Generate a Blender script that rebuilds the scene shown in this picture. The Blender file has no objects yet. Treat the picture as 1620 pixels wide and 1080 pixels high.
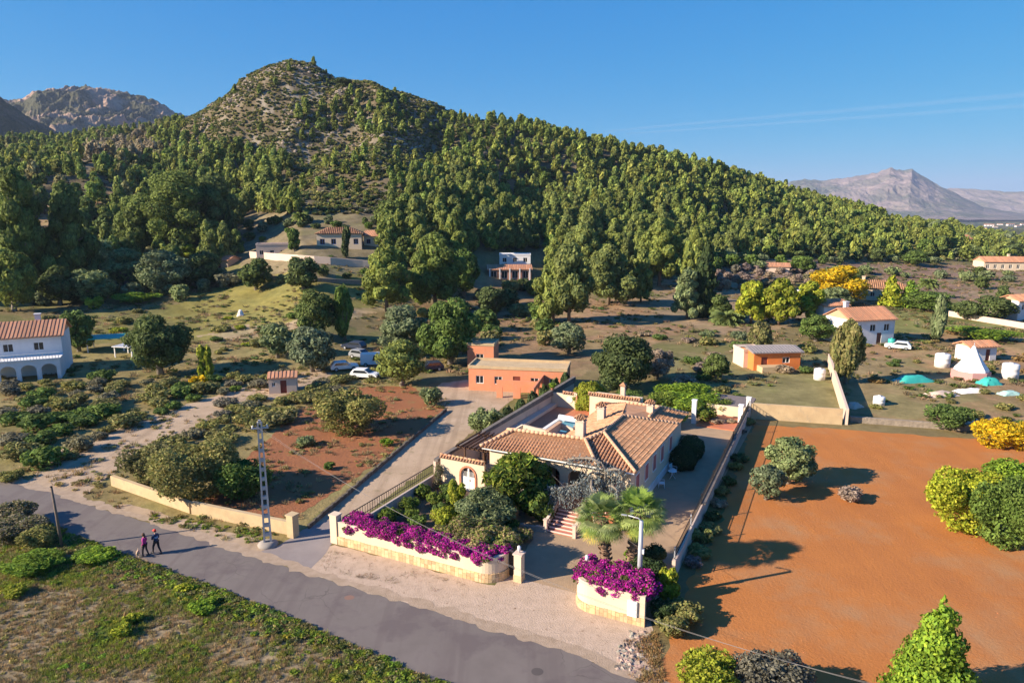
import bpy, bmesh, math, random
import numpy as np
from mathutils import Vector, Matrix, Euler
R = math.radians
random.seed(7)
SC = bpy.context.scene
COL = SC.collection

# ------------------------------------------------------------------ camera, sky, sun, exposure
F, H, Y0 = 1120.0, 25.0, 325.0            # focal length in photo pixels, camera height, horizon row
PITCH = math.atan((540 - Y0) / F)
cam = bpy.data.cameras.new("camera")
cam.sensor_width = 36; cam.lens = F / 1620 * 36; cam.clip_end = 40000; cam.clip_start = 0.5
camo = bpy.data.objects.new("camera", cam); COL.objects.link(camo)
camo.location = (0, 0, H); camo.rotation_euler = (math.pi / 2 - PITCH, 0, 0)
SC.camera = camo
SUN_AZ, SUN_EL = R(18), R(25)             # shadows run 18 degrees off +X, towards the hill
w = bpy.data.worlds.new("World"); SC.world = w; w.use_nodes = True
nt = w.node_tree; bg = nt.nodes["Background"]
sky = nt.nodes.new("ShaderNodeTexSky"); sky.sky_type = 'NISHITA'; sky.sun_disc = False
sky.sun_elevation = SUN_EL
tosun = Vector((-math.cos(SUN_AZ) * math.cos(SUN_EL), -math.sin(SUN_AZ) * math.cos(SUN_EL), math.sin(SUN_EL)))
sky.sun_rotation = math.atan2(tosun.x, tosun.y)
sky.altitude = 0; sky.air_density = 0.8; sky.dust_density = 0.2; sky.ozone_density = 6.0
EXPO = 1.25; bg.inputs[1].default_value = 0.11
sep = nt.nodes.new("ShaderNodeSeparateColor"); cmb = nt.nodes.new("ShaderNodeCombineColor")
nt.links.new(sky.outputs[0], sep.inputs[0]); nt.links.new(cmb.outputs[0], bg.inputs[0])
for i_, (a_, g_) in enumerate(((.034, 1.43), (.192, .584), (.536, .209))):   # a clearer, deeper blue winter sky
    pw = nt.nodes.new("ShaderNodeMath"); pw.operation = 'POWER'; pw.inputs[1].default_value = g_
    ml = nt.nodes.new("ShaderNodeMath"); ml.operation = 'MULTIPLY'; ml.inputs[1].default_value = a_ / (0.11 * 2 ** EXPO)
    nt.links.new(sep.outputs[i_], pw.inputs[0]); nt.links.new(pw.outputs[0], ml.inputs[0]); nt.links.new(ml.outputs[0], cmb.inputs[i_])
sl = bpy.data.lights.new("sun", 'SUN'); sl.energy = 4.9; sl.angle = R(0.5); sl.color = (1.0, 0.85, 0.66)
so = bpy.data.objects.new("sun", sl); COL.objects.link(so)
so.rotation_euler = (-tosun).to_track_quat('-Z', 'Y').to_euler()
SC.view_settings.view_transform = 'Standard'; SC.view_settings.look = 'None'
SC.view_settings.exposure = EXPO; SC.view_settings.gamma = 1
SC.render.engine = 'CYCLES'
SC.cycles.use_denoising = True
SC.cycles.max_bounces = 5; SC.cycles.diffuse_bounces = 3; SC.cycles.transparent_max_bounces = 16
SC.cycles.volume_bounces = 0

# ------------------------------------------------------------------ photograph geometry -> world
cp, sp = math.cos(PITCH), math.sin(PITCH)
def ray(x, y):
    u = (x - 810) / F; v = (540 - y) / F
    return (u, cp + v * sp, -sp + v * cp)
def P(x, y, z=0.0):
    r = ray(x, y); t = (z - H) / r[2]
    return (r[0] * t, r[1] * t, z)
def proj(X, Y, Z):
    Z = Z - H; d = Y * cp - Z * sp; q = Y * sp + Z * cp
    return 810 + F * X / d, 540 - F * q / d
VA = R(26.6)                              # the plot's own axes: u along the street wall, v away from the street
VO = P(527, 858)
def L(u, v, z=0.0):
    return (VO[0] + u * math.cos(VA) + v * math.sin(VA), VO[1] - u * math.sin(VA) + v * math.cos(VA), z)

# ------------------------------------------------------------------ numpy noise
def _hash(ix, iy, s):
    n = (ix * 374761393 + iy * 668265263 + s * 1442695041) & 0xffffffff
    n = ((n ^ (n >> 13)) * 1274126177) & 0xffffffff
    return ((n ^ (n >> 16)) & 0xffff) / 65535.0
def vnoise(x, y, s=0):
    x = np.asarray(x, float); y = np.asarray(y, float)
    ix = np.floor(x).astype(np.int64); iy = np.floor(y).astype(np.int64)
    fx = x - ix; fy = y - iy; fx = fx * fx * (3 - 2 * fx); fy = fy * fy * (3 - 2 * fy)
    a = _hash(ix, iy, s); b = _hash(ix + 1, iy, s); c = _hash(ix, iy + 1, s); d = _hash(ix + 1, iy + 1, s)
    return (a * (1 - fx) + b * fx) * (1 - fy) + (c * (1 - fx) + d * fx) * fy
def fbm(x, y, o=4, s=0):
    t = 0; a = 0.5
    for i in range(o):
        t = t + a * vnoise(x, y, s + i); x = x * 2.03 + 11.3; y = y * 2.03 + 5.7; a *= 0.5
    return t * 1.0 / (1 - 0.5 ** o)       # ~0..1
def ridged(x, y, o=4, s=0):
    t = 0; a = 0.5
    for i in range(o):
        t = t + a * (1 - abs(2 * vnoise(x, y, s + i) - 1)); x = x * 2.1 + 3.1; y = y * 2.1 + 7.7; a *= 0.5
    return t / (1 - 0.5 ** o)

# ------------------------------------------------------------------ terrain heights: (distance, height) knots along columns of sight
def zpy(r, px, py):
    q = ray(px, py); return H + r * q[2] / math.hypot(q[0], q[1])
# column: px, then knots (r, z or None with py)
def Cc(px, *kn):
    out = []
    for k in kn:
        r, v, m = k
        out.append((r, zpy(r, px, v) if m == 'y' else v))
    az = math.atan2(*ray(px, 320)[:2]); return az, out
z, y = 'z', 'y'
cols = [
 Cc(-500, (110,0,z),(170,3,z),(240,8,z),(330,26,z),(470,58,z),(640,88,z),(900,60,z)),
 Cc(-100, (110,0,z),(170,2,z),(235,6,z),(330,24,z),(510,265,y),(740,232,y),(1000,50,z)),
 Cc(0,    (110,0,z),(170,1.5,z),(235,5,z),(325,330,y),(510,278,y),(740,246,y),(1000,50,z)),
 Cc(150,  (110,0,z),(170,1.5,z),(230,6,z),(320,318,y),(500,258,y),(700,224,y),(950,50,z)),
 Cc(300,  (110,0,z),(170,1.5,z),(222,8,z),(300,325,y),(400,255,y),(540,193,y),(750,50,z)),
 Cc(350,  (110,0,z),(170,2,z),(220,9,z),(290,315,y),(380,240,y),(500,172,y),(700,50,z)),
 Cc(400,  (110,0,z),(168,3,z),(215,11,z),(285,305,y),(370,225,y),(470,138,y),(650,50,z)),
 Cc(430,  (110,0,z),(165,4,z),(212,12,z),(280,300,y),(365,215,y),(462,117,y),(640,50,z)),
 Cc(472,  (110,0,z),(160,5,z),(210,378,y),(278,295,y),(360,210,y),(457,107,y),(630,50,z)),
 Cc(510,  (110,0,z),(160,5,z),(208,380,y),(275,297,y),(358,218,y),(456,118,y),(630,50,z)),
 Cc(550,  (110,0,z),(162,4,z),(208,383,y),(270,302,y),(350,228,y),(455,140,y),(630,50,z)),
 Cc(650,  (110,0,z),(168,2,z),(210,380,y),(262,330,y),(340,245,y),(442,155,y),(620,50,z)),
 Cc(750,  (110,0,z),(175,1,z),(216,395,y),(265,347,y),(332,268,y),(420,190,y),(600,45,z)),
 Cc(850,  (115,0,z),(182,1,z),(232,402,y),(283,355,y),(344,290,y),(422,208,y),(610,40,z)),
 Cc(950,  (120,0,z),(190,1,z),(242,402,y),(293,357,y),(362,293,y),(442,232,y),(620,35,z)),
 Cc(1100, (125,0,z),(200,0,z),(262,404,y),(322,364,y),(385,313,y),(472,272,y),(640,20,z)),
 Cc(1200, (130,0,z),(210,0,z),(282,400,y),(352,362,y),(425,325,y),(512,298,y),(690,10,z)),
 Cc(1300, (130,0,z),(230,0,z),(312,392,y),(392,362,y),(465,342,y),(562,326,y),(760,0,z)),
 Cc(1400, (130,0,z),(260,0,z),(352,392,y),(432,370,y),(525,357,y),(622,350,y),(820,-6,z)),
 Cc(1500, (130,0,z),(290,0,z),(402,388,y),(500,374,y),(600,366,y),(700,361,y),(900,-10,z)),
 Cc(1620, (130,0,z),(300,0,z),(420,-1,z),(520,-3,z),(640,-4,z),(760,-5,z),(950,-10,z)),
 Cc(2300, (130,0,z),(300,0,z),(420,-1,z),(520,-2,z),(640,-3,z),(760,-4,z),(950,-8,z)),
]
del z, y
caz = np.array([c[0] for c in cols])
ckr = np.array([[k[0] for k in c[1]] for c in cols]); ckz = np.array([[k[1] for k in c[1]] for c in cols])
N_AZ = 1500
AZ0, AZ1 = R(-62), R(62)
azs = np.linspace(AZ0, AZ1, N_AZ)
def smooth(a, n):
    k = np.hanning(2 * n + 1); k /= k.sum()
    return np.stack([np.convolve(np.pad(a[:, i], n, mode='edge'), k, mode='valid') for i in range(a.shape[1])], 1)
KR = smooth(np.stack([np.interp(azs, caz, ckr[:, i]) for i in range(7)], 1), 14)
KZ = smooth(np.stack([np.interp(azs, caz, ckz[:, i]) for i in range(7)], 1), 5)
tail_r = np.array([1300., 2500., 6000., 14000.]); tail_z = np.array([-14., -40., -80., -120.])
RS = np.concatenate([[3, 8, 14], np.geomspace(19, 900, 640), np.geomspace(910, 14000, 90)])
def pchip(xk, yk, x):
    h = np.diff(xk); d = np.diff(yk) / h; m = np.zeros_like(yk)
    for i in range(1, len(xk) - 1):
        if d[i - 1] * d[i] > 0:
            w1 = 2 * h[i] + h[i - 1]; w2 = h[i] + 2 * h[i - 1]
            m[i] = (w1 + w2) / (w1 / d[i - 1] + w2 / d[i])
    m[0] = 0; m[-1] = d[-1]
    j = np.clip(np.searchsorted(xk, x) - 1, 0, len(xk) - 2)
    t = np.clip((x - xk[j]) / h[j], 0, 1)
    return ((2*t**3-3*t**2+1)*yk[j] + (t**3-2*t**2+t)*h[j]*m[j] + (-2*t**3+3*t**2)*yk[j+1] + (t**3-t**2)*h[j]*m[j+1])
ZG = np.zeros((N_AZ, len(RS)))
for i in range(N_AZ):
    xk = np.concatenate([[0.], KR[i], tail_r]); yk = np.concatenate([[0.], KZ[i], tail_z])
    ZG[i] = pchip(xk, yk, RS)
AZG, RG = np.meshgrid(azs, RS, indexing='ij')
XG = RG * np.sin(AZG); YG = RG * np.cos(AZG)
# gullies and spurs that die out at the foot and on the skyline
foot = KR[:, 2][:, None]; ridge_r = KR[:, 5][:, None]
tt = np.clip((RG - foot) / (ridge_r - foot), 0, 1.4)
env = np.clip(tt * 4, 0, 1) * np.clip((1.02 - tt) * 4, 0, 1)
rel = np.clip(KZ[:, 5][:, None] / 60, 0.05, 1.2)
ZG += env * rel * ((ridged(XG / 95 + 3.2, YG / 170, 3, 5) - 0.62) * 26 + (fbm(XG / 28, YG / 28, 3, 9) - 0.5) * 7)
top = np.exp(-((tt - 1) / 0.12) ** 2) * rel
ZG += top * (fbm(XG / 12, YG / 12, 4, 19) - 0.5) * 7
ZG += np.clip((RG - 100) / 60, 0, 1) * (fbm(XG / 22, YG / 22, 4, 2) - 0.5) * np.where(RG < 900, 1.6, 0)
ZG += np.clip((RG - 1500) / 2000, 0, 1) * (fbm(XG / 900, YG / 900, 4, 2) - 0.5) * 30
logR = np.log(RS)
def hgt(X, Y):
    X = np.asarray(X, float); Y = np.asarray(Y, float)
    r = np.hypot(X, Y); a = np.arctan2(X, Y)
    fa = np.clip((a - AZ0) / (AZ1 - AZ0) * (N_AZ - 1), 0, N_AZ - 1.001)
    fr = np.interp(r, RS, np.arange(len(RS))); fr = np.clip(fr, 0, len(RS) - 1.001)
    i = fa.astype(int); j = fr.astype(int); ta = fa - i; tr = fr - j
    return (ZG[i, j]*(1-ta)*(1-tr) + ZG[i+1, j]*ta*(1-tr) + ZG[i, j+1]*(1-ta)*tr + ZG[i+1, j+1]*ta*tr)
def G(px, py, rmax=3000):
    q = ray(px, py); t = np.geomspace(15, rmax, 3000)
    X = q[0]*t; Y = q[1]*t; Z = H + q[2]*t
    d = Z - hgt(X, Y); k = np.argmax(d <= 0)
    if d[k] > 0: k = len(t) - 1
    if k > 0 and d[k] <= 0:
        f = d[k-1] / (d[k-1] - d[k]); tq = t[k-1] + f * (t[k] - t[k-1])
    else: tq = t[k]
    X, Y = q[0]*tq, q[1]*tq
    return (X, Y, float(hgt(X, Y)))

# ------------------------------------------------------------------ object helpers
def tag(o, label=None, cat=None, group=None, kind=None):
    if label: o['label'] = label
    if cat: o['category'] = cat
    if group: o['group'] = group
    if kind: o['kind'] = kind
    return o
def empty(name, loc, rz=0.0):
    o = bpy.data.objects.new(name, None); COL.objects.link(o)
    o.location = loc; o.rotation_euler = (0, 0, rz); o.empty_display_size = 0.3
    return o
def link(name, mesh, parent=None):
    o = bpy.data.objects.new(name, mesh); COL.objects.link(o)
    if parent is not None: o.parent = parent
    return o
def link_quads(name, V, Fq, mats, fcol=None, fmat=None, smooth=False, parent=None, nside=4):
    """V (n,3), Fq (m,nside) arrays -> mesh"""
    me = bpy.data.meshes.new(name)
    V = np.asarray(V, np.float32); Fq = np.asarray(Fq, np.int32)
    m = len(Fq); k = Fq.shape[1]
    me.vertices.add(len(V)); me.vertices.foreach_set('co', V.ravel())
    me.loops.add(m * k); me.loops.foreach_set('vertex_index', Fq.ravel())
    me.polygons.add(m); me.polygons.foreach_set('loop_start', np.arange(0, m * k, k, dtype=np.int32))
    me.polygons.foreach_set('loop_total', np.full(m, k, np.int32))
    for mt in mats: me.materials.append(mt)
    if fmat is not None: me.polygons.foreach_set('material_index', np.asarray(fmat, np.int32))
    if smooth: me.polygons.foreach_set('use_smooth', np.ones(m, bool))
    if fcol is not None:
        at = me.attributes.new('col', 'FLOAT_COLOR', 'FACE')
        c = np.ones((m, 4), np.float32); c[:, :3] = fcol; at.data.foreach_set('color', c.ravel())
    me.update(calc_edges=True)
    return me
class MB:
    """collects shapes and links them as ONE mesh"""
    def __init__(s): s.v = []; s.f = []; s.c = []; s.m = []; s.sm = []
    def add(s, vs, fs, col=(1, 1, 1), mi=0, sm=False):
        b = len(s.v); s.v += [tuple(p) for p in vs]
        for f in fs: s.f.append(tuple(b + i for i in f)); s.c.append(col); s.m.append(mi); s.sm.append(sm)
        return s
    def box(s, x0, y0, z0, x1, y1, z1, col=(1, 1, 1), mi=0):
        v = [(x0,y0,z0),(x1,y0,z0),(x1,y1,z0),(x0,y1,z0),(x0,y0,z1),(x1,y0,z1),(x1,y1,z1),(x0,y1,z1)]
        return s.add(v, [(0,3,2,1),(4,5,6,7),(0,1,5,4),(1,2,6,5),(2,3,7,6),(3,0,4,7)], col, mi)
    def obox(s, c, ax, ay, az_, col=(1, 1, 1), mi=0):
        c = Vector(c); ax = Vector(ax); ay = Vector(ay); az_ = Vector(az_)
        v = [c+i*ax+j*ay+k*az_ for k in (-1,1) for i, j in ((-1,-1),(1,-1),(1,1),(-1,1))]
        return s.add(v, [(0,3,2,1),(4,5,6,7),(0,1,5,4),(1,2,6,5),(2,3,7,6),(3,0,4,7)], col, mi)
    def prism(s, poly, z0, z1, col=(1, 1, 1), mi=0):
        n = len(poly); v = [(x, y, z0) for x, y in poly] + [(x, y, z1) for x, y in poly]
        return s.add(v, [tuple(range(n-1, -1, -1)), tuple(range(n, 2*n))] + [(i, (i+1) % n, n+(i+1) % n, n+i) for i in range(n)], col, mi)
    def tube(s, pts, rad, n=8, col=(1, 1, 1), mi=0, sm=True, cap=True):
        pts = [Vector(p) for p in pts]
        if not hasattr(rad, '__len__'): rad = [rad] * len(pts)
        vs = []; up = Vector((0, 0, 1))
        for i, p in enumerate(pts):
            d = (pts[min(i+1, len(pts)-1)] - pts[max(i-1, 0)]).normalized()
            a = d.cross(Vector((1, 0, 0)) if abs(d.x) < 0.7 else up).normalized(); b = d.cross(a).normalized()
            for k in range(n):
                t = 2*math.pi*k/n; vs.append(p + (a*math.cos(t) + b*math.sin(t)) * rad[i])
        fs = [(i*n+k, i*n+(k+1) % n, (i+1)*n+(k+1) % n, (i+1)*n+k) for i in range(len(pts)-1) for k in range(n)]
        if cap: fs += [tuple(range(n-1, -1, -1)), tuple(range((len(pts)-1)*n, len(pts)*n))]
        return s.add(vs, fs, col, mi, sm)
    def lathe(s, prof, n=16, c=(0, 0, 0), col=(1, 1, 1), mi=0, sm=True):
        vs = [(c[0]+r*math.cos(2*math.pi*k/n), c[1]+r*math.sin(2*math.pi*k/n), c[2]+zz) for r, zz in prof for k in range(n)]
        fs = [(i*n+k, i*n+(k+1) % n, (i+1)*n+(k+1) % n, (i+1)*n+k) for i in range(len(prof)-1) for k in range(n)]
        fs += [tuple(range(n-1, -1, -1)), tuple(range((len(prof)-1)*n, len(prof)*n))]
        return s.add(vs, fs, col, mi, sm)
    def mesh(s, name, mats):
        me = bpy.data.meshes.new(name); me.from_pydata(s.v, [], s.f)
        for m in (mats if isinstance(mats, (list, tuple)) else [mats]): me.materials.append(m)
        me.polygons.foreach_set('material_index', np.array(s.m, np.int32))
        me.polygons.foreach_set('use_smooth', np.array(s.sm, bool))
        at = me.attributes.new('col', 'FLOAT_COLOR', 'FACE')
        c = np.ones((len(s.f), 4), np.float32)
        if len(s.c): c[:, :3] = np.array(s.c)
        at.data.foreach_set('color', c.ravel()); me.update()
        return me
    def build(s, name, mats, parent=None): return link(name, s.mesh(name, mats), parent)

# ------------------------------------------------------------------ materials
MATS = {}
def mat(name, c1, c2=None, scale=1.0, rough=0.85, bump=0.0, bscale=None, col=False, spec=0.3, metal=0.0,
        c3=None, s3=8.0, t3=(0.55, 0.65), rnd=0.0, coord='Object', trans=0.0, detail=5, alpha=None):
    if name in MATS: return MATS[name]
    m = bpy.data.materials.new(name); m.use_nodes = True; n = m.node_tree.nodes; l = m.node_tree.links
    b = n["Principled BSDF"]; b.inputs['Roughness'].default_value = rough
    b.inputs['Specular IOR Level'].default_value = spec; b.inputs['Metallic'].default_value = metal
    tc = n.new("ShaderNodeTexCoord")
    if coord == 'World':
        g = n.new("ShaderNodeNewGeometry"); src = g.outputs['Position']
    else: src = tc.outputs[coord]
    def noise(sc, det=detail):
        k = n.new("ShaderNodeTexNoise"); k.inputs['Scale'].default_value = sc; k.inputs['Detail'].default_value = det
        k.inputs['Roughness'].default_value = 0.65; l.new(src, k.inputs['Vector']); return k.outputs['Fac']
    def ramp(fac, p0, p1):
        k = n.new("ShaderNodeMapRange"); k.inputs[1].default_value = p0; k.inputs[2].default_value = p1
        l.new(fac, k.inputs[0]); return k.outputs[0]
    def mix(f, a, bb, mode='MIX'):
        k = n.new("ShaderNodeMix"); k.data_type = 'RGBA'; k.blend_type = mode
        if isinstance(f, float): k.inputs[0].default_value = f
        else: l.new(f, k.inputs[0])
        for s_, v in ((k.inputs[6], a), (k.inputs[7], bb)):
            if isinstance(v, tuple): s_.default_value = (*v, 1)
            else: l.new(v, s_)
        return k.outputs[2]
    c = c1
    if c2: c = mix(ramp(noise(scale), 0.33, 0.67), c1, c2)
    if c3: c = mix(ramp(noise(s3), *t3), c, c3)
    if col:
        a = n.new("ShaderNodeAttribute"); a.attribute_name = 'col'
        c = mix(1.0, c, a.outputs['Color'], 'MULTIPLY')
    if rnd:
        oi = n.new("ShaderNodeObjectInfo"); mr = n.new("ShaderNodeMapRange")
        mr.inputs[3].default_value = 1 - rnd; mr.inputs[4].default_value = 1 + rnd; l.new(oi.outputs['Random'], mr.inputs[0])
        cc = n.new("ShaderNodeCombineColor"); l.new(mr.outputs[0], cc.inputs[0]); l.new(mr.outputs[0], cc.inputs[1]); cc.inputs[2].default_value = 1
        c = mix(1.0, c, cc.outputs[0], 'MULTIPLY')
    if isinstance(c, tuple): b.inputs['Base Color'].default_value = (*c, 1)
    else: l.new(c, b.inputs['Base Color'])
    if bump:
        k = n.new("ShaderNodeBump"); k.inputs['Strength'].default_value = 1.0; k.inputs['Distance'].default_value = bump
        l.new(noise(bscale or scale * 4), k.inputs['Height']); l.new(k.outputs[0], b.inputs['Normal'])
    if trans:
        tr = n.new("ShaderNodeBsdfTranslucent"); ms = n.new("ShaderNodeMixShader"); ms.inputs[0].default_value = trans
        if isinstance(c, tuple): tr.inputs[0].default_value = (*c, 1)
        else: l.new(c, tr.inputs[0])
        l.new(b.outputs[0], ms.inputs[1]); l.new(tr.outputs[0], ms.inputs[2])
        l.new(ms.outputs[0], n['Material Output'].inputs[0])
    MATS[name] = m; return m

# ------------------------------------------------------------------ ground sheet
def inpoly(X, Y, poly):
    ins = np.zeros(X.shape, bool); n = len(poly)
    for i in range(n):
        x0, y0 = poly[i][:2]; x1, y1 = poly[(i+1) % n][:2]
        if y0 == y1: continue
        c = ((y0 > Y) != (y1 > Y)) & (X < (x1-x0)*(Y-y0)/(y1-y0)+x0); ins ^= c
    return ins
# zones of the ground in the photograph: outline, real colour
ZONES = [
 ([(-200,760),(0,745),(60,752),(180,800),(420,880),(480,830),(720,640),(600,560),(300,520),(-200,560)], (.23,.18,.08)),
 ([(-100,520),(120,500),(330,470),(420,500),(300,545),(100,540),(-100,560)], (.16,.14,.05)),
 ([(300,455),(420,440),(640,425),(660,470),(480,520),(330,540),(250,500)], (.21,.18,.055)),
 ([(330,520),(470,505),(620,480),(640,486),(480,520),(330,540)], (.34,.25,.16)),
 ([(600,430),(780,420),(940,470),(1010,500),(900,560),(700,560),(640,500)], (.24,.15,.085)),
 ([(880,480),(1030,470),(1090,520),(900,600),(820,580)], (.27,.17,.10)),
 ([(1120,415),(1300,405),(1300,440),(1120,450)], (.24,.17,.14)),
 ([(1030,440),(1120,440),(1300,455),(1300,500),(1180,540),(1030,500)], (.27,.19,.12)),
 ([(1240,430),(1330,415),(1700,420),(1700,470),(1420,468),(1290,455)], (.22,.14,.105)),
 ([(1480,460),(1700,455),(1700,520),(1560,500)], (.25,.17,.12)),
 ([(1040,560),(1310,560),(1330,670),(1190,660),(1060,620)], (.19,.165,.075)),
 ([(1340,520),(1700,510),(1700,690),(1480,680),(1345,650)], (.27,.17,.095)),
 ([(1400,490),(1520,500),(1600,520),(1400,530)], (.18,.175,.06)),
 ([(1340,570),(1430,565),(1560,620),(1450,665),(1345,650)], (.235,.175,.09)),
 ([(0,330),(100,330),(230,300),(270,330),(220,380),(0,400)], (.26,.17,.10)),
 ([(380,345),(600,345),(600,420),(500,440),(380,420)], (.175,.14,.085)),
]
base = np.zeros((N_AZ, len(RS), 3))
n1 = fbm(XG / 9, YG / 9, 5, 31)[..., None]; n2 = fbm(XG / 2.2, YG / 2.2, 4, 37)[..., None]; n3 = fbm(XG / 40, YG / 40, 3, 41)[..., None]
base[:] = np.array([.20, .155, .075]) * (0.8 + 0.5 * n2) + (n1 > 0.55) * np.array([-.03, .0, -.015])
hillm = np.clip((RG - foot) / 20, 0, 1)[..., None]
rock = np.clip((ridged(XG / 6, YG / 11, 5, 3)[..., None] - 0.64) * 8, 0, 1) * np.clip((fbm(XG / 30, YG / 30, 3, 13)[..., None] - .38) * 5, 0, 1)
pk = np.exp(-((AZG - math.atan2(472 - 810, F)) / 0.10) ** 2)[..., None] * np.clip((tt[..., None] - 0.35) * 2, 0, 1)
hillc = np.array([.155, .12, .075]) * (0.7 + 0.6 * n2)
hillc = hillc * (1 - rock * (0.2 + 0.6 * pk)) + np.array([.38, .33, .28]) * rock * (0.2 + 0.6 * pk)
base = base * (1 - hillm) + hillc * hillm
far = np.clip((RG - 900) / 500, 0, 1)[..., None]
base = base * (1 - far) + far * (np.array([.06, .075, .035]) + (n3 > 0.55) * np.array([.09, .06, .04]))
PXG, PYG = XG, YG
XW = XG + (fbm(XG / 3, YG / 3, 3, 51) - 0.5) * np.clip(RG / 25, 1, 8); YW = YG + (fbm(XG / 3, YG / 3, 3, 53) - 0.5) * np.clip(RG / 25, 1, 8)
for poly, c in ZONES:
    wp = [G(*p)[:2] for p in poly]
    ins = inpoly(XW, YW, wp)
    gmix = np.clip((fbm(XG[ins] / 5, YG[ins] / 5, 4, 91) - .5) * 6, 0, 1)[..., None]; c = (np.array(c) * (1 - .35 * gmix) + np.array([.165, .165, .06]) * .35 * gmix) * 1.18 * (0.62 + 0.72 * n2[ins] + 0.25 * (n1[ins] - 0.5))
    base[ins] = c
# foreground verge: dry grass and green patches
lv = (XG - VO[0]) * math.sin(VA) + (YG - VO[1]) * math.cos(VA)
near = (lv < -7.2) & (RG < 90)
gr = np.clip((fbm(XG / 3.0, YG / 3.0, 4, 61) - 0.41) * 5, 0, 1)[..., None]
nearc = np.array([.26, .20, .125]) * (0.7 + 0.6 * n2) * (1 - gr) + np.array([.12, .14, .035]) * (0.6 + 0.8 * n2) * gr
base[near] = nearc[near]
idx = np.arange(N_AZ * len(RS)).reshape(N_AZ, len(RS))
Fq = np.stack([idx[:-1, :-1], idx[:-1, 1:], idx[1:, 1:], idx[1:, :-1]], -1).reshape(-1, 4)[:, ::-1]
Vt = np.stack([XG, YG, ZG], -1).reshape(-1, 3)
gm = mat('ground_soil', (1, 1, 1), (.72, .74, .70), 0.9, rough=0.95, bump=0.08, bscale=2.5, coord='World', spec=0.1)
n_ = gm.node_tree.nodes; l_ = gm.node_tree.links
at_ = n_.new("ShaderNodeAttribute"); at_.attribute_name = 'gcol'; mx = n_.new("ShaderNodeMix"); mx.data_type = 'RGBA'; mx.blend_type = 'MULTIPLY'; mx.inputs[0].default_value = 1
pb = n_["Principled BSDF"]; old = pb.inputs['Base Color'].links[0].from_socket
l_.new(old, mx.inputs[6]); l_.new(at_.outputs['Color'], mx.inputs[7]); l_.new(mx.outputs[2], pb.inputs['Base Color'])
gme = link_quads('ground', Vt, Fq, [gm], smooth=True)
ga = gme.attributes.new('gcol', 'FLOAT_COLOR', 'POINT'); cc_ = np.ones((len(Vt), 4), np.float32); cc_[:, :3] = np.clip(base, 0.01, 1).reshape(-1, 3)
ga.data.foreach_set('color', cc_.ravel())
tag(link('ground', gme), kind='structure')
# the rest of the land, round behind the viewpoint
bk = MB(); ang = [R(62) + (2*math.pi - R(124)) * i / 24 for i in range(25)]
vs = []
for a in ang:
    for r in (0.01, 19, 300, 14000): vs.append((r*math.sin(a), r*math.cos(a), -0.02 if r < 400 else -60))
bk.add(vs, [(i*4+j, i*4+j+1, (i+1)*4+j+1, (i+1)*4+j) for i in range(24) for j in range(3)])
bk.c = [(.15, .13, .07)] * len(bk.f)
tag(bk.build('ground_beyond', mat('ground_beyond', (1, 1, 1), (.7, .7, .7), 0.2, col=True, coord='World')), kind='structure')

# ------------------------------------------------------------------ far mountains
def mountain(name, sil, rf, rr, m, az_pad=60, seed=0, zbase=-60, amp=0.16, nr=240, step=1.0):
    pxs = np.arange(sil[0][0], sil[-1][0] + .1, step)
    pys = np.interp(pxs, [s_[0] for s_ in sil], [s_[1] for s_ in sil])
    az = np.array([math.atan2(*ray(p, 300)[:2]) for p in pxs])
    zt = np.array([zpy(rr, a, b) for a, b in zip(pxs, pys)])
    ts = np.linspace(0, 1.35, nr)
    A, T = np.meshgrid(az, ts, indexing='ij'); ZT = np.repeat(zt[:, None], nr, 1)
    Rr = rf + (rr - rf) * T; X = Rr*np.sin(A); Y = Rr*np.cos(A)
    prof = np.where(T < 1, T ** 1.25, 1 - (T - 1) * 2.4)
    s_ = rr * 0.055
    nz = (ridged(X / s_ + seed + .5*fbm(X/s_*2, Y/s_*2, 3, seed+20), Y / (s_ * 2.2), 7, seed) - 0.62) * (ZT - zbase) * amp * 2.2 * np.clip(T * 3, 0, 1) * np.clip(abs(1 - T) * 5, 0.12, 1)
    nz += (ridged(X / (s_ * .16), Y / (s_ * .3), 5, seed + 4) - .6) * (ZT - zbase) * 0.07
    Z = zbase + (ZT - zbase) * prof + nz
    ii = np.arange(X.size).reshape(X.shape)
    Fm = np.stack([ii[:-1, :-1], ii[:-1, 1:], ii[1:, 1:], ii[1:, :-1]], -1).reshape(-1, 4)[:, ::-1]
    me = link_quads(name, np.stack([X, Y, Z], -1).reshape(-1, 3), Fm, [m], smooth=True)
    return tag(link(name, me), kind='structure')
def rockmat(name, rockc, veg, sc, bumpd, lo=0.42, hi=0.58):
    return mat(name, rockc, tuple(.75*v for v in rockc), sc * 3, rough=0.95, bump=bumpd, bscale=sc * 3, c3=veg, s3=sc, t3=(lo, hi), coord='World', detail=8, spec=0.1)
mountain('far_mountain', [(900,345),(1050,330),(1150,305),(1230,292),(1250,287),(1270,283),(1300,286),(1340,281),(1370,277),(1390,271),(1405,265),(1418,268),(1428,270),(1440,266),(1455,277),(1480,291),(1500,300),(1530,315),(1560,328),(1620,338),(1700,345),(1900,350)],
         5200, 7200, rockmat('far_rock', (.25,.20,.19), (.09,.10,.08), .0016, 25), seed=3)
mountain('distant_range', [(1380,330),(1470,305),(1500,298),(1530,299),(1570,301),(1600,304),(1700,300),(1800,312),(2000,330)],
         8600, 9800, rockmat('distant_rock', (.30,.24,.22), (.13,.12,.09), .002, 14), seed=9)
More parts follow.
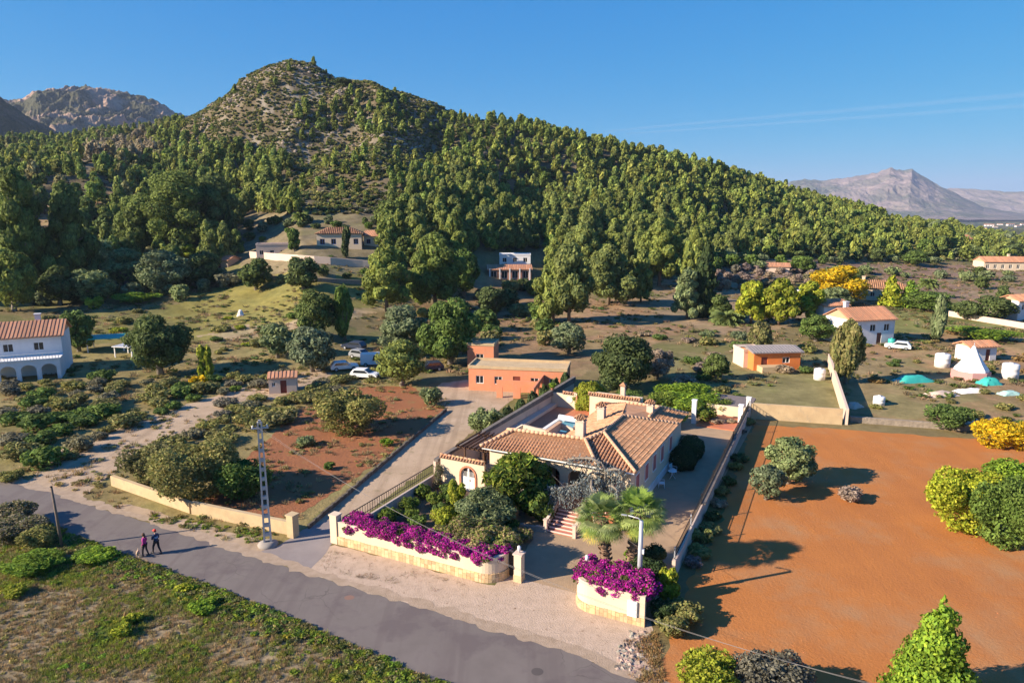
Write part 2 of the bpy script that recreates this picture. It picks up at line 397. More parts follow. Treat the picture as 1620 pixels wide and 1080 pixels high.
mountain('limestone_mountain', [(-500,190),(-300,150),(-120,135),(-60,140),(30,160),(55,155),(75,143),(100,145),(120,141),(150,139),(180,144),(215,150),(240,155),(262,163),(280,175),(300,184),(330,200),(400,225),(520,260),(700,290)],
         1350, 2150, rockmat('limestone', (.36,.25,.19), (.075,.075,.045), .010, 12, .42, .50), seed=5, zbase=20, amp=.2)
mountain('dark_ridge', [(-600,100),(-200,120),(-60,138),(0,146),(12,150),(30,165),(60,190),(110,215),(200,245)],
         1150, 1500, rockmat('dark_scrub', (.12,.10,.07), (.035,.05,.025), .02, 5, .35, .5), seed=8, zbase=20)

# ================================================================== vegetation
def leaves(rng, lobes, n, size, asp=1.6, outw=0.7, lo=0.7, cols=None, up=0.0, droop=0.0, lobevar=0.22, var=0.35):
    """many leaf faces spread through ellipsoid lobes (cx,cy,cz,rx,ry,rz) -> V, F, colour"""
    lobes = np.asarray(lobes, float)
    wgt = (lobes[:, 3] * lobes[:, 4] + lobes[:, 3] * lobes[:, 5] + lobes[:, 4] * lobes[:, 5]); wgt = wgt / wgt.sum()
    k = rng.choice(len(lobes), n, p=wgt)
    d = rng.normal(size=(n, 3)); d /= np.linalg.norm(d, axis=1)[:, None]
    rad = lo + (1.04 - lo) * rng.random(n) ** 0.7
    rad *= 1 + 0.14 * np.sin(d[:, 0] * 7 + k) * np.cos(d[:, 2] * 6 + d[:, 1] * 5 + k)
    c = lobes[k, :3] + d * lobes[k, 3:] * rad[:, None]
    nrm = d / lobes[k, 3:]; nrm /= np.linalg.norm(nrm, axis=1)[:, None]
    q = rng.normal(size=(n, 3)); q /= np.linalg.norm(q, axis=1)[:, None]
    nrm = nrm * outw + q * (1 - outw) * 1.3; nrm[:, 2] += up; nrm /= np.linalg.norm(nrm, axis=1)[:, None]
    a = np.cross(nrm, rng.normal(size=(n, 3))); 
    if droop: a = a * (1 - droop) + np.array([0, 0, -1.]) * droop
    a /= np.linalg.norm(a, axis=1)[:, None] + 1e-9
    b = np.cross(nrm, a); b /= np.linalg.norm(b, axis=1)[:, None] + 1e-9
    s = size * (0.6 + 0.8 * rng.random(n))[:, None]
    V = np.stack([c - a*s*asp*.5, c + b*s*.5 + a*s*.1, c + a*s*asp*.55, c - b*s*.5 + a*s*.1], 1)
    Fq = np.arange(4 * n).reshape(n, 4)
    cols = np.asarray(cols, float); lc = rng.random(len(lobes))
    j = rng.integers(0, len(cols), n)
    col = cols[j] * (1 - lobevar + 2 * lobevar * lc[k])[:, None] * (1 - var + 2 * var * rng.random(n))[:, None]
    return V.reshape(-1, 3), Fq, col
def mk_lobes(rng, kind):
    Lb = []
    if kind == 'pine':            # Aleppo pine: billowing, taller than wide
        for i in range(24):
            t = (i + rng.random()) / 24; zc = 0.20 + 0.72 * t; rr = 0.34 * math.sin(math.pi * (0.30 + 0.66 * t)) ** .9 * rng.uniform(.45, 1.12)
            a = i * 2.4 + rng.uniform(-.5, .5); s = rng.uniform(.09, .165)
            Lb.append((rr*math.cos(a), rr*math.sin(a), zc, s, s, s*.85))
        Lb.append((0, 0, .52, .21, .21, .30)); Lb.append((.02, 0, .90, .10, .10, .09))
    elif kind == 'tallpine':
        for i in range(28):
            t = (i + rng.random()) / 28; zc = 0.13 + 0.80 * t; rr = (0.36 - 0.30 * t ** 1.3) * rng.uniform(.5, 1.15)
            a = i * 2.4 + rng.uniform(-.4, .4); s = rng.uniform(.075, .135)
            Lb.append((rr*math.cos(a), rr*math.sin(a), zc, s*1.1, s*1.1, s*.8))
        Lb.append((0, 0, .48, .17, .17, .34)); Lb.append((0, 0, .95, .06, .06, .06))
    elif kind == 'round':
        for i in range(26):
            a = rng.uniform(0, 6.28); e = rng.uniform(-.9, 1.4); s = rng.uniform(.10, .19); rr = .34
            Lb.append((rr*math.cos(a)*math.cos(e), rr*math.sin(a)*math.cos(e), .50 + .34*math.sin(e), s, s, s*.9))
        Lb.append((0, 0, .46, .33, .33, .36))
    elif kind == 'bush':
        for i in range(24):
            a = rng.uniform(0, 6.28); rr = .40 * math.sqrt(rng.random()); s = rng.uniform(.08, .20)
            Lb.append((rr*math.cos(a), rr*math.sin(a), .42 + .30 * rng.random() * (1 - rr * 1.5), s, s, s*1.15))
        Lb.append((0, 0, .30, .33, .33, .32))
    elif kind == 'column':
        for i in range(16):
            t = i / 15; s = .36 * math.sin(math.pi * (0.12 + .86 * t ** .75)) ** .8 + .08; a = rng.uniform(0, 6.28)
            Lb.append((.10*math.cos(a), .10*math.sin(a), .06 + .88 * t, s, s, .075))
    elif kind == 'cone':
        for i in range(20):
            t = i / 19; s = .44 * (1 - t) ** .8 + .03; a = rng.uniform(0, 6.28)
            Lb.append((.05*math.cos(a), .05*math.sin(a), .08 + .88 * t, s, s, .075))
    elif kind == 'dome': Lb.append((0, 0, .42, .47, .47, .55))
    elif kind == 'upright':
        for i in range(12):
            a = rng.uniform(0, 6.28); rr = .22 * math.sqrt(rng.random()); s = rng.uniform(.13, .2)
            Lb.append((rr*math.cos(a), rr*math.sin(a), .22 + .6 * rng.random(), s, s, s*1.2))
    return Lb
leafm = mat('foliage', (1, 1, 1), col=True, rough=0.75, rnd=0.16, trans=0.34, spec=0.12)
flowerm = mat('flower_bracts', (1, 1, 1), col=True, rough=0.7, rnd=0.0, trans=0.30, spec=0.1)
barkm = mat('bark', (.13, .09, .06), (.22, .17, .12), 6, rough=.95, bump=.03)
barkg = mat('grey_bark', (.17, .14, .11), (.28, .24, .20), 6, rough=.95, bump=.03)
PINE = [(.135, .158, .040), (.158, .176, .044), (.105, .132, .040)]
PINE2 = [(.092, .120, .032), (.115, .142, .036)]
PALS = {
 'pine': PINE, 'darkpine': PINE2,
 'olive': [(.125, .15, .07), (.10, .13, .058), (.15, .175, .085)],
 'carob': [(.058, .080, .026), (.078, .10, .034)],
 'green': [(.07, .11, .025), (.09, .13, .03)],
 'bright': [(.12, .19, .02), (.16, .22, .025), (.09, .15, .02)],
 'yellowgreen': [(.20, .22, .02), (.15, .19, .02), (.24, .24, .03)],
 'yellow': [(.42, .27, .012), (.36, .26, .015), (.28, .24, .02), (.46, .30, .01)],
 'dull': [(.15, .145, .05), (.19, .165, .06), (.12, .13, .04)],
 'greydull': [(.13, .12, .075), (.11, .105, .07)],
 'cypress': [(.035, .055, .02), (.05, .07, .025)],
 'brown': [(.16, .11, .05), (.20, .13, .05)],
 'bare': [(.20, .155, .115), (.24, .185, .14)],
 'box': [(.05, .075, .025), (.035, .06, .02)],
}
_pc = {}
BOOST = 1.55
for k_ in PALS: PALS[k_] = [tuple(min(.8, v*BOOST) for v in c_) for c_ in PALS[k_]]
PINE = PALS['pine']; PINE2 = PALS['darkpine']
def crown_mesh(kind, pal, n, size, seed, **kw):
    key = (kind, pal, n, size, seed)
    if key not in _pc:
        rng = np.random.default_rng(seed * 101 + len(kind) * 7 + n)
        V, Fq, c = leaves(rng, mk_lobes(rng, kind), n, size, cols=PALS[pal], **kw)
        _pc[key] = link_quads(kind + '_crown', V, Fq, [leafm], c)
    return _pc[key]
def trunk_mesh(kind, seed):
    key = ('t', kind, seed)
    if key not in _pc:
        rnd = random.Random(seed); m = MB()
        if kind in ('pine', 'tallpine'):
            h = .8 if kind == 'pine' else .9
            m.tube([(0,0,-.03),(.02,.01,.25),(-.01,.02,.55),(0,0,h)], [.035,.028,.02,.006], 8)
            for i in range(7):
                a = i*2.4; zz = .25+.07*i; m.tube([(0,0,zz),(.13*math.cos(a),.13*math.sin(a),zz+.07),(.26*math.cos(a),.26*math.sin(a),zz+.12)],[.014,.01,.004],5)
        else:
            m.tube([(0,0,-.05),(.02,0,.15),(0,0,.4)], [.06,.045,.03], 8)
            for i in range(6):
                a = i*1.1+rnd.random(); m.tube([(0,0,.15+.02*i),(.15*math.cos(a),.15*math.sin(a),.35),(.28*math.cos(a),.28*math.sin(a),.55)],[.03,.02,.006],5)
        _pc[key] = m.mesh('trunk', barkg if kind in ('round', 'bush') else barkm)
    return _pc[key]
def plant(name, kind, pal, loc, wd, ht, label, cat, group=None, n=1500, size=.06, seed=1, rz=None, trunk=True, tkind=None, **kw):
    o = empty(name, loc, random.uniform(0, 6.28) if rz is None else rz)
    tag(o, label, cat, group)
    c = link('crown' if trunk else 'foliage', crown_mesh(kind, pal, n, size, seed, **kw), o); c.scale = (wd, wd, ht)
    if trunk: t = link('trunk', trunk_mesh(tkind or kind, seed), o); t.scale = (wd if kind not in ('column','cone') else wd*.7, wd if kind not in ('column','cone') else wd*.7, ht)
    return o
def depth(p): return math.hypot(p[0], p[1], p[2] - H)
def at_px(name, kind, pal, px, py, wpx, hpx, label, cat, leaf=None, dens=1.0, **kw):
    """a plant whose foot is seen at px, py and which measures wpx by hpx there"""
    g = G(px, py); d = g[1]*cp - (g[2]-H)*sp
    wd = wpx * d / F; ht = hpx * d / F * 1.03
    if leaf is None: leaf = max(0.11, min(0.42, d * 0.0024))
    n = int(min(26000, max(300, dens * 3.6 * (wd * ht * 1.6 + wd * wd) / (leaf * leaf))))
    n = int(round(n, -2)) or 100
    return plant(name, kind, pal, (g[0], g[1], g[2]), wd, ht, label, cat, n=n, size=round(leaf / max(wd, .1) * 1.1, 4), **kw)

# ------------------------------------------------------------------ the wooded hill
rngh = np.random.default_rng(11)
def pts_grid(n, az0, az1, r0, r1):
    a = rngh.uniform(az0, az1, n); r = np.sqrt(rngh.uniform(r0*r0, r1*r1, n))
    return r*np.sin(a), r*np.cos(a)
def region(px, py, poly):
    return inpoly(np.asarray(px), np.asarray(py), poly)
# foot of the wood and the kinds of cover, as outlines on the hillside in the photograph
OPEN = [(290,200),(310,150),(380,80),(470,40),(560,70),(650,100),(760,150),(775,200),(700,228),(700,260),(655,290),(640,330),(600,352),(520,345),(430,325),(460,260),(400,240),(330,235)]
OPENCLUMPS = [(470,185),(560,150),(640,165),(650,215),(560,215),(480,230)]
OPENC2 = [(600,170),(760,190),(740,215),(640,205)]
SPARSE_R = [(1110,330),(1250,350),(1330,385),(1700,400),(1700,480),(1130,440)]
BAREG = [(140,235),(235,215),(250,250),(190,268),(130,262)]
MEADOW = [(60,470),(330,440),(380,400),(600,400),(680,440),(765,398),(862,398),(880,450),(960,452),(1040,440),(1230,408),(1700,418),(1700,600),(0,600),(0,480)]
GAPL = [(90,330),(150,315),(230,305),(205,345),(130,365),(80,365)]
HOUSES = [(375,340),(600,340),(610,430),(375,430)]
def density(px, py, X, Y):
    r = np.hypot(X, Y)
    d = np.full(px.shape, 1.0)
    nn = fbm(X / 30, Y / 30, 3, 71)
    left = px < 330
    d[left] = np.where(nn[left] > .44, .75, .16)
    o = region(px, py, OPEN); d[o] = np.where(py[o] < 200, 0.006, 0.03)
    c = (region(px, py, OPENCLUMPS) | region(px, py, OPENC2)) & (nn > .36); d[c] = 0.9
    low = o & (py > 235) & (nn > .60); d[low] = .13
    d[region(px, py, SPARSE_R)] = .16
    d[px > 1400] *= .5; d[(px < 330) & (py > 300)] *= .6
    d[region(px, py, BAREG)] = .15
    d[region(px, py, MEADOW)] = 0
    d[region(px, py, GAPL)] = .06
    d[region(px, py, HOUSES)] = 0
    return d
Xc, Yc = pts_grid(90000, math.atan2(-1000, F), math.atan2(1050, F), 165, 760)
rc = np.hypot(Xc, Yc); ac = np.arctan2(Xc, Yc)
fk = np.interp(ac, azs, KR[:, 2]); rk = np.interp(ac, azs, KR[:, 5])
Zc = hgt(Xc, Yc); pxc, pyc = proj(Xc, Yc, Zc)
okk = (rc > fk * 0.86) & (rc < rk * 1.06)
dd = density(pxc, pyc, Xc, Yc) * okk
keep = rngh.random(len(Xc)) < dd
Xc, Yc, Zc, rc, pxc, pyc = [a[keep] for a in (Xc, Yc, Zc, rc, pxc, pyc)]
cell = {}; sel = []
for i in range(len(Xc)):
    ms = 3.9 if rc[i] < 300 else 4.4
    k = (int(Xc[i] // 6), int(Yc[i] // 6)); bad = False
    for ii in (-1, 0, 1):
        for jj in (-1, 0, 1):
            for q in cell.get((k[0]+ii, k[1]+jj), ()):
                if (Xc[q]-Xc[i])**2 + (Yc[q]-Yc[i])**2 < ms*ms: bad = True; break
            if bad: break
        if bad: break
    if not bad: cell.setdefault(k, []).append(i); sel.append(i)
sel = np.array(sel); print('hill trees', len(sel))
size_h = rngh.uniform(3.9, 7.4, len(sel)) * np.where(pyc[sel] < 250, .86, 1)
size_h *= np.where(region(pxc[sel], pyc[sel], OPEN) & ~region(pxc[sel], pyc[sel], OPENCLUMPS), .62, 1)
size_h *= np.where(pxc[sel] > 1400, .72, 1)
vis = (pxc[sel] > -40) & (pxc[sel] < 1660)
score = size_h / rc[sel] * vis
order = np.argsort(-score)
protos = []
for s in range(5):
    k_ = ('pine', 'tallpine', 'pine', 'round', 'tallpine')[s]
    rng = np.random.default_rng(400 + s); V, Fq, c = leaves(rng, mk_lobes(rng, 'pine' if k_ == 'round' else k_), 2600, .062, up=.25, cols=PALS['pine' if s != 3 else 'darkpine'])
    t = trunk_mesh('pine', s); 
    me = link_quads('hill_pine', V, Fq, [leafm, barkm], c)
    bm = bmesh.new(); bm.from_mesh(me); nf = len(bm.faces); bm.from_mesh(t); bm.faces.ensure_lookup_table()
    for f in bm.faces[nf:]: f.material_index = 1
    lay = bm.faces.layers.float_color['col']
    for f in bm.faces[nf:]: f[lay] = (1, 1, 1, 1)
    bm.to_mesh(me); bm.free(); protos.append(me)
for i in order[:290]:
    q = sel[i]; s_ = size_h[i]; s = random.randrange(5)
    o = bpy.data.objects.new('hill_pine', protos[s]); COL.objects.link(o)
    o.location = (Xc[q], Yc[q], Zc[q] - .2); o.rotation_euler = (0, 0, random.uniform(0, 6.28)); o.scale = (s_*1.0, s_*1.0, s_*(1.55 if s in (1, 4) else 1.3)*random.uniform(.85, 1.15))
    tag(o, 'green pine among many alike in the wood on the hillside', 'pine tree', 'pines of the wood on the hillside')
# all the farther ones, one mass
lows = []
for s in range(6):
    rng = np.random.default_rng(500 + s); kd = ('pine', 'tallpine', 'pine', 'tallpine', 'pine', 'round')[s]
    V, Fq, c = leaves(rng, mk_lobes(rng, kd), 400, .125, up=.25, cols=PALS['pine' if s < 4 else 'darkpine'], lobevar=.3)
    lows.append((V, c))
def scatter_mesh(name, protos_, X, Y, Z, S, SZ, tint, m, rng):
    VV = []; CC = []
    for i in range(len(X)):
        V, c = protos_[rng.integers(len(protos_))]; a = rng.uniform(0, 6.28); ca, sa = math.cos(a), math.sin(a)
        W = np.empty_like(V); W[:, 0] = (V[:, 0]*ca - V[:, 1]*sa)*S[i] + X[i]; W[:, 1] = (V[:, 0]*sa + V[:, 1]*ca)*S[i] + Y[i]; W[:, 2] = V[:, 2]*SZ[i] + Z[i]
        VV.append(W); CC.append(c * tint[i])
    VV = np.concatenate(VV); CC = np.concatenate(CC)
    return link(name, link_quads(name, VV, np.arange(len(VV)).reshape(-1, 4), [m], CC))
rest = order[290:]; q = sel[rest]
tint = rngh.uniform(.78, 1.25, (len(q), 1)) * np.array([[1, 1, 1]]) * (1 + rngh.uniform(-.1, .12, (len(q), 3)) * [1, 0, 1])
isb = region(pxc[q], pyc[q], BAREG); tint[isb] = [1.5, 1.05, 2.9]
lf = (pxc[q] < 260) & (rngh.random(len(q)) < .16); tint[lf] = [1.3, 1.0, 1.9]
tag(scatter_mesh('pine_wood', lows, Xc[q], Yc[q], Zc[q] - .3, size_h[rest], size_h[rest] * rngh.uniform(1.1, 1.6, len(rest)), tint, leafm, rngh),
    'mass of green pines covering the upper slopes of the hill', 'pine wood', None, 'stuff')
# scrub of the open slopes
def bushprotos(n, size, pal, k, seed):
    out = []
    for s in range(k):
        rng = np.random.default_rng(seed + s); V, Fq, c = leaves(rng, mk_lobes(rng, 'bush'), n, size, cols=PALS[pal]); out.append((V, c))
    return out
scr = bushprotos(60, .30, 'dull', 3, 600) + bushprotos(60, .30, 'carob', 3, 620) + bushprotos(60, .3, 'greydull', 1, 640)
Xs, Ys = pts_grid(135000, math.atan2(-900, F), math.atan2(900, F), 160, 640)
rs = np.hypot(Xs, Ys); As = np.arctan2(Xs, Ys); fk = np.interp(As, azs, KR[:, 2]); rk = np.interp(As, azs, KR[:, 5])
Zs = hgt(Xs, Ys); pxs_, pys_ = proj(Xs, Ys, Zs)
nn = fbm(Xs / 14, Ys / 14, 3, 77)
ok = (rs > fk*.85) & (rs < rk*1.05) & ~region(pxs_, pys_, MEADOW) & ~region(pxs_, pys_, HOUSES)
o_ = region(pxs_, pys_, OPEN) | region(pxs_, pys_, SPARSE_R) | region(pxs_, pys_, GAPL)
ok &= np.where(o_, (nn > .30) | (rngh.random(len(Xs)) < .35), rngh.random(len(Xs)) < .15)
Xs, Ys, Zs, rs, pys_ = [a[ok] for a in (Xs, Ys, Zs, rs, pys_)]
S = rngh.uniform(.6, 2.0, len(Xs)) ** 1.2; print('scrub', len(Xs))
tag(scatter_mesh('hill_scrub', scr, Xs, Ys, Zs - .15, S, S * .75, rngh.uniform(.65, 1.3, (len(Xs), 1)) * np.ones((1, 3)), leafm, rngh),
    'low dark scrub covering the rocky open slopes', 'scrub', None, 'stuff')
# pale rocks of the summit: a field of broken stone
rp = []
for s in range(5):
    bm = bmesh.new(); bmesh.ops.create_icosphere(bm, subdivisions=1, radius=.5)
    for v in bm.verts: v.co *= random.uniform(.6, 1.3)
    V = np.array([[v.co for v in f.verts] + [f.verts[2].co] for f in bm.faces]).reshape(-1, 3); bm.free()
    rp.append((V, np.ones((len(V) // 4, 3)) * .9))
Xr, Yr = pts_grid(16000, math.atan2(-480, F), math.atan2(-100, F), 300, 480)
Zr = hgt(Xr, Yr); pr1, pr2 = proj(Xr, Yr, Zr); nn = fbm(Xr / 18, Yr / 18, 3, 88)
okr = region(pr1, pr2, OPEN) & (rngh.random(len(Xr)) < np.clip((nn - .5) * 3, 0, 1)) & ((pr2 < 240) | (nn > .62))
Xr, Yr, Zr = Xr[okr], Yr[okr], Zr[okr]; S = rngh.uniform(.5, 2.8, len(Xr))
stonem = mat('limestone_boulders', (.40, .33, .27), (.26, .21, .17), .6, rough=.95, bump=.1, bscale=2, col=True, coord='World')
if len(Xr): tag(scatter_mesh('hill_rocks', rp, Xr, Yr, Zr, S, S * .6, rngh.uniform(.8, 1.15, (len(Xr), 1)) * np.ones((1, 3)), stonem, rngh), 'pale broken limestone scattered over the summit', 'rocks', None, 'stuff')

# ================================================================== the ground near the villa
def jag(poly, step, amp, seed=0):
    out = []; n = len(poly)
    for i in range(n):
        a = Vector(poly[i][:2]); b = Vector(poly[(i+1) % n][:2]); k = max(1, int((b-a).length / step))
        nrm = Vector((-(b-a).y, (b-a).x)).normalized()
        for j in range(k):
            p = a + (b-a)*j/k
            p += nrm * float((vnoise(p.x*1.3+seed, p.y*1.3, 3) - .5) * 2 + (vnoise(p.x*4+seed, p.y*4, 5) - .5)) * amp
            out.append((p.x, p.y))
    return out
def sheet(name, poly, zz, m, parent=None):
    from mathutils.geometry import tessellate_polygon
    vs = [Vector((p[0], p[1], 0)) for p in poly]; fs = []
    for t in tessellate_polygon([vs]):
        a, b, c = [vs[i] for i in t]; s_ = (b-a).cross(c-a).z
        if abs(s_) > 1e-9: fs.append(tuple(t) if s_ > 0 else tuple(t[::-1]))
    me = bpy.data.meshes.new(name); me.from_pydata([(v.x, v.y, zz) for v in vs], [], fs); me.materials.append(m); me.update()
    return tag(link(name, me), kind='structure')
PP = lambda pts: [P(*p)[:2] for p in pts]
asph = mat('worn_asphalt', (.148, .125, .114), (.176, .149, .136), .5, rough=.9, bump=.01, bscale=40, c3=(.128, .104, .10), s3=.25, t3=(.5, .6), coord='World')
gravel = mat('pale_gravel', (.50, .375, .285), (.40, .30, .22), 1.4, rough=.95, bump=.05, bscale=9, c3=(.22, .145, .09), s3=3.2, t3=(.60, .68), coord='World', detail=8)
sand = mat('sandy_track', (.44, .325, .225), (.34, .245, .16), .35, rough=.95, bump=.04, bscale=6, c3=(.25, .20, .11), s3=.9, t3=(.58, .68), coord='World', detail=8)
conc = mat('pale_concrete', (.27, .23, .215), (.22, .185, .175), .5, rough=.9, bump=.01, bscale=20, coord='World')
redm = mat('red_earth', (.44, .17, .052), (.38, .145, .047), .22, rough=.97, bump=.05, bscale=5.0, c3=(.36, .20, .10), s3=.12, t3=(.50, .70), coord='World', detail=9, spec=.05)
def tracks(m, rot, sx, amt, col):
    """faint wheel and plough lines running one way over a ground material"""
    n = m.node_tree.nodes; l = m.node_tree.links; b = n['Principled BSDF']; old = b.inputs['Base Color'].links[0].from_socket
    g = n.new('ShaderNodeNewGeometry'); mp = n.new('ShaderNodeMapping'); mp.inputs['Rotation'].default_value = (0, 0, rot); mp.inputs['Scale'].default_value = (sx, sx*.035, 1)
    l.new(g.outputs['Position'], mp.inputs['Vector']); k = n.new('ShaderNodeTexNoise'); k.inputs['Scale'].default_value = 1; k.inputs['Detail'].default_value = 4; k.inputs['Distortion'].default_value = .3; l.new(mp.outputs[0], k.inputs['Vector'])
    r = n.new('ShaderNodeMapRange'); r.inputs[1].default_value = .50; r.inputs[2].default_value = .62; r.inputs[4].default_value = amt; l.new(k.outputs['Fac'], r.inputs[0])
    x = n.new('ShaderNodeMix'); x.data_type = 'RGBA'; l.new(r.outputs[0], x.inputs[0]); l.new(old, x.inputs[6]); x.inputs[7].default_value = (*col, 1); l.new(x.outputs[2], b.inputs['Base Color'])
tracks(redm, -.42, .7, .28, (.33, .13, .05)); tracks(asph, VA + math.pi/2 - .02, 1.1, .5, (.125, .10, .095)); tracks(sand, -.5, 1.2, .4, (.22, .155, .10))
redm2 = mat('brown_red_earth', (.30, .125, .06), (.24, .105, .055), .35, rough=.97, bump=.10, bscale=3.0, c3=(.22, .17, .07), s3=.5, t3=(.58, .68), coord='World', detail=9, spec=.05)
yard = mat('yard_sand', (.38, .265, .165), (.31, .215, .135), .8, rough=.95, bump=.03, bscale=9, coord='World', detail=8)
def cracks(m, sc, wdt, col):
    n = m.node_tree.nodes; l = m.node_tree.links; b = n['Principled BSDF']; old = b.inputs['Base Color'].links[0].from_socket
    g = n.new('ShaderNodeNewGeometry'); ns = n.new('ShaderNodeTexNoise'); ns.inputs['Scale'].default_value = 1.2; l.new(g.outputs['Position'], ns.inputs['Vector'])
    ad = n.new('ShaderNodeMix'); ad.data_type = 'VECTOR'; ad.inputs[0].default_value = .35; l.new(g.outputs['Position'], ad.inputs[4]); l.new(ns.outputs['Color'], ad.inputs[5])
    v = n.new('ShaderNodeTexVoronoi'); v.feature = 'DISTANCE_TO_EDGE'; v.inputs['Scale'].default_value = sc; l.new(ad.outputs[1], v.inputs['Vector'])
    r = n.new('ShaderNodeMapRange'); r.inputs[1].default_value = wdt; r.inputs[2].default_value = 0; l.new(v.outputs[0], r.inputs[0])
    k2 = n.new('ShaderNodeTexNoise'); k2.inputs['Scale'].default_value = .16; l.new(g.outputs['Position'], k2.inputs['Vector']); r2 = n.new('ShaderNodeMapRange'); r2.inputs[1].default_value = .5; r2.inputs[2].default_value = .62; l.new(k2.outputs['Fac'], r2.inputs[0])
    mu = n.new('ShaderNodeMath'); mu.operation = 'MULTIPLY'; l.new(r.outputs[0], mu.inputs[0]); l.new(r2.outputs[0], mu.inputs[1])
    x = n.new('ShaderNodeMix'); x.data_type = 'RGBA'; l.new(mu.outputs[0], x.inputs[0]); l.new(old, x.inputs[6]); x.inputs[7].default_value = (*col, 1); l.new(x.outputs[2], b.inputs['Base Color'])
cracks(asph, .7, .014, (.10, .082, .076))
gsoil = mat('garden_soil', (.22, .14, .08), (.16, .11, .065), 1.1, rough=.97, bump=.06, bscale=6, coord='World')
RU = [(-330,655),(-150,712),(0,754),(47,771),(72,776),(157,803),(283,841),(378,872),(488,908),(600,940),(760,990),(880,1022),(1020,1080),(1200,1160),(1500,1320)]
RL = [(1200,1420),(900,1170),(710,1086),(500,995),(441,970),(346,932),(252,897),(183,874),(126,850),(41,814),(0,803),(-150,755),(-330,690)]
RUw = [P(*p) for p in RU]; RLw = [P(*p) for p in RL]
sheet('road', jag([p[:2] for p in RUw] + [p[:2] for p in RLw], .4, .10, 2), .012, asph)
def strip(line, off0, off1, amp, sd):
    A = []; B = []
    for i, p in enumerate(line):
        a_ = Vector(line[max(i-1, 0)][:2]); b_ = Vector(line[min(i+1, len(line)-1)][:2]); d = (b_-a_).normalized(); n = Vector((-d.y, d.x)); A.append(tuple(Vector(p[:2])+n*off0)); B.append(tuple(Vector(p[:2])+n*off1))
    return jag(A + B[::-1], .35, amp, sd)
sheet('road_shoulder', strip(RUw, -.12, .75, .28, 31), .020, mat('pale_dust', (.40, .30, .22), (.30, .22, .15), 1.5, rough=.95, bump=.04, bscale=12, coord='World'))
sheet('road_shoulder', strip(RLw, -.10, .55, .30, 37), .020, mat('brown_dust', (.26, .19, .125), (.20, .145, .09), 1.5, rough=.95, bump=.04, bscale=12, coord='World'))
sheet('road_patch', jag([(P(553,945)[0]+.32*math.cos(i*.5), P(553,945)[1]+.26*math.sin(i*.5)) for i in range(12)], 1, .03), .018, mat('reddish_patch', (.22, .13, .10), rough=.9))
sheet('manhole_cover', [(P(850,1062)[0]+.33*math.cos(i*.349), P(850,1062)[1]+.33*math.sin(i*.349)) for i in range(18)], .018, mat('manhole_iron', (.09, .075, .07), rough=.8))
sheet('red_field', jag(PP([(1040,1120),(1060,1010),(1085,930),(1140,820),(1165,740),(1190,672),(1330,678),(1480,690),(1640,700),(2300,760),(3200,1000),(2600,1500),(1100,1500)]), .7, .35, 4), .008, redm)
sheet('red_plot', jag(PP([(470,818),(380,815),(300,795),(400,715),(470,650),(560,612),(650,610),(702,648),(600,730)]), .6, .3, 6), .008, redm2)
sheet('dirt_track', jag(PP([(40,764),(110,700),(230,660),(360,620),(500,582),(560,575),(480,615),(370,650),(240,705),(150,770),(120,795)]), .5, .25, 8), .010, sand)
sheet('gravel_driveway', jag(PP([(157,800),(283,838),(378,868),(488,904),(527,856),(600,795),(700,722),(760,672),(800,640),(905,560),(905,552),(820,590),(750,600),(700,605),(685,618),(706,650),(600,738),(490,834),(470,850),(440,862),(300,824),(200,796)]), .5, .25, 10), .006, sand)
sheet('concrete_drive', jag(PP([(400,876),(488,905),(524,862),(545,835),(520,822),(480,838),(440,864)]), .6, .10, 12), .016, conc)
sheet('gravel_forecourt', jag([L(*p)[:2] for p in [(0.3,-.2),(-.3,-1.6)]] + PP([(490,908),(560,930),(700,974),(860,1018),(1010,1074),(1045,1090),(1040,1030),(1022,992)]) + [L(*p)[:2] for p in [(24.6,-.6),(24.0,6.0),(19.2,8),(13.5,6),(13.8,0)]], .4, .16, 14), .010, gravel)
sheet('villa_yard', [L(*p)[:2] for p in [(.4,.3),(13.4,.3),(14,1.6),(19.3,1.6),(19.5,.5),(24,.3),(24,48),(1,46)]], .014, yard)
sheet('garden_bed', jag([L(*p)[:2] for p in [(.5,.4),(13.2,.4),(13.8,2.4),(13.2,7.8),(12.4,8.6),(8,11.2),(2,12.7),(.6,12.7)]], .5, .12, 3), .024, gsoil)
sheet('garden_bed', jag([L(*p)[:2] for p in [(19.6,.4),(23.8,.4),(23.8,5.2),(22.6,6.6),(20.5,6.4),(19.4,3)]], .5, .12, 3), .024, gsoil)

# ================================================================== the villa, in the plot's own axes
VROT = -VA
def vill(name, u, v, z=0.0): return empty(name, L(u, v, z), VROT)
cream = mat('cream_render', (.64, .51, .375), (.59, .47, .34), .7, rough=.9, bump=.006, bscale=25, c3=(.50, .39, .28), s3=1.6, t3=(.60, .78))
pinkc = mat('pale_render', (.62, .48, .385), (.56, .43, .35), .7, rough=.9, bump=.006, bscale=25, c3=(.42, .33, .27), s3=1.3, t3=(.58, .75))
white = mat('white_paint', (.76, .74, .72), (.70, .68, .66), 2, rough=.6)
stonec = mat('stone_cladding', (.62, .44, .27), (.45, .30, .17), 3.0, rough=.9, bump=.05, bscale=5)
tile = mat('clay_tile', (.47, .265, .155), (.37, .20, .115), 1.2, rough=.85, col=True, bump=.01, bscale=12, c3=(.48, .34, .23), s3=2.5, t3=(.55, .7))
mortar = mat('ridge_tile', (.56, .36, .23), (.46, .28, .175), 2, rough=.9)
terra = mat('terracotta_floor', (.50, .17, .085), (.43, .15, .075), 1.5, rough=.55, bump=.003, bscale=20)
darkm = mat('dark_metal', (.025, .022, .022), rough=.5)
woodd = mat('dark_wood', (.07, .035, .02), (.10, .05, .03), 4, rough=.7)
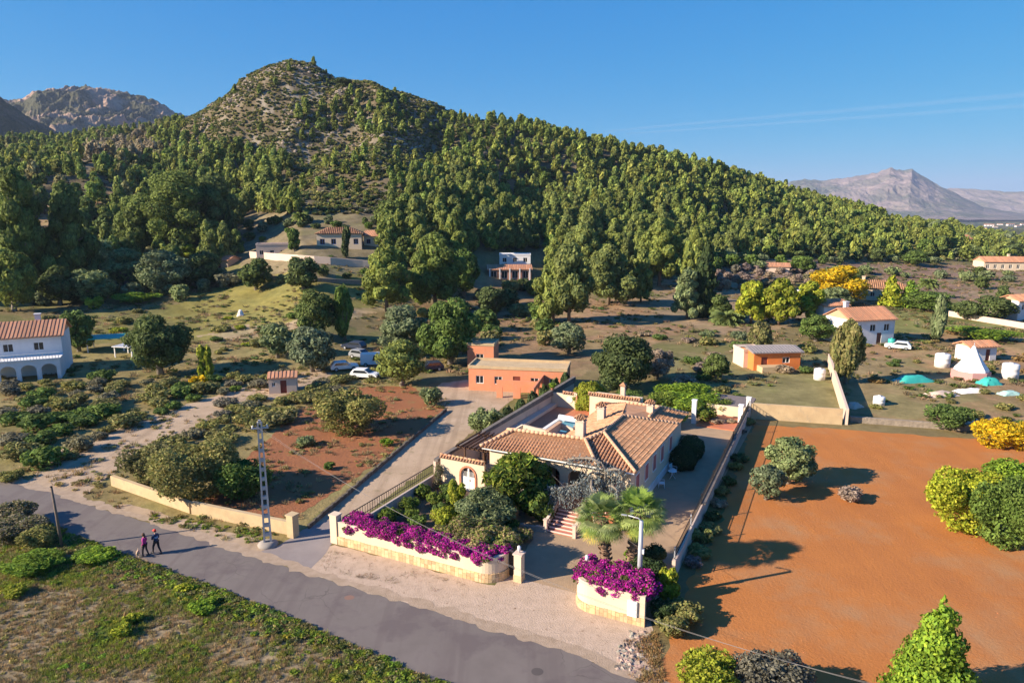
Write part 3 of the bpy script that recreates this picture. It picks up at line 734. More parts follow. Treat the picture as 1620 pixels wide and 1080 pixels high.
glassd = mat('dark_glass', (.02, .025, .03), rough=.08, spec=.6)
redw = mat('red_wood', (.20, .045, .03), (.15, .035, .025), 3, rough=.55)
shut = mat('pink_shutter', (.45, .16, .14), (.40, .14, .125), 5, rough=.7)
brick = mat('brick_trim', (.50, .22, .13), (.40, .17, .10), 6, rough=.9, bump=.02)
greyst = mat('weathered_coping', (.11, .095, .085), (.20, .17, .15), 2, rough=.95, bump=.03)
metalg = mat('galvanised_steel', (.46, .47, .50), (.40, .41, .44), 2, rough=.5, metal=.3)

def clip_line(poly2, c):
    """poly2: [(s,c)] convex; span of s where cross coordinate = c"""
    ss = []
    n = len(poly2)
    for i in range(n):
        s0, c0 = poly2[i]; s1, c1 = poly2[(i+1) % n]
        if (c0 - c) * (c1 - c) <= 0 and c0 != c1: ss.append(s0 + (s1-s0)*(c-c0)/(c1-c0))
    return (min(ss), max(ss)) if len(ss) >= 2 else None
def tiles(mb, poly, eave_dir, pitch=.33, tl=.42, col0=(1, 1, 1), var=.22, rnd=random.Random(5)):
    """barrel tiles on one convex roof plane; eave_dir = horizontal unit vector along the eave; first vertex lies on the eave"""
    p0 = Vector(poly[0]); e = Vector(eave_dir).normalized()
    nrm = (Vector(poly[1])-p0).cross(Vector(poly[2])-p0).normalized()
    if nrm.z < 0: nrm = -nrm
    s = nrm.cross(e).normalized()
    if s.z < 0: s = -s                                   # s runs up the slope
    P2 = [((Vector(q)-p0).dot(s), (Vector(q)-p0).dot(e)) for q in poly]
    c0 = min(c for _, c in P2); c1 = max(c for _, c in P2)
    mb.add([Vector(q) - nrm*.02 for q in poly], [tuple(range(len(poly)))], (.55, .5, .45))
    n = int((c1-c0)/pitch)
    for i in range(n+1):
        c = c0 + (i+.5)*pitch
        if c > c1: continue
        sp_ = clip_line(P2, c)
        if not sp_ or sp_[1]-sp_[0] < .08: continue
        a, b = sp_; a0 = math.floor(a/tl)*tl; t = a0
        while t < b:
            ta, tb = max(a, t), min(b, t+tl*1.08)
            if tb - ta > .05:
                r0 = pitch*.34; r1 = pitch*.27; k = 1-var+2*var*rnd.random(); h = rnd.uniform(-.05, .05)
                col = (col0[0]*k*(1+h), col0[1]*k, col0[2]*k*(1-h))
                vs = []
                for (q, r, lift) in ((ta, r0, .035), (tb, r1, .0)):
                    for j in range(5):
                        an = math.pi*j/4; vs.append(p0 + s*q + e*(c + r*math.cos(an)) + nrm*(r*math.sin(an)*.95 + lift))
                mb.add(vs, [(j, j+1, j+6, j+5) for j in range(4)] + [(4, 3, 2, 1, 0)], col, 0)
            t += tl
def ridge(mb, a, b, r=.14, col=(1, 1, 1)):
    a = Vector(a); b = Vector(b); n = max(1, int((b-a).length/.4)); d = (b-a)/n
    for i in range(n): mb.tube([a+d*i, a+d*(i+1.05)], [r*1.1, r*.92], 8, tuple(c*random.uniform(.85, 1.12) for c in col), 0, True)
def wall_open(mb, p0, p1, h, th, ops, z0=0.0, step=.12, col=(1, 1, 1), top=None):
    """wall from p0 to p1 (2D), thickness to the left; ops: (s0, s1, zbot, zspring, arched)"""
    p0 = Vector(p0); p1 = Vector(p1); Ln = (p1-p0).length; d = (p1-p0)/Ln; nn = Vector((-d.y, d.x))*th
    cuts = {0.0, Ln}
    for o in ops:
        cuts |= {o[0], o[1]}
        if o[4]:
            k = 12
            for i in range(k+1): cuts.add(o[0] + (o[1]-o[0])*(1-math.cos(math.pi*i/k))/2)
    cs = sorted(cuts)
    def ot(o, s):
        if not o[4]: return o[3]
        r = (o[1]-o[0])/2; x = s - (o[0]+r); return o[3] + math.sqrt(max(0, r*r-x*x)) * (o[5] if len(o) > 5 else 1)
    def slab(sa, sb, za0, za1, zb0, zb1):
        A = p0+d*sa; B = p0+d*sb
        v = [(A.x, A.y, za0), (B.x, B.y, zb0), (B.x, B.y, zb1), (A.x, A.y, za1)]
        v += [(q[0]+nn.x, q[1]+nn.y, q[2]) for q in v]
        mb.add(v, [(0,1,2,3), (7,6,5,4), (0,4,5,1), (3,2,6,7), (0,3,7,4), (1,5,6,2)], col)
    for sa, sb in zip(cs[:-1], cs[1:]):
        if sb-sa < 1e-6: continue
        o = next((o for o in ops if o[0] <= (sa+sb)/2 <= o[1]), None)
        if o is None: slab(sa, sb, z0, h, z0, h)
        else:
            if o[2] > z0+.01: slab(sa, sb, z0, o[2], z0, o[2])
            slab(sa, sb, ot(o, sa), h, ot(o, sb), h)
def path_wall(path, th, z0, z1, mb=None, col=(1, 1, 1), closed=False):
    mb = mb or MB(); pts = [Vector(p) for p in path]; n = len(pts); lft = []
    for i, p in enumerate(pts):
        a = pts[max(i-1, 0)]; b = pts[min(i+1, n-1)]; d = (b-a).normalized(); lft.append(p + Vector((-d.y, d.x))*th)
    z1f = z1 if callable(z1) else (lambda i: z1)
    vs = []
    for i in range(n):
        vs += [(pts[i].x, pts[i].y, z0), (pts[i].x, pts[i].y, z1f(i)), (lft[i].x, lft[i].y, z1f(i)), (lft[i].x, lft[i].y, z0)]
    fs = [(i*4+k, i*4+(k+1) % 4, (i+1)*4+(k+1) % 4, (i+1)*4+k) for i in range(n-1) for k in range(4)]
    fs += [(3, 2, 1, 0), ((n-1)*4, (n-1)*4+1, (n-1)*4+2, (n-1)*4+3)]
    mb.add(vs, fs, col); return mb
def tile_coping(mb, p0, p1, z, wd, rise=.18, pitch=.27):
    """a low two-pitched cap of barrel tiles along a wall top"""
    p0 = Vector(p0); p1 = Vector(p1); d = (p1-p0).normalized(); nn = Vector((-d.y, d.x)); mid = nn*wd/2
    for sgn in (-1, 1):
        q = [p0+mid+nn*sgn*(wd/2+.10), p1+mid+nn*sgn*(wd/2+.10), p1+mid, p0+mid]
        poly = [(q[0].x, q[0].y, z), (q[1].x, q[1].y, z), (q[2].x, q[2].y, z+rise), (q[3].x, q[3].y, z+rise)]
        tiles(mb, poly, (d.x, d.y, 0), pitch, .3)
    a = p0+mid; b = p1+mid; ridge(mb, (a.x, a.y, z+rise+.04), (b.x, b.y, z+rise+.04), .09, (1, 1, 1))
    for q in (p0, p1): pass
V0 = vill('villa', 0, 0)
tag(V0, 'single storey cream villa with clay tiled hipped roofs and porch steps, ringed by bougainvillea walls', 'villa')
# --- levels
FL = 1.15; EV = 4.2
# house walls
w_ = MB()
wall_open(w_, (5.9, 14.0), (18.8, 14.0), EV, .3, [(5.1, 6.7, FL, 2.75, True, .7), (7.5, 9.3, FL, 2.75, True, .7), (10.1, 11.7, FL, 2.75, True, .7)], z0=0)
w_.add([], [])
w_.box(18.5, 14.3, 0, 18.8, 31.0, EV - .02)                          # right wall
w_.box(5.9, 14.3, 0, 6.2, 21.0, EV - .02)                            # left wall
w_.box(6.2, 20.7, 0, 11.0, 21.0, EV - .12)
w_.box(10.7, 21.0, 0, 11.0, 30.7, EV - .12)
w_.box(11.0, 30.7, 0, 18.5, 31.0, EV - .1)
w_.box(6.2, 16.6, 0, 18.5, 16.8, EV - .14)                           # wall at the back of the porch
w_.build('wall', cream, V0)
b_ = MB(); b_.box(18.8, 14.0, 0, 18.86, 31.0, .75); b_.box(5.9, 13.94, 0, 13.2, 14.0, .9); b_.box(16.3, 13.94, 0, 18.86, 14.0, .9)
b_.build('plinth', white, V0)
f_ = MB(); f_.box(6.2, 14.3, 0, 18.5, 16.6, FL); f_.box(12.9, 11.6, 0, 16.6, 14.0, FL); f_.build('porch_floor', terra, V0)
f_ = MB(); f_.box(12.7, 11.4, 0, 12.9, 14.0, FL-.02); f_.box(16.6, 11.4, 0, 16.8, 13.9, FL-.02); f_.build('porch_base', cream, V0)
# roof planes
EL = EV
Kc = (15.05, 17.95, 5.62); Kd = (15.05, 23.3, 5.62)
r_ = MB(); rr = random.Random(3)
main = [
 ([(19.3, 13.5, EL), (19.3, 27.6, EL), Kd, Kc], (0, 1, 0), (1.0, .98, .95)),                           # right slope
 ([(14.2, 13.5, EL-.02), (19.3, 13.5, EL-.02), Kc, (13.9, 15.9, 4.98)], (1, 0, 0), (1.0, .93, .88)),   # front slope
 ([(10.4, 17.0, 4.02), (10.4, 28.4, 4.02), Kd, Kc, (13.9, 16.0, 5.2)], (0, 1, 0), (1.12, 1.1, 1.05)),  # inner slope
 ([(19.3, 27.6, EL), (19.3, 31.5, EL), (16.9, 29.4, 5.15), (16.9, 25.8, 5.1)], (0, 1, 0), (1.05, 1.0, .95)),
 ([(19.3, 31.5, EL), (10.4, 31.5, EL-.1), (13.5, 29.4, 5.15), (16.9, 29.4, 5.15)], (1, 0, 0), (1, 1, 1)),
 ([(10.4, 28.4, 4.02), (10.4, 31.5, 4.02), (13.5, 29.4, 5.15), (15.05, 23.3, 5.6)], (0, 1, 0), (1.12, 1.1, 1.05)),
]
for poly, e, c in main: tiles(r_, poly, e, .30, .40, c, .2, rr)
r_.add([Vector(Kd), Vector((16.9, 25.8, 5.1)), Vector((16.9, 29.4, 5.15)), Vector((13.5, 29.4, 5.15))], [(0, 1, 2, 3)], (1.05, 1, .95))
wing = [
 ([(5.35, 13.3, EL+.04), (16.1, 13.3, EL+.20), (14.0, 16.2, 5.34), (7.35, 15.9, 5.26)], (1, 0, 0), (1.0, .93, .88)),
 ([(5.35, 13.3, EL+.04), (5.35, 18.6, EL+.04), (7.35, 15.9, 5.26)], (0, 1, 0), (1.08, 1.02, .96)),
]
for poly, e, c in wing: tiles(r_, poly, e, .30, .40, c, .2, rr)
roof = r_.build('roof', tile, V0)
g_ = MB()
for a, b in [((19.3,13.5,EL+.1), (Kc[0],Kc[1],Kc[2]+.08)), ((Kc[0],Kc[1],Kc[2]+.08), (Kd[0],Kd[1],Kd[2]+.08)), ((Kd[0],Kd[1],Kd[2]+.08), (19.3,27.6,EL+.1)),
             ((19.3,31.5,EL+.1), (16.9,29.4,5.24)), ((16.9,25.8,5.2), (16.9,29.4,5.24)), ((13.5,29.4,5.24),(16.9,29.4,5.24)), ((16.1,13.3,EL+.30), (14.0,16.2,5.44)),
             ((7.35,15.9,5.36), (14.0,16.2,5.44)), ((5.35,13.3,EL+.14), (7.35,15.9,5.36)), ((14.0,16.2,5.3), (Kc[0],Kc[1],Kc[2]+.08)), ((7.35,15.9,5.36), (5.35,18.6,EL+.14))]:
    ridge(g_, a, b, .15)
g_.build('ridge_tiles', mortar, roof)
s_ = MB(); s_.add([(7.35,15.9,5.2),(14.0,16.2,5.28),(13.9,16.3,4.0),(7.35,16.1,4.0)], [(0,1,2,3)]); s_.box(5.45, 16.15, 3.9, 10.5, 21.0, 4.05); s_.build('roof_terrace', mat('grey_terrace', (.42,.36,.33), (.36,.31,.29), 1.2, rough=.9), V0)
e_ = MB(); e_.box(5.45, 13.4, EL-.14, 19.2, 14.0, EL-.05); e_.box(18.8, 14.0, EL-.14, 19.2, 31.4, EL-.05); e_.build('eaves', white, V0)
# parapets of the roof terrace, sloping like small gables
p_ = MB()
def para(a, b, z0, za, zb, th=.22):
    a = Vector(a); b = Vector(b); d = (b-a).normalized(); n = Vector((-d.y, d.x))*th
    v = [(a.x,a.y,z0),(b.x,b.y,z0),(b.x,b.y,zb),(a.x,a.y,za)]; v += [(q[0]+n.x,q[1]+n.y,q[2]) for q in v]
    p_.add(v, [(0,1,2,3),(7,6,5,4),(0,4,5,1),(3,2,6,7),(0,3,7,4),(1,5,6,2)])
para((6.9,18.7),(9.6,18.5),4.05,4.95,4.75); para((5.6,17.2),(6.9,18.7),4.05,4.1,4.95); para((6.9,18.9),(7.6,17.6),4.05,4.9,4.1)
para((9.6,18.5),(9.6,21.4),4.05,4.75,4.75); para((9.6,21.4),(10.9,21.2),4.05,4.7,4.4)
p_.build('parapet', cream, V0)
p_ = MB(); p_.obox((9.48,19.95,4.82),(.2,0,0),(0,1.6,0),(0,0,.05)); p_.build('parapet_coping', mortar, V0)
# chimneys
def chimney(u, v, z0, z1, s=.34):
    c = MB(); c.box(u-s, v-s, z0, u+s, v+s, z1); c.box(u-s-.06, v-s-.06, z1, u+s+.06, v+s+.06, z1+.07)
    for i in (-1, 1):
        for j in (-1, 1): c.box(u+i*(s-.08)-.07, v+j*(s-.08)-.07, z1+.07, u+i*(s-.08)+.07, v+j*(s-.08)+.07, z1+.30)
    o = c.build('chimney', pinkc, V0)
    k = MB(); q = s+.14; t = (u, v, z1+.62)
    vs = [(u-q,v-q,z1+.30),(u+q,v-q,z1+.30),(u+q,v+q,z1+.30),(u-q,v+q,z1+.30),t]
    for a, b, e in ((0,1,(1,0,0)),(1,2,(0,1,0)),(2,3,(1,0,0)),(3,0,(0,1,0))): tiles(k, [vs[a], vs[b], vs[4]], e, .2, .3, (.9,.85,.8), .2, rr)
    k.build('chimney_cap', tile, o)
    return o
chimney(13.05, 17.6, 4.4, 6.5, .38); chimney(12.75, 23.9, 4.4, 6.0, .34); chimney(16.6, 27.2, 4.6, 5.9, .32)
# windows on the right-hand wall, closed pink shutters
for vv in (15.7, 18.4, 20.9, 23.5, 26.6):
    f = MB(); f.box(18.802, vv-.56, 1.75, 18.90, vv+.56, 1.85); f.box(18.802, vv-.56, 3.25, 18.88, vv+.56, 3.33); f.box(18.802,vv-.56,1.85,18.88,vv-.50,3.25); f.box(18.802,vv+.50,1.85,18.88,vv+.56,3.25)
    wn = f.build('window', white, V0)
    for sgn in (-1, 1):
        q = MB(); a = vv+sgn*.25
        q.box(18.803, a-.24, 1.86, 18.87, a+.24, 3.24)
        for i in range(9): q.box(18.87, a-.19, 1.95+.14*i, 18.885, a+.19, 2.02+.14*i)
        q.build('shutter', shut, wn)
# porch: glazed red doors behind the arches
for (a, b) in ((11.2, 12.4), (13.7, 14.9), (16.3, 17.4)):
    q = MB(); q.box(a, 16.5, FL, b, 16.58, 3.3); d = q.build('door', redw, V0)
    q = MB(); q.box(a+.12, 16.46, FL+.5, (a+b)/2-.05, 16.5, 3.15); q.box((a+b)/2+.05, 16.46, FL+.5, b-.12, 16.5, 3.15); q.build('pane', glassd, d)
for (a, b) in ((7.0, 8.0), (9.0, 10.0)):
    q = MB(); q.box(a, 13.93, 2.0, b, 13.99, 3.3); d = q.build('window', redw, V0)
    q = MB(); q.box(a+.08, 13.90, 2.08, (a+b)/2-.04, 13.93, 3.22); q.box((a+b)/2+.04, 13.90, 2.08, b-.08, 13.93, 3.22); q.build('pane', glassd, d)
# steps with balustrades
st = MB(); NS = 7
for i in range(NS):
    z1 = FL*(NS-i)/(NS+1)*1.0; st.box(13.75, 11.4-.36*(i+1), 0, 15.9, 11.4-.36*i - (0 if i else -.2), z1, (.62,.40,.36))
    st.box(13.74, 11.4-.36*(i+1)-.02, z1-.045, 15.91, 11.4-.36*(i+1)+.10, z1+.006, (1.6, 1.5, 1.45))
st.build('steps', mat('step_tiles', (.62, .42, .36), (.55, .37, .32), 3, rough=.7, col=True), V0)
def balus(p0, z0, p1, z1, n):
    q = MB(); p0 = Vector((*p0, z0)); p1 = Vector((*p1, z1)); d = (p1-p0); h = .78
    for i in range(n+1):
        c = p0 + d*i/n; q.lathe([(.045,0),(.075,.06),(.04,.15),(.085,.30),(.04,.52),(.06,.62),(.06,h-.08)], 8, c)
    sd = d.normalized(); nn = Vector((-sd.y, sd.x, 0)).normalized()
    q.obox((p0+p1)/2+Vector((0,0,h)), d/2*1.02, nn*.11, (0,0,.055))
    b = q.build('balustrade', pinkc, V0)
    for e in (p0, p1):
        q = MB(); q.box(e.x-.13, e.y-.13, e.z-.25, e.x+.13, e.y+.13, e.z+.95); q.box(e.x-.17,e.y-.17,e.z+.95,e.x+.17,e.y+.17,e.z+1.02); q.build('newel_post', pinkc, b)
balus((13.62, 8.85), .05, (13.62, 11.5), FL, 10); balus((16.03, 8.85), .05, (16.03, 11.5), FL, 10)
balus((12.95, 11.5), FL, (12.95, 13.8), FL, 8); balus((16.7, 11.6), FL, (18.7, 11.6), FL, 7)
q = MB(); q.box(16.8, 11.4, 0, 18.8, 14.0, FL-.01); q.build('porch_side_terrace', terra, V0)
# side wall with the arched gate, left of the house
SW = vill('arched_side_wall', 0, 0); tag(SW, 'cream wall with tiled top and white arched gate joining the villa to its left boundary', 'garden wall')
q = MB(); wall_open(q, (1.4, 13.0), (5.9, 13.0), 2.75, .3, [(2.15, 3.55, 0, 1.55, True)]); q.build('wall', cream, SW)
q = MB(); tile_coping(q, (1.3, 13.0), (5.9, 13.0), 2.75, .3, .22, .3); q.build('tile_coping', tile, SW)
q = MB()
for i in range(13):
    a = math.pi*i/12; q.obox((4.25+.78*math.cos(a), 12.98, 1.55+.78*math.sin(a)), (.08*math.cos(a), 0, .08*math.sin(a)), (0, .06, 0), (.1*-math.sin(a), 0, .1*math.cos(a)))
for i in range(8):
    for x in (3.46, 5.04): q.box(x-.09, 12.92, i*.19+.01, x+.09, 13.0, i*.19+.18)
q.build('brick_arch', brick, SW)
q = MB(); q.box(3.55, 13.08, .02, 4.22, 13.13, 1.35); q.box(4.28, 13.08, .02, 4.95, 13.13, 1.35); q.box(4.18, 13.06, .02, 4.32, 13.15, 2.2)
for i in range(5): q.box(3.6+.13*i, 13.09, 1.35, 3.63+.13*i, 13.12, 1.85); q.box(4.36+.13*i, 13.09, 1.35, 4.39+.13*i, 13.12, 1.85)
g = q.build('gate', white, SW); q = MB(); q.box(4.4, 13.03, 1.0, 4.46, 13.08, 1.1); q.build('handle', darkm, g)
# pergola between the side wall and the house
PG = vill('pergola', 0, 0); tag(PG, 'dark timber pergola between the villa left wall and the boundary wall', 'pergola')
for (u, v) in ((2.4, 15.6), (4.4, 15.6), (2.4, 19.6), (4.4, 19.6)):
    q = MB(); q.box(u-.08, v-.08, 0, u+.08, v+.08, 2.9); q.build('post', woodd, PG)
for v in (15.6, 19.6):
    q = MB(); q.box(1.6, v-.06, 2.9, 5.6, v+.06, 3.1); q.build('beam', woodd, PG)
for i in range(9):
    u = 1.7+.47*i; q = MB(); q.box(u-.045, 15.1, 3.1, u+.045, 20.1, 3.24); q.build('rafter', woodd, PG)

# --- boundary walls
def arc(cx, cy, r, a0, a1, n=10): return [(cx+r*math.cos(R(a0+(a1-a0)*i/n)), cy+r*math.sin(R(a0+(a1-a0)*i/n))) for i in range(n+1)]
FW = vill('front_wall', 0, 0); tag(FW, 'long cream street wall left of the gate with stone base and rounded end', 'garden wall')
pth = [(x, 0) for x in np.linspace(.5, 12.6, 14)] + arc(12.6, 1.45, 1.45, -90, 0)[1:] + [(14.05, 2.3)]
path_wall(pth, .28, 0, 1.75).build('wall', cream, FW)
pth2 = [(x, -.04) for x in np.linspace(.5, 12.6, 14)] + arc(12.6, 1.45, 1.49, -90, 0)[1:] + [(14.09, 2.3)]
stb = MB()
for a, b in zip(pth2[:-1], pth2[1:]):                        # irregular upright stones of the base band
    Ls = math.hypot(b[0]-a[0], b[1]-a[1]); k = max(1, int(Ls/.24)); dx, dy = (b[0]-a[0])/k, (b[1]-a[1])/k
    for i in range(k):
        c = (a[0]+dx*(i+.5), a[1]+dy*(i+.5)); zz = 0.0
        while zz < .6:
            hh = min(random.uniform(.18, .42), .66-zz); g = random.uniform(.72, 1.2)
            stb.obox((c[0], c[1]+0, zz+hh/2), (dx*.47, dy*.47, 0), (-dy*.12, dx*.12, 0), (0, 0, hh*.47), (g*random.uniform(.95,1.05), g, g*random.uniform(.85,1)))
            zz += hh
path_wall(pth2, .1, 0, .62, stb, (.75, .68, .6))
MATS.pop('stone_cladding'); stonec = mat('stone_cladding', (.62, .44, .27), (.50, .34, .20), 3.0, rough=.9, bump=.02, bscale=8, col=True)
stb.build('stone_base', stonec, FW)
q = MB(); path_wall([(p[0], p[1]-.02) for p in pth], .32, 1.75, 1.80, q); q.build('coping', pinkc, FW)
for (u, lab) in ((-.15, 0),):
    q = MB(); q.box(u, -.1, 0, u+.62, .5, 2.2); q.box(u-.06, -.16, 2.2, u+.68, .56, 2.3); q.build('end_pillar', cream, FW)
FR = vill('front_wall', 0, 0); tag(FR, 'short cream street wall right of the gate, curved, with stone base and white meter box', 'garden wall')
pr_ = [(19.34, 2.2)] + arc(20.6, 1.15, 1.26, 180, 270) + [(x, -.11) for x in np.linspace(21, 24.1, 5)]
path_wall(pr_, .28, 0, 1.95).build('wall', cream, FR)
stb = MB(); pr2 = [(19.30, 2.2)] + arc(20.6, 1.15, 1.30, 180, 270) + [(x, -.15) for x in np.linspace(21, 24.14, 5)]
for a, b in zip(pr2[:-1], pr2[1:]):
    Ls = math.hypot(b[0]-a[0], b[1]-a[1]); k = max(1, int(Ls/.24)); dx, dy = (b[0]-a[0])/k, (b[1]-a[1])/k
    for i in range(k):
        c = (a[0]+dx*(i+.5), a[1]+dy*(i+.5)); zz = 0.0
        while zz < .5:
            hh = min(random.uniform(.18, .42), .56-zz); g = random.uniform(.72, 1.2)
            stb.obox((c[0], c[1], zz+hh/2), (dx*.47, dy*.47, 0), (-dy*.12, dx*.12, 0), (0, 0, hh*.47), (g, g, g*random.uniform(.85,1))); zz += hh
path_wall(pr2, .1, 0, .52, stb, (.75, .68, .6)); stb.build('stone_base', stonec, FR)
q = MB(); q.box(23.05, -.24, .55, 23.65, -.115, 1.55); mb_ = q.build('meter_box', white, FR); q = MB(); q.box(23.1, -.26, .6, 23.6, -.24, 1.5); q.box(23.52,-.28,1.0,23.56,-.26,1.1); q.build('door', white, mb_)
# gate pillar, gate leaf and small entrance lamp
def pillar(u, v, h, label, s=.27):
    o = vill('gate_pillar', u, v); tag(o, label, 'gate pillar')
    q = MB(); q.box(-s, -s, 0, s, s, h); q.build('shaft', cream, o)
    q = MB(); q.box(-s-.03, -s-.03, 0, s+.03, s+.03, .5); q.build('stone_base', stonec, o)
    q = MB(); q.box(-s-.07, -s-.07, h, s+.07, s+.07, h+.10); q.build('cap', pinkc, o)
    q = MB(); q.lathe([(.05, 0), (.05, .12), (.12, .16), (.14, .42), (.02, .52)], 6, (0, 0, h+.1)); q.build('lantern', white, o)
pillar(14.98, 1.35, 1.95, 'cream gate pillar with white lantern, left of the entrance opening')
pillar(19.62, 1.9, 2.1, 'gate pillar with white lantern half hidden by the right-hand bougainvillea', .22)
q = MB(); q.box(0, 0, .1, .62, .05, 1.85)
for i in range(5): q.box(.06+.12*i, -.015, .1, .08+.12*i, 0, 1.85)
g = q.build('metal_gate', darkm); g.location = L(14.1, 1.55); g.rotation_euler = (0, 0, VROT); tag(g, 'dark metal side gate between the rounded wall end and the gate pillar', 'gate')
# left boundary wall with dark coping
LW = vill('left_boundary_wall', 0, 0); tag(LW, 'long cream boundary wall with dark weathered top along the gravel driveway', 'boundary wall')
path_wall([(.62, .5), (.62, 13.0)], -.22, 0, 1.0).build('low_wall', pinkc, LW)
path_wall([(.62, 13.0), (.75, 30), (.95, 46.0)], -.26, 0, lambda i: (2.25, 2.45, 2.75)[i]).build('wall', pinkc, LW)
q = MB(); path_wall([(.68, 13.0), (.81, 30), (1.01, 46.0)], -.42, 2.25, lambda i: (2.5, 2.72, 3.02)[i], q); q.build('coping', greyst, LW)
q = MB()
for i in range(12):
    v = 14.5+2.7*i; u = .62+.01*(v-13); q.box(u, v-.07, .3, u+.06, v+.07, 2.25); q.box(u, v-.25, 1.95, u+.09, v+.25, 2.25)
q.build('pilasters', greyst, LW)
q = MB()
for i in range(40):
    v = .8+.31*i; q.box(.5, v-.015, 1.0, .53, v+.015, 1.9)
q.box(.49, .6, 1.86, .54, 13.0, 1.92); q.box(.49, .6, 1.2, .54, 13.0, 1.24); q.build('railing', darkm, LW)
# right boundary wall with black railing
RW = vill('right_boundary_wall', 0, 0); tag(RW, 'long pale boundary wall with black railing beside the red field', 'boundary wall')
rp_ = [(24.4, 6.2), (24.1, 16.4), (23.2, 48.4)]
path_wall(rp_, .24, -.1, 1.35).build('wall', pinkc, RW)
q = MB(); path_wall([(24.3, 16.4), (23.28, 48.4)], .42, 1.35, 1.46, q); q.build('coping', greyst, RW)
q = MB()
def along(v): return np.interp(v, [6.2, 16.4, 48.4], [24.28, 23.98, 23.08])
for i in range(150):
    v = 6.4+.28*i; u = along(v); q.box(u-.012, v-.012, 1.35, u+.012, v+.012, 2.15)
for z_ in (1.5, 2.12):
    for a, b in ((6.2, 16.4), (16.4, 48.2)): q.tube([(along(a), a, z_), (along(b), b, z_)], .028, 5)
q.build('railing', darkm, RW)
for v in (6.4, 12, 16.4, 22, 28, 34, 40): 
    q = MB(); u = along(v); q.box(u-.04, v-.04, 1.35, u+.04, v+.04, 2.3); q.build('railing_post', metalg if v < 14 else darkm, RW)

# --- pool terrace behind the house
PT = vill('pool_terrace', 0, 0); tag(PT, 'terracotta paved terrace with white edged pool behind the villa', 'terrace')
q = MB(); q.box(1.9, 21.0, 0, 3.9, 38.6, .92); q.box(3.9, 34.4, 0, 12.6, 38.6, .92); q.box(3.9, 21.0, 0, 10.6, 24.0, .92); q.box(10.0, 24.0, 0, 10.6, 34.4, .9); q.build('paving', terra, PT)
q = MB(); q.box(1.1, 21.0, 0, 1.9, 39.0, 1.3); q.build('planter', pinkc, PT)
q = MB(); q.box(3.9, 24.0, .6, 4.3, 34.4, .97); q.box(4.3, 34.0, .6, 10.0, 34.4, .97); q.box(9.6, 24, .6, 10.0, 34.0, .97); q.box(4.3, 24.0, .6, 9.6, 24.4, .97); q.build('pool_coping', white, PT)
q = MB(); q.box(4.3, 24.4, 0, 9.6, 34.0, .78); q.build('pool_water', mat('pool_water', (.10, .32, .42), rough=.05, spec=.6), PT)
q = MB(); q.tube([(4.4, 33.4, 1.35), (9.4, 33.0, 1.35)], .32, 14); q.build('rolled_pool_cover', mat('pool_cover', (.55, .60, .66), rough=.5), PT)
# wall with tile ornament at the back left of the terrace
BW = vill('terrace_back_wall', 0, 0); tag(BW, 'low cream wall with round tile ornament at the back left corner of the pool terrace', 'garden wall')
q = MB(); q.box(1.0, 38.7, 0, 4.3, 38.95, 2.6); q.box(4.1, 38.6, 0, 4.5, 39.0, 2.85); q.build('wall', cream, BW)
q = MB(); tile_coping(q, (2.6, 38.7), (4.4, 38.7), 2.62, .25, .2, .3); q.build('tile_coping', tile, BW)
q = MB(); q.box(4.36, 38.55, .92, 4.55, 38.62, 2.6); q.build('brick_jamb', brick, BW)
q = MB(); q.tube([(3.5, 38.69, 1.95), (3.5, 38.65, 1.95)], [.42, .42], 20, sm=False); q.build('tile_ornament', mat('glazed_tile', (.45, .55, .5), (.6, .6, .5), 6, rough=.4), BW)
# summer kitchen wall
BQ = vill('summer_kitchen', 0, 0); tag(BQ, 'cream summer kitchen with arched niche, white sink and tiled roof behind the pool', 'summer kitchen')
q = MB(); wall_open(q, (6.7, 37.0), (12.5, 37.0), 3.35, .25, [(.9, 3.5, 1.75, 1.95, True, .55)]); q.box(6.7, 37.3, 0, 6.95, 39.0, 3.3); q.box(12.25, 37.3, 0, 12.5, 39.0, 3.3); q.box(6.95, 38.75, 0, 12.25, 39.0, 3.3)
q.build('wall', cream, BQ)
q = MB(); tile_coping(q, (6.5, 36.95), (12.7, 36.95), 3.36, .4, .24, .3); kr = q.build('tile_coping', tile, BQ)
q = MB(); q.box(6.95, 37.3, 3.1, 12.25, 38.75, 3.2); q.build('flat_roof', pinkc, BQ)
q = MB(); q.box(10.0, 38.2, 3.2, 10.5, 38.7, 4.5); c = q.build('chimney', pinkc, kr)
q = MB(); a = [(9.85,38.05,4.6),(10.65,38.05,4.6),(10.65,38.85,4.6),(9.85,38.85,4.6),(10.25,38.45,5.0)]
q.add(a, [(0,1,4),(1,2,4),(2,3,4),(3,0,4),(3,2,1,0)], (.9,.85,.8)); q.box(9.95,38.15,4.5,10.55,38.75,4.6); q.build('chimney_cap', tile, kr)
q = MB(); q.box(10.4, 36.5, .92, 12.0, 37.0, 1.75); q.box(10.5, 36.55, 1.75, 11.9, 36.95, 1.8); q.build('sink', white, BQ)
q = MB()
for i in range(15):
    a = math.pi*i/14; q.obox((8.9+1.38*math.cos(a), 36.97, 1.95+.79*math.sin(a)), (.07*math.cos(a),0,.07*math.sin(a)), (0,.05,0), (-.12*math.sin(a),0,.12*math.cos(a)))
q.build('brick_arch', brick, BQ)
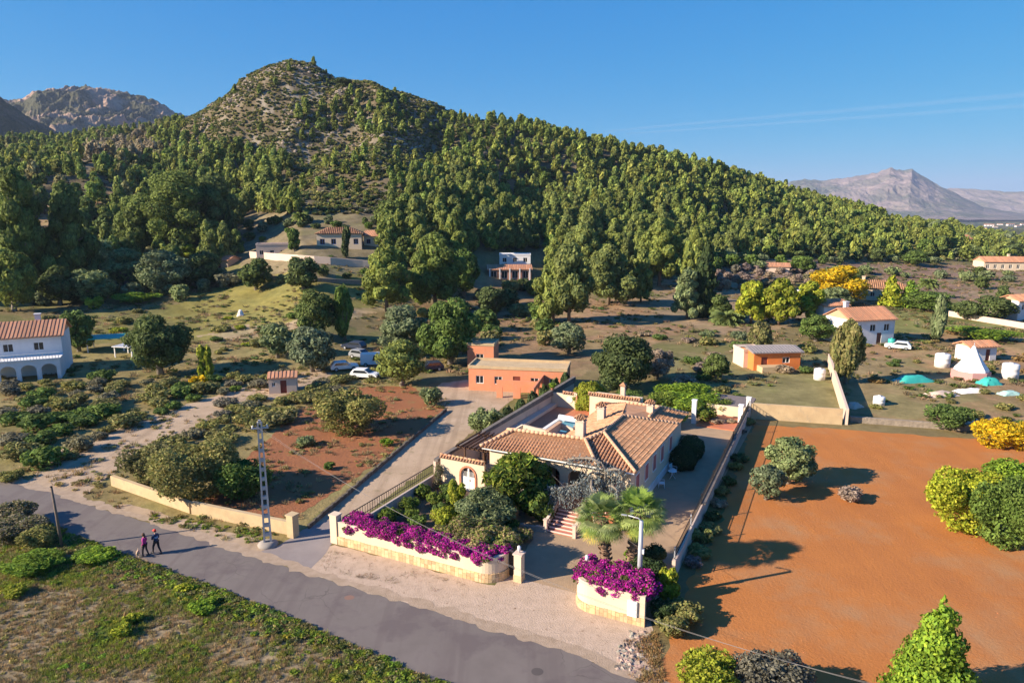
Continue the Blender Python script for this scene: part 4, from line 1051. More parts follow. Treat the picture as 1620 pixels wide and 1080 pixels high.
# rear right terrace, pillars, low wall
RT = vill('rear_terrace', 0, 0); tag(RT, 'terracotta tiled terrace in the rear right corner of the plot', 'terrace')
q = MB(); q.box(18.2, 41.3, 0, 22.9, 46.6, .12); q.build('paving', terra, RT)
q = MB(); q.box(18.3, 46.6, 0, 23.0, 46.85, 1.35); q.build('low_wall', cream, RT)
q = MB(); q.box(18.3, 46.9, 1.0, 23.2, 52.5, 1.2); q.build('grey_roof', mat('grey_roofing', (.20, .16, .15), (.15, .125, .12), 1.5, rough=.95), RT)
for (u, v, h, lab) in ((17.7, 42.3, 2.75, 'white square post left of the rear corner terrace'), (22.6, 44.6, 2.2, 'white square post right of the rear corner terrace beside the railing wall'), (23.0, 47.6, 2.4, 'white square post at the far corner of the right boundary wall')):
    o = vill('post', u, v); o.name = 'white_post'; tag(o, lab, 'post')
    q = MB(); q.box(-.25, -.25, 0, .25, .25, h); q.build('shaft', white, o); q = MB(); q.box(-.3, -.3, h, .3, .3, h+.1); q.build('cap', white, o)
# low stone retaining edges by the steps
q = MB(); 
for i in range(26):
    t = i/25; u = 9.2+4.3*t; v = 8.9-.5*math.sin(t*3); g = random.uniform(.7, 1.1)
    q.obox((u, v, .22), (.12, .02, 0), (0, .13, 0), (0, 0, random.uniform(.18, .28)), (g, g*.97, g*.95))
o = q.build('stone_edging', mat('grey_stone', (.42, .37, .33), (.32, .28, .25), 3, rough=.95, col=True)); o.location = VO; o.rotation_euler = (0,0,VROT); tag(o, 'row of grey stones edging the garden bed by the porch steps', 'edging')

# ================================================================== plants of the villa garden
def lplant(name, kind, pal, u, v, wd, ht, label, cat, leaf, dens=1.0, z=0.0, **kw):
    leaf = leaf * .72; n = int(min(42000, max(300, dens * 3.4 * (wd * ht * 1.6 + wd * wd) / (leaf * leaf)))); n = int(round(n, -2))
    return plant(name, kind, pal, L(u, v, z), wd, ht, label, cat, n=n, size=round(leaf / wd, 4), **kw)
PALS['citrus'] = [(.13, .19, .03), (.08, .13, .025), (.20, .24, .045)]
PALS['citrus2'] = [(.14, .20, .03), (.07, .11, .022), (.24, .26, .05)]
lplant('loquat_tree', 'round', 'citrus2', 10.5, 10.9, 6.2, 5.2, 'large dense dark green tree in front of the villa, left of the porch steps', 'tree', .37, 1.25, seed=3, rz=.4, asp=2.2, outw=.42, var=.55, lobevar=.3, lo=.6)
lplant('loquat_tree', 'round', 'citrus', 12.4, 10.6, 3.4, 3.4, 'smaller dark green tree between the large tree and the porch steps', 'tree', .28, 1.1, seed=4, rz=2.4, asp=2.0)
lplant('olive_tree', 'round', 'olive', 9.2, 6.9, 5.0, 3.5, 'grey green rounded olive tree in front of the large dark tree', 'tree', .17, 1.1, seed=5, rz=1.0, asp=2.6, up=.1, outw=.4)
lplant('shrub', 'upright', 'yellowgreen', 5.6, 8.9, 1.9, 2.9, 'tall yellow green shrub left of the olive tree', 'shrub', .16, 1.2, seed=6, trunk=False)
lplant('shrub', 'bush', 'yellowgreen', 6.1, 6.4, 2.3, 2.0, 'yellow green shrub in the middle of the left garden bed', 'shrub', .16, 1.1, seed=7, trunk=False)
lplant('shrub', 'upright', 'yellowgreen', 6.9, 4.4, 1.9, 1.9, 'bright yellow green shrub behind the middle of the bougainvillea', 'shrub', .15, 1.1, seed=8, trunk=False)
lplant('shrub', 'bush', 'bright', 8.4, 3.2, 2.6, 1.7, 'bright green shrub between the bougainvillea and the olive tree', 'shrub', .16, 1.1, seed=9, trunk=False)
lplant('shrub', 'bush', 'bright', 10.9, 4.6, 2.2, 1.8, 'bright green shrub in front of the olive tree', 'shrub', .18, 1.0, seed=10, trunk=False)
lplant('shrub', 'bush', 'green', 4.5, 9.9, 2.1, 1.7, 'green shrub beside the low boundary wall near the arched gate', 'shrub', .15, 1.1, seed=12, trunk=False)
lplant('shrub', 'bush', 'citrus', 2.0, 7.3, 1.8, 1.4, 'dark green shrub along the low boundary wall, halfway to the arched gate', 'shrub', .15, 1.1, seed=13, trunk=False)
lplant('shrub', 'bush', 'citrus', 1.6, 4.9, 1.9, 1.5, 'dark green shrub along the low boundary wall behind the left end of the bougainvillea', 'shrub', .15, 1.1, seed=14, trunk=False)
lplant('shrub', 'bush', 'bright', 3.6, 2.9, 1.7, 1.2, 'small bright shrub directly behind the left part of the bougainvillea', 'shrub', .14, 1.1, seed=15, trunk=False)
lplant('shrub', 'bush', 'citrus', 3.4, 9.0, 1.6, 1.6, 'dark shrub in the corner of the garden before the arched gate', 'shrub', .15, 1.0, seed=16, trunk=False)
PALS['seedy'] = [(.19, .21, .055), (.28, .23, .11), (.14, .19, .04), (.30, .21, .12)]
lplant('flowering_shrub', 'bush', 'seedy', 9.7, 2.6, 4.2, 3.4, 'olive and pinkish brown flowering shrub above the bougainvillea, left one of two', 'shrub', .16, 1.1, seed=17, trunk=False)
lplant('flowering_shrub', 'bush', 'seedy', 12.3, 2.4, 4.0, 3.5, 'olive and pinkish brown flowering shrub above the rounded end of the street wall', 'shrub', .16, 1.1, seed=18, trunk=False)
lplant('flowering_shrub', 'bush', 'seedy', 11.4, 5.3, 2.6, 1.5, 'low brownish shrub between the olive tree and the yard', 'shrub', .16, .9, seed=19, trunk=False)
PALS['frangi'] = [(.20, .17, .10), (.12, .14, .05), (.28, .24, .17)]
lplant('climbing_rose', 'upright', 'frangi', 1.5, 12.3, 1.6, 2.2, 'thin pale climbing plant left of the white arched gate', 'climbing plant', .12, .35, seed=20, trunk=False)
lplant('shrub', 'bush', 'green', 20.6, 2.9, 1.6, 1.7, 'green shrub left of the palm trunks', 'shrub', .13, 1.1, seed=21, trunk=False)
lplant('shrub', 'bush', 'bright', 21.0, 7.3, 1.2, 1.0, 'small bright shrub behind the two palm trunks', 'shrub', .12, 1.1, seed=22, trunk=False)
lplant('shrub', 'bush', 'box', 22.9, 4.6, 2.6, 2.3, 'dark green shrub right of the lamp post by the boundary wall', 'shrub', .15, 1.1, seed=23, trunk=False)
lplant('shrub', 'bush', 'box', 22.6, 7.5, 1.9, 1.8, 'dark green shrub beside the black railing near the palms', 'shrub', .15, 1.0, seed=24, trunk=False)
lplant('shrub', 'upright', 'yellowgreen', 24.7, 3.4, 1.7, 2.3, 'yellow green shrub outside the right end of the street wall', 'shrub', .17, 1.1, seed=25, trunk=False)
lplant('shrub', 'bush', 'box', 24.9, 1.2, 2.0, 1.5, 'dark shrub in the shade of the right end of the street wall', 'shrub', .16, 1.1, seed=26, trunk=False)
lplant('shrub', 'bush', 'dull', 26.3, 1.7, 2.4, 1.6, 'dull green shrub at the edge of the red field beside the street wall', 'shrub', .17, 1.1, seed=27, trunk=False)
lplant('clipped_shrub', 'dome', 'box', 19.9, 27.3, 2.8, 2.2, 'nearer of two dark clipped dome shrubs at the back right corner of the villa', 'shrub', .15, 1.3, seed=28, trunk=False, lo=.93)
lplant('clipped_shrub', 'dome', 'box', 19.9, 30.8, 2.9, 2.2, 'farther of two dark clipped dome shrubs at the back right corner of the villa', 'shrub', .15, 1.3, seed=29, trunk=False, lo=.93)
lplant('shrub', 'bush', 'yellowgreen', 22.9, 1.9, 1.5, 1.9, 'yellow green shrub just behind the lamp post', 'shrub', .15, 1.0, seed=60, trunk=False)
lplant('shrub', 'bush', 'dull', 25.8, -.1, 2.2, 1.5, 'dull green bush on the bare ground by the right end of the street wall', 'shrub', .17, 1.1, seed=61, trunk=False)
lplant('shrub', 'bush', 'green', 5.0, 7.6, 1.8, 1.4, 'low green shrub between the two tall yellow green shrubs', 'shrub', .15, 1.1, seed=62, trunk=False)
lplant('shrub', 'bush', 'citrus', 1.5, 10.0, 1.6, 1.5, 'dark green shrub along the low boundary wall nearest the arched gate', 'shrub', .15, 1.1, seed=63, trunk=False)
lplant('shrub', 'bush', 'citrus', 3.0, 6.0, 1.5, 1.1, 'dark low shrub in the middle of the left garden path', 'shrub', .15, 1.1, seed=64, trunk=False)
lplant('shrub', 'bush', 'bright', 7.6, 6.0, 1.5, 1.4, 'bright shrub tucked against the left side of the olive tree', 'shrub', .15, 1.1, seed=65, trunk=False)
for i_, (u_, v_, w_2, h_2, p_, l_) in enumerate([(7.2,8.3,2.0,1.7,'green','green shrub wedged between the tall yellow green shrub and the olive tree'),(4.3,5.0,1.7,1.2,'green','green shrub in the left middle of the garden bed'),(8.2,10.4,1.9,1.6,'citrus','dark shrub under the left side of the large tree'),(3.2,11.3,1.6,1.5,'green','green shrub in front of the tiled side wall'),(12.6,6.6,1.8,1.3,'seedy','brownish low shrub at the yard edge of the garden bed'),(6.6,2.6,1.9,1.5,'bright','bright shrub behind the middle of the street wall'),(2.4,2.6,1.5,1.1,'green','green shrub behind the left end of the street wall'),(11.0,7.2,2.0,1.5,'citrus','dark shrub between the olive tree and the large tree')]):
    lplant('shrub', 'bush', p_, u_, v_, w_2, h_2, l_, 'shrub', .15, 1.1, seed=80+i_, trunk=False)
lplant('topiary_tree', 'dome', 'yellowgreen', 5.6, 40.2, 4.4, 4.1, 'round clipped yellow green tree left of the summer kitchen', 'tree', .2, 1.3, seed=30, tkind='round', lo=.9)
lplant('oleander', 'bush', 'citrus2', 13.3, 37.4, 3.6, 3.7, 'tall dark flowering bush right of the summer kitchen', 'shrub', .2, 1.1, seed=31, trunk=False)
lplant('oleander', 'bush', 'green', 15.0, 38.6, 3.2, 3.5, 'tall green bush behind the villa chimney, right of the dark flowering bush', 'shrub', .2, 1.1, seed=32, trunk=False)
lplant('oleander', 'bush', 'bright', 16.1, 40.4, 2.6, 2.7, 'bright green bush between the villa and the rear white post', 'shrub', .2, 1.1, seed=33, trunk=False)
lplant('oleander', 'bush', 'citrus2', 18.6, 43.4, 2.8, 2.2, 'green bush beside the rear corner terrace', 'shrub', .2, 1.0, seed=34, trunk=False)
for i, (u, v, wd_, ht_, pl, lb) in enumerate([(4.2,46.2,3.6,2.4,'box','left end'),(8.5,45.2,5.2,2.6,'green','left part'),(12.8,46.5,4.6,2.8,'citrus','middle'),(16.2,47,4.4,2.6,'bright','right part'),(19.2,48.3,4.0,2.2,'citrus2','right end')]):
    lplant('hedge_shrub', 'bush', pl, u, v, wd_, ht_, 'hedge shrub closing the back of the villa garden, at the ' + lb, 'shrub', .24, .9, seed=35+i, trunk=False)
for i in range(7):
    lplant('clipped_hedge', 'dome', 'cypress', -.6 + .12*i, 27 + 3.1*i, 1.5, 2.7 + .12*i, 'dark hedge shrub in the row outside the left boundary wall', 'shrub', .22, 1.0, seed=45 + i % 2, trunk=False, lo=.9, group='dark hedge shrubs outside the left boundary wall')
# bougainvillea hanging over both street walls
def bougain(name, path, label, wd_=1.3, seed=0, z0=1.75, dens=1.0):
    rng = np.random.default_rng(seed); Lb = []
    for (u, v) in path:
        for k in range(11):
            s = rng.uniform(.20, .40); dv = rng.uniform(-.22, wd_*.8); Lb.append((u + rng.uniform(-.35, .35), v + dv, z0 + (rng.uniform(-.38, .22) if dv < .1 else rng.uniform(-.3, .30)), s*1.15, s, s*.8))
    o = empty(name, (VO[0], VO[1], 0), VROT); tag(o, label, 'bougainvillea')
    V, Fq, c = leaves(rng, Lb, int(len(path) * 1000 * dens), .095, asp=1.5, outw=.4, lo=.75, cols=[(.10, .12, .03), (.07, .09, .025), (.16, .13, .05)])
    link('leaves', link_quads('leaves', V, Fq, [leafm], c), o)
    V, Fq, c = leaves(rng, Lb, int(len(path) * 3400 * dens), .088, asp=1.1, outw=.55, lo=.88, cols=[(.50, .020, .31), (.42, .016, .27), (.60, .06, .40), (.36, .02, .24)], var=.4)
    nz = fbm(V[::4, 0] * 1.6, V[::4, 2] * 1.8 + V[::4, 1], 3, seed + 3) > .33
    V = V.reshape(-1, 4, 3)[nz].reshape(-1, 3); c = c[nz]
    link('bracts', link_quads('bracts', V, np.arange(len(V)).reshape(-1, 4), [flowerm], c), o)
bougain('bougainvillea', [(x, .25) for x in np.linspace(1.3, 13.0, 40)] + [(13.6, 1.0)], 'long band of magenta bougainvillea spilling over the left street wall', 1.6, 5, 1.72)
bougain('bougainvillea', [(19.5, 1.3), (19.9, .7)] + [(x, .3) for x in np.linspace(20.3, 24.0, 16)] + [(x, 1.2) for x in np.linspace(20.3, 23.4, 9)], 'magenta bougainvillea heaped over the short street wall below the palms', 1.7, 9, 1.95)

# fan palms
PALS['palm'] = [(.15, .19, .06)]
def fan_palm(u, v, h, R_, label, seed, lean=(0, 0)):
    rng = np.random.default_rng(seed); o = empty('fan_palm', L(u, v), VROT); tag(o, label, 'palm tree', None)
    q = MB(); n = 14
    q.tube([(lean[0]*i/n, lean[1]*i/n, h*i/n) for i in range(n+1)], [.36 - .10*math.sin(i/n*3) + (.05 if i % 2 else 0) for i in range(n+1)], 12, (1, 1, 1))
    for i in range(150):                                         # old leaf bases
        zz = rng.random(); a = i*2.4; r = .30
        c = Vector((lean[0]*zz + r*math.cos(a), lean[1]*zz + r*math.sin(a), h*zz)); d = Vector((math.cos(a), math.sin(a), .8))
        q.obox(c + d*.06, d*.10, Vector((-math.sin(a), math.cos(a), 0))*.07, Vector((0, 0, .03)), (rng.uniform(.6, 1.6),)*3)
    q.build('trunk', mat('palm_trunk', (.17, .105, .07), (.26, .17, .12), 5, rough=.95, bump=.04, col=True), o)
    def fronds(N, e0, e1, cols, name, rr, pet):
        V = []; C_ = []
        for i in range(N):
            a = i*2.39996 + rng.uniform(-.2, .2); el = e0 + (e1-e0)*((i+.5)/N) + rng.uniform(-.1, .1)
            d = np.array([math.cos(a)*math.cos(el), math.sin(a)*math.cos(el), math.sin(el)]); sd = np.array([-math.sin(a), math.cos(a), 0.]); upv = np.cross(d, sd) * -1
            if upv[2] < 0: upv = -upv
            top_ = np.array([lean[0], lean[1], h]); c0 = top_ + d*.15; c1 = top_ + d*pet*rng.uniform(.8, 1.1) - np.array([0, 0, .12*pet*math.cos(el)])
            col = np.array(cols[rng.integers(len(cols))]) * rng.uniform(.8, 1.2)
            w0 = sd*.025; V += [c0-w0, c0+w0, c1+w0, c1-w0]; C_.append(col*1.1)
            S_ = 24; L0 = rr*rng.uniform(.85, 1.1)
            for k in range(S_):
                t = (k+.5)/S_*2-1; an = t*1.75; ln = L0*(1-.25*abs(t)**2)
                dd = d*math.cos(an) + sd*math.sin(an); dd = dd + upv*(-.10 + .12*abs(t)); dd /= np.linalg.norm(dd)
                pr = np.cross(dd, upv); pr /= np.linalg.norm(pr); wv = pr*.017*L0*1.9
                m1 = c1 + dd*ln*.6; tip = c1 + dd*ln*.97 - np.array([0, 0, .24*ln*rng.uniform(.5, 1.3)])
                V += [c1-wv*.3, m1-wv, m1+wv, c1+wv*.3]; C_.append(col*rng.uniform(.85, 1.15))
                V += [m1-wv, tip-wv*.15, tip+wv*.15, m1+wv]; C_.append(col*rng.uniform(.9, 1.3))
        V = np.array(V); link(name, link_quads(name, V, np.arange(len(V)).reshape(-1, 4), [leafm], np.array(C_)), o)
    fronds(46, -.45, 1.35, [(.26, .34, .09), (.34, .40, .15), (.19, .28, .06)], 'fronds', R_*.56, R_*.62)
    fronds(9, -.9, -.45, [(.50, .40, .04), (.56, .42, .08), (.34, .34, .06)], 'yellow_fronds', R_*.5, R_*.5)
fan_palm(20.05, 4.9, 4.0, 1.85, 'shorter fan palm, left one of the two beside the lamp post', 3, (-.55, .0))
fan_palm(21.4, 5.7, 4.5, 1.85, 'taller fan palm, right one of the two beside the lamp post', 4, (.45, .1))

# weeping blue cedar over the porch
rng = np.random.default_rng(77); CE = empty('weeping_cedar', (VO[0], VO[1], 0), VROT); tag(CE, 'weeping blue grey cedar trained over the porch steps and corner', 'tree')
arms = [[(17.2,12.6,0),(17.1,12.7,2.5),(17.0,12.9,4.3),(16.6,12.9,4.9)], [(17.1,12.8,3.4),(16.2,12.0,3.6),(15.2,11.4,3.3),(14.0,10.9,2.95),(13.2,10.6,2.8)],
        [(16.6,12.9,4.8),(15.6,13.3,4.9),(14.4,13.2,4.75),(13.6,13.2,4.5)], [(17.0,12.9,4.2),(17.8,12.9,4.5),(18.6,12.9,4.35)], [(17.1,12.8,3.0),(17.8,12.3,3.3),(18.5,12.0,3.0)],
        [(16.9,12.9,3.8),(16.1,12.4,4.1),(15.6,11.9,3.7)], [(16.2,12.0,3.6),(16.4,11.3,3.3),(16.9,10.8,2.9)]]
q = MB()
for i, a in enumerate(arms): q.tube(a, [.13, .11, .08, .05][:len(a)] if len(a) <= 4 else [.09, .08, .06, .05, .03], 6)
q.build('trunk', barkg, CE)
V = []; C_ = []
for i, a in enumerate(arms):
    pts = [Vector(p) for p in a]; N = [50, 240, 70, 55, 80, 60, 70][i]
    for k in range(N):
        t = rng.random() * (len(pts)-1); j = int(t); p = pts[j].lerp(pts[j+1], t-j)
        if i == 0 and p.z < 3: continue
        p = p + Vector(rng.normal(size=3) * [.28, .28, .12]); ln = rng.uniform(.5, 1.5) * (1.2 if i in (1, 4, 6) else .8); n_s = max(3, int(ln/.11))
        dx, dy = rng.normal(size=2)*.06; x, y_, z_ = p
        for s_ in range(n_s):
            c = np.array([x + dx*s_ + rng.normal()*.03, y_ + dy*s_ + rng.normal()*.03, z_ - ln*s_/n_s])
            aa = rng.normal(size=3); aa[2] = -1.2; aa /= np.linalg.norm(aa); bb = np.cross(aa, rng.normal(size=3)); bb /= np.linalg.norm(bb)
            V += [c-aa*.09, c+bb*.045, c+aa*.10, c-bb*.045]; C_.append(np.array((.27, .32, .28) if rng.random() < .75 else (.34, .31, .21)) * rng.uniform(.6, 1.25))
V = np.array(V); link('foliage', link_quads('foliage', V, np.arange(len(V)).reshape(-1, 4), [leafm], np.array(C_)), CE)

# white garden chairs beside the shaded wall
def chair(u, v, rz, label):
    o = empty('garden_chair', L(u, v, .02), VROT + rz); tag(o, label, 'chair', 'white garden chairs by the villa wall')
    m_ = mat('white_plastic', (.72, .72, .74), rough=.45)
    q = MB(); q.box(-.24, -.24, .41, .24, .24, .44); q.build('seat', m_, o)
    q = MB(); q.tube([(-.24,.24,.42),(-.24,.30,.9)], .02, 6); q.tube([(.24,.24,.42),(.24,.30,.9)], .02, 6)
    for i in range(5): q.obox((-.18+.09*i, .28, .68), (.028,0,0), (0,.01,0), (0,.03,.22))
    q.obox((0, .305, .9), (.25,0,0), (0,.02,0), (0,0,.03)); q.build('backrest', m_, o)
    for x in (-.22, .22):
        for y_ in (-.22, .24): q = MB(); q.tube([(x, y_, .42), (x*1.12, y_*1.15, 0)], .022, 6); q.build('leg', m_, o)
        q = MB(); q.tube([(x*1.1, .27, .66), (x*1.1, -.24, .66), (x*1.1, -.25, .42)], .022, 6); q.build('armrest', m_, o)
chair(19.5, 25.4, 1.3, 'white garden chair between the dark clipped shrubs and the white table')
chair(19.4, 21.6, 1.9, 'white garden chair standing alone against the shaded villa wall')
o = empty('garden_table', L(19.7, 24.2, .02), VROT); tag(o, 'small white round garden table against the shaded villa wall', 'table')
q = MB(); q.lathe([(.40, .70), (.42, .71), (.42, .73), (.40, .74)], 20); q.build('tabletop', MATS['white_plastic'], o)
for i in range(3):
    a = i*2.09; q = MB(); q.tube([(.05*math.cos(a), .05*math.sin(a), .7), (.06*math.cos(a), .06*math.sin(a), .3), (.32*math.cos(a), .32*math.sin(a), 0)], .022, 6); q.build('leg', MATS['white_plastic'], o)
# potted plant on the back wall
o = empty('potted_plant', L(1.15, 38.9, 2.75), VROT); tag(o, 'potted green plant standing on the left boundary wall corner', 'potted plant')
q = MB(); q.lathe([(.14, 0), (.2, .32), (.22, .34)], 12); q.build('pot', brick, o)
c_ = link('foliage', crown_mesh('bush', 'bright', 300, .16, 3), o); c_.scale = (1.1, 1.1, .9); c_.location = (0, 0, .3)

# ================================================================== poles and cables
def wpt(px, py, z_): return P(px, py, z_)
pb_ = P(424, 862)
o = empty('utility_pole', pb_, .3); tag(o, 'tall pale concrete utility pole with openings at the left edge of the driveway', 'utility pole')
q = MB(); ht = 9.6; conm = mat('pole_concrete', (.50, .47, .45), (.40, .37, .35), 2, rough=.9, col=True)
for s_ in (-1, 1): q.add([(s_*.30, -.16, 0), (s_*.17, -.16, 0), (s_*.17, .16, 0), (s_*.30, .16, 0), (s_*.17, -.11, ht), (s_*.07, -.11, ht), (s_*.07, .11, ht), (s_*.17, .11, ht)], [(0,1,2,3),(4,5,6,7),(0,1,5,4),(1,2,6,5),(2,3,7,6),(3,0,4,7)])
for i in range(14):
    z_ = .05 + ht*i/13.2; k = 1 - .45*i/13; q.box(-.18*k, -.12*k, z_, .18*k, .12*k, z_+.26)
q.build('shaft', conm, o)
q = MB(); q.lathe([(.75, -.1), (.75, .16), (.5, .3), (.45, .32)], 10, col=(.6, .57, .53)); q.build('footing', conm, o)
q = MB(); q.box(-.6, -.06, ht-.5, .6, .06, ht-.4); q.build('crossarm', metalg, o)
for x in (-.5, 0, .5): q = MB(); q.lathe([(.03, 0), (.07, .03), (.04, .08), (.07, .12), (.03, .18)], 8, (x, 0, ht-.4 if x else ht)); q.build('insulator', white, o)
pw_ = P(98, 865)
o = empty('wooden_pole', pw_); tag(o, 'weathered leaning wooden pole at the grassy edge of the road', 'utility pole')
q = MB(); q.tube([(0, 0, -.1), (-.1, 0, 2.4), (-.22, 0, 4.75)], [.115, .10, .085], 10); q.build('shaft', mat('weathered_wood', (.20, .15, .115), (.13, .10, .08), 5, rough=.95, bump=.02), o)
q = MB(); q.tube([(-.22, 0, 4.74), (-.22, 0, 4.80)], [.10, .09], 10); q.build('cap', darkm, o)
lp = L(22.95, 2.6)
o = empty('lamp_post', lp, VROT); tag(o, 'grey metal street lamp post rising out of the bougainvillea', 'street lamp')
q = MB(); q.tube([(0, 0, 0), (0, 0, 5.5)], [.20, .125], 12); q.build('pole', metalg, o)
q = MB(); q.tube([(0, 0, 5.45), (-.2, 0, 5.62), (-.85, -.1, 5.72)], [.05, .04, .035], 8); a_ = q.build('arm', metalg, o)
q = MB(); q.obox((-1.1, -.12, 5.71), (.18, .02, 0), (0, .055, 0), (0, 0, .025)); q.build('lamp_head', metalg, o)
q = MB(); q.box(.12, -.08, 3.3, .24, .08, 3.6); q.box(-.14, -.14, 0, .14, .14, .5); q.build('junction_box', white, o)
def cable(p0, p1, sag, label, r=.007):
    p0 = Vector(p0); p1 = Vector(p1); q = MB(); pts = []
    for i in range(41):
        t = i/40; p = p0.lerp(p1, t); p.z -= sag*4*t*(1-t); pts.append(p)
    q.tube(pts, r, 5); o = q.build('cable', mat('cable', (.22, .20, .19), rough=.6)); tag(o, label, 'cable', None)
tp = (pb_[0], pb_[1], ht - .3)
far1 = Vector(L(42, -9.0, 6.2))
cable((tp[0] - .3, tp[1], tp[2]), far1, 2.6, 'upper thin cable running from the concrete pole over the street wall to the right')
cable((tp[0] + .3, tp[1], tp[2] - .3), far1 + Vector((.7, .6, -.35)), 2.8, 'lower thin cable running from the concrete pole over the street wall to the right')
cable(L(10.5, 13.9, 3.9), (lp[0], lp[1], 3.6), .45, 'thin cable from the villa front to the lamp post')
# farther sloping wires are too faint to build

# ================================================================== walkers and their dog
def skin(name, pts, edges, rads, m, parent, sub=2):
    me = bpy.data.meshes.new(name); me.from_pydata(pts, edges, []); me.materials.append(m)
    o = link(name, me, parent)
    md = o.modifiers.new('skin', 'SKIN'); md.use_smooth_shade = True
    if not me.skin_vertices: pass
    for i, r in enumerate(rads):
        r = r if hasattr(r, '__len__') else (r, r); me.skin_vertices[0].data[i].radius = r
        me.skin_vertices[0].data[i].use_root = (i == 0)
    sb = o.modifiers.new('sub', 'SUBSURF'); sb.levels = sub; sb.render_levels = sub
    return o
skinm = mat('skin', (.55, .33, .24), rough=.6)
def walker(loc, rz, sc, label, jacket, stripe, trous, hat, hairc, stride, arms):
    o = empty('person', loc, rz); o.scale = (sc, sc, sc); tag(o, label, 'person')
    s = stride   # local axes: +Y is forward
    J = dict(pel=(0,0,.95), sp=(0,.01,1.12), ch=(0,.02,1.32), nk=(0,.03,1.47), hb=(0,.05,1.56), hd=(0,.07,1.66), ht=(0,.06,1.73),
             lh=(-.10,0,.92), lk=(-.11,s*.5+.06,.50), la=(-.11,s*.95,.09), lt=(-.12,s*.95+.15,.04),
             rh=(.10,0,.92), rk=(.11,-s*.30+.05,.50), ra=(.11,-s*.95,.12), rt=(.12,-s*.95+.14,.05),
             ls=(-.19,.02,1.38), rs=(.19,.02,1.38))
    if arms == 'folded': J.update(le=(-.24,.06,1.12), lw=(.02,.22,1.17), lf=(.10,.22,1.18), re=(.24,.06,1.10), rw=(-.02,.24,1.12), rf=(-.10,.23,1.13))
    else: J.update(le=(-.25,-.06,1.12), lw=(-.22,.10,.92), lf=(-.21,.13,.83), re=(.25,.02,1.12), rw=(.23,.18,.98), rf=(.22,.23,.91))
    keys = list(J); ix = {k: i for i, k in enumerate(keys)}
    E = [('pel','sp'),('sp','ch'),('ch','nk'),('nk','hb'),('hb','hd'),('hd','ht'),('pel','lh'),('lh','lk'),('lk','la'),('la','lt'),('pel','rh'),('rh','rk'),('rk','ra'),('ra','rt'),('ch','ls'),('ls','le'),('le','lw'),('lw','lf'),('ch','rs'),('rs','re'),('re','rw'),('rw','rf')]
    rd = dict(pel=.10, sp=.10, ch=.115, nk=.052, hb=.06, hd=.085, ht=.06, lh=.08, lk=.055, la=.036, lt=.032, rh=.08, rk=.055, ra=.036, rt=.032, ls=.055, rs=.055, le=.040, re=.040, lw=.028, rw=.028, lf=.030, rf=.030)
    skin('body', [J[k] for k in keys], [(ix[a], ix[b]) for a, b in E], [rd[k] for k in keys], skinm, o)
    def part(name, ks, es, gr, m, extra=None):
        pts = [J[k] if isinstance(k, str) else k for k in ks]; kk = {k: i for i, k in enumerate(ks)}
        return skin(name, pts, [(kk[a], kk[b]) for a, b in es], [(gr[k] if isinstance(gr, dict) else rd[k] + gr) for k in ks], m, o)
    part('jacket', ['sp','ch','nk','ls','le','lw','rs','re','rw','pel'], [('sp','ch'),('ch','nk'),('ch','ls'),('ls','le'),('le','lw'),('ch','rs'),('rs','re'),('re','rw'),('sp','pel')],
         dict(sp=(.155,.13), ch=(.165,.135), nk=.07, ls=.09, le=.065, lw=.048, rs=.09, re=.065, rw=.048, pel=(.16,.135)), jacket)
    part('trousers', ['pel','lh','lk','la','rh','rk','ra'], [('pel','lh'),('lh','lk'),('lk','la'),('pel','rh'),('rh','rk'),('rk','ra')],
         dict(pel=(.13,.115), lh=.10, lk=.072, la=.052, rh=.10, rk=.072, ra=.052), trous)
    for a, b in (('la', 'lt'), ('ra', 'rt')):
        q = MB(); A = Vector(J[a]); B = Vector(J[b]); m_ = (A+B)/2
        q.tube([(A.x, A.y-.07, .055+A.z-.09), (A.x, A.y-.02, .06+A.z-.09), (m_.x, m_.y+.03, .05+B.z-.04), (B.x, B.y+.07, .035+B.z-.04), (B.x, B.y+.10, .03+B.z-.04)], [.03, .055, .052, .042, .02], 10); q.build('shoe', mat('dark_shoe', (.03,.03,.035), rough=.6), o)
    # fingers
    for k, w in (('lf', 'lw'), ('rf', 'rw')):
        A = Vector(J[k]); d = (A-Vector(J[w])).normalized(); q = MB(); sd = d.cross(Vector((0,0,1))).normalized()
        for f in range(4): q.tube([A+sd*(.02*(f-1.5)), A+sd*(.021*(f-1.5))+d*.045, A+sd*(.02*(f-1.5))+d*(.065+.008*(f % 3))-Vector((0,0,.02))], [.010,.009,.006], 6)
        q.tube([A-d*.02-sd*.03, A-sd*.05+d*.015, A-sd*.045+d*.035], [.011,.010,.007], 6); q.build('hand', skinm, o)
    # face
    hd = Vector(J['hd']); q = MB(); q.tube([hd+Vector((0,.078,0)), hd+Vector((0,.108,-.018)), hd+Vector((0,.083,-.03))], [.010,.014,.008], 6); q.build('nose', skinm, o)
    for x in (-.032, .032): q = MB(); q.lathe([(.004,-.008),(.011,0),(.004,.008)], 8, (hd.x+x, hd.y+.078, hd.z+.012)); q.build('eye', darkm, o)
    q = MB(); q.obox(hd+Vector((0,.086,-.052)), (.024,0,0), (0,.004,0), (0,0,.005)); q.build('mouth', mat('lips', (.40,.14,.12)), o)
    for x in (-.083, .083): q = MB(); q.lathe([(.006,-.028),(.016,0),(.008,.028)], 8, (hd.x+x, hd.y-.005, hd.z-.008)); q.build('ear', skinm, o)
    q = MB()
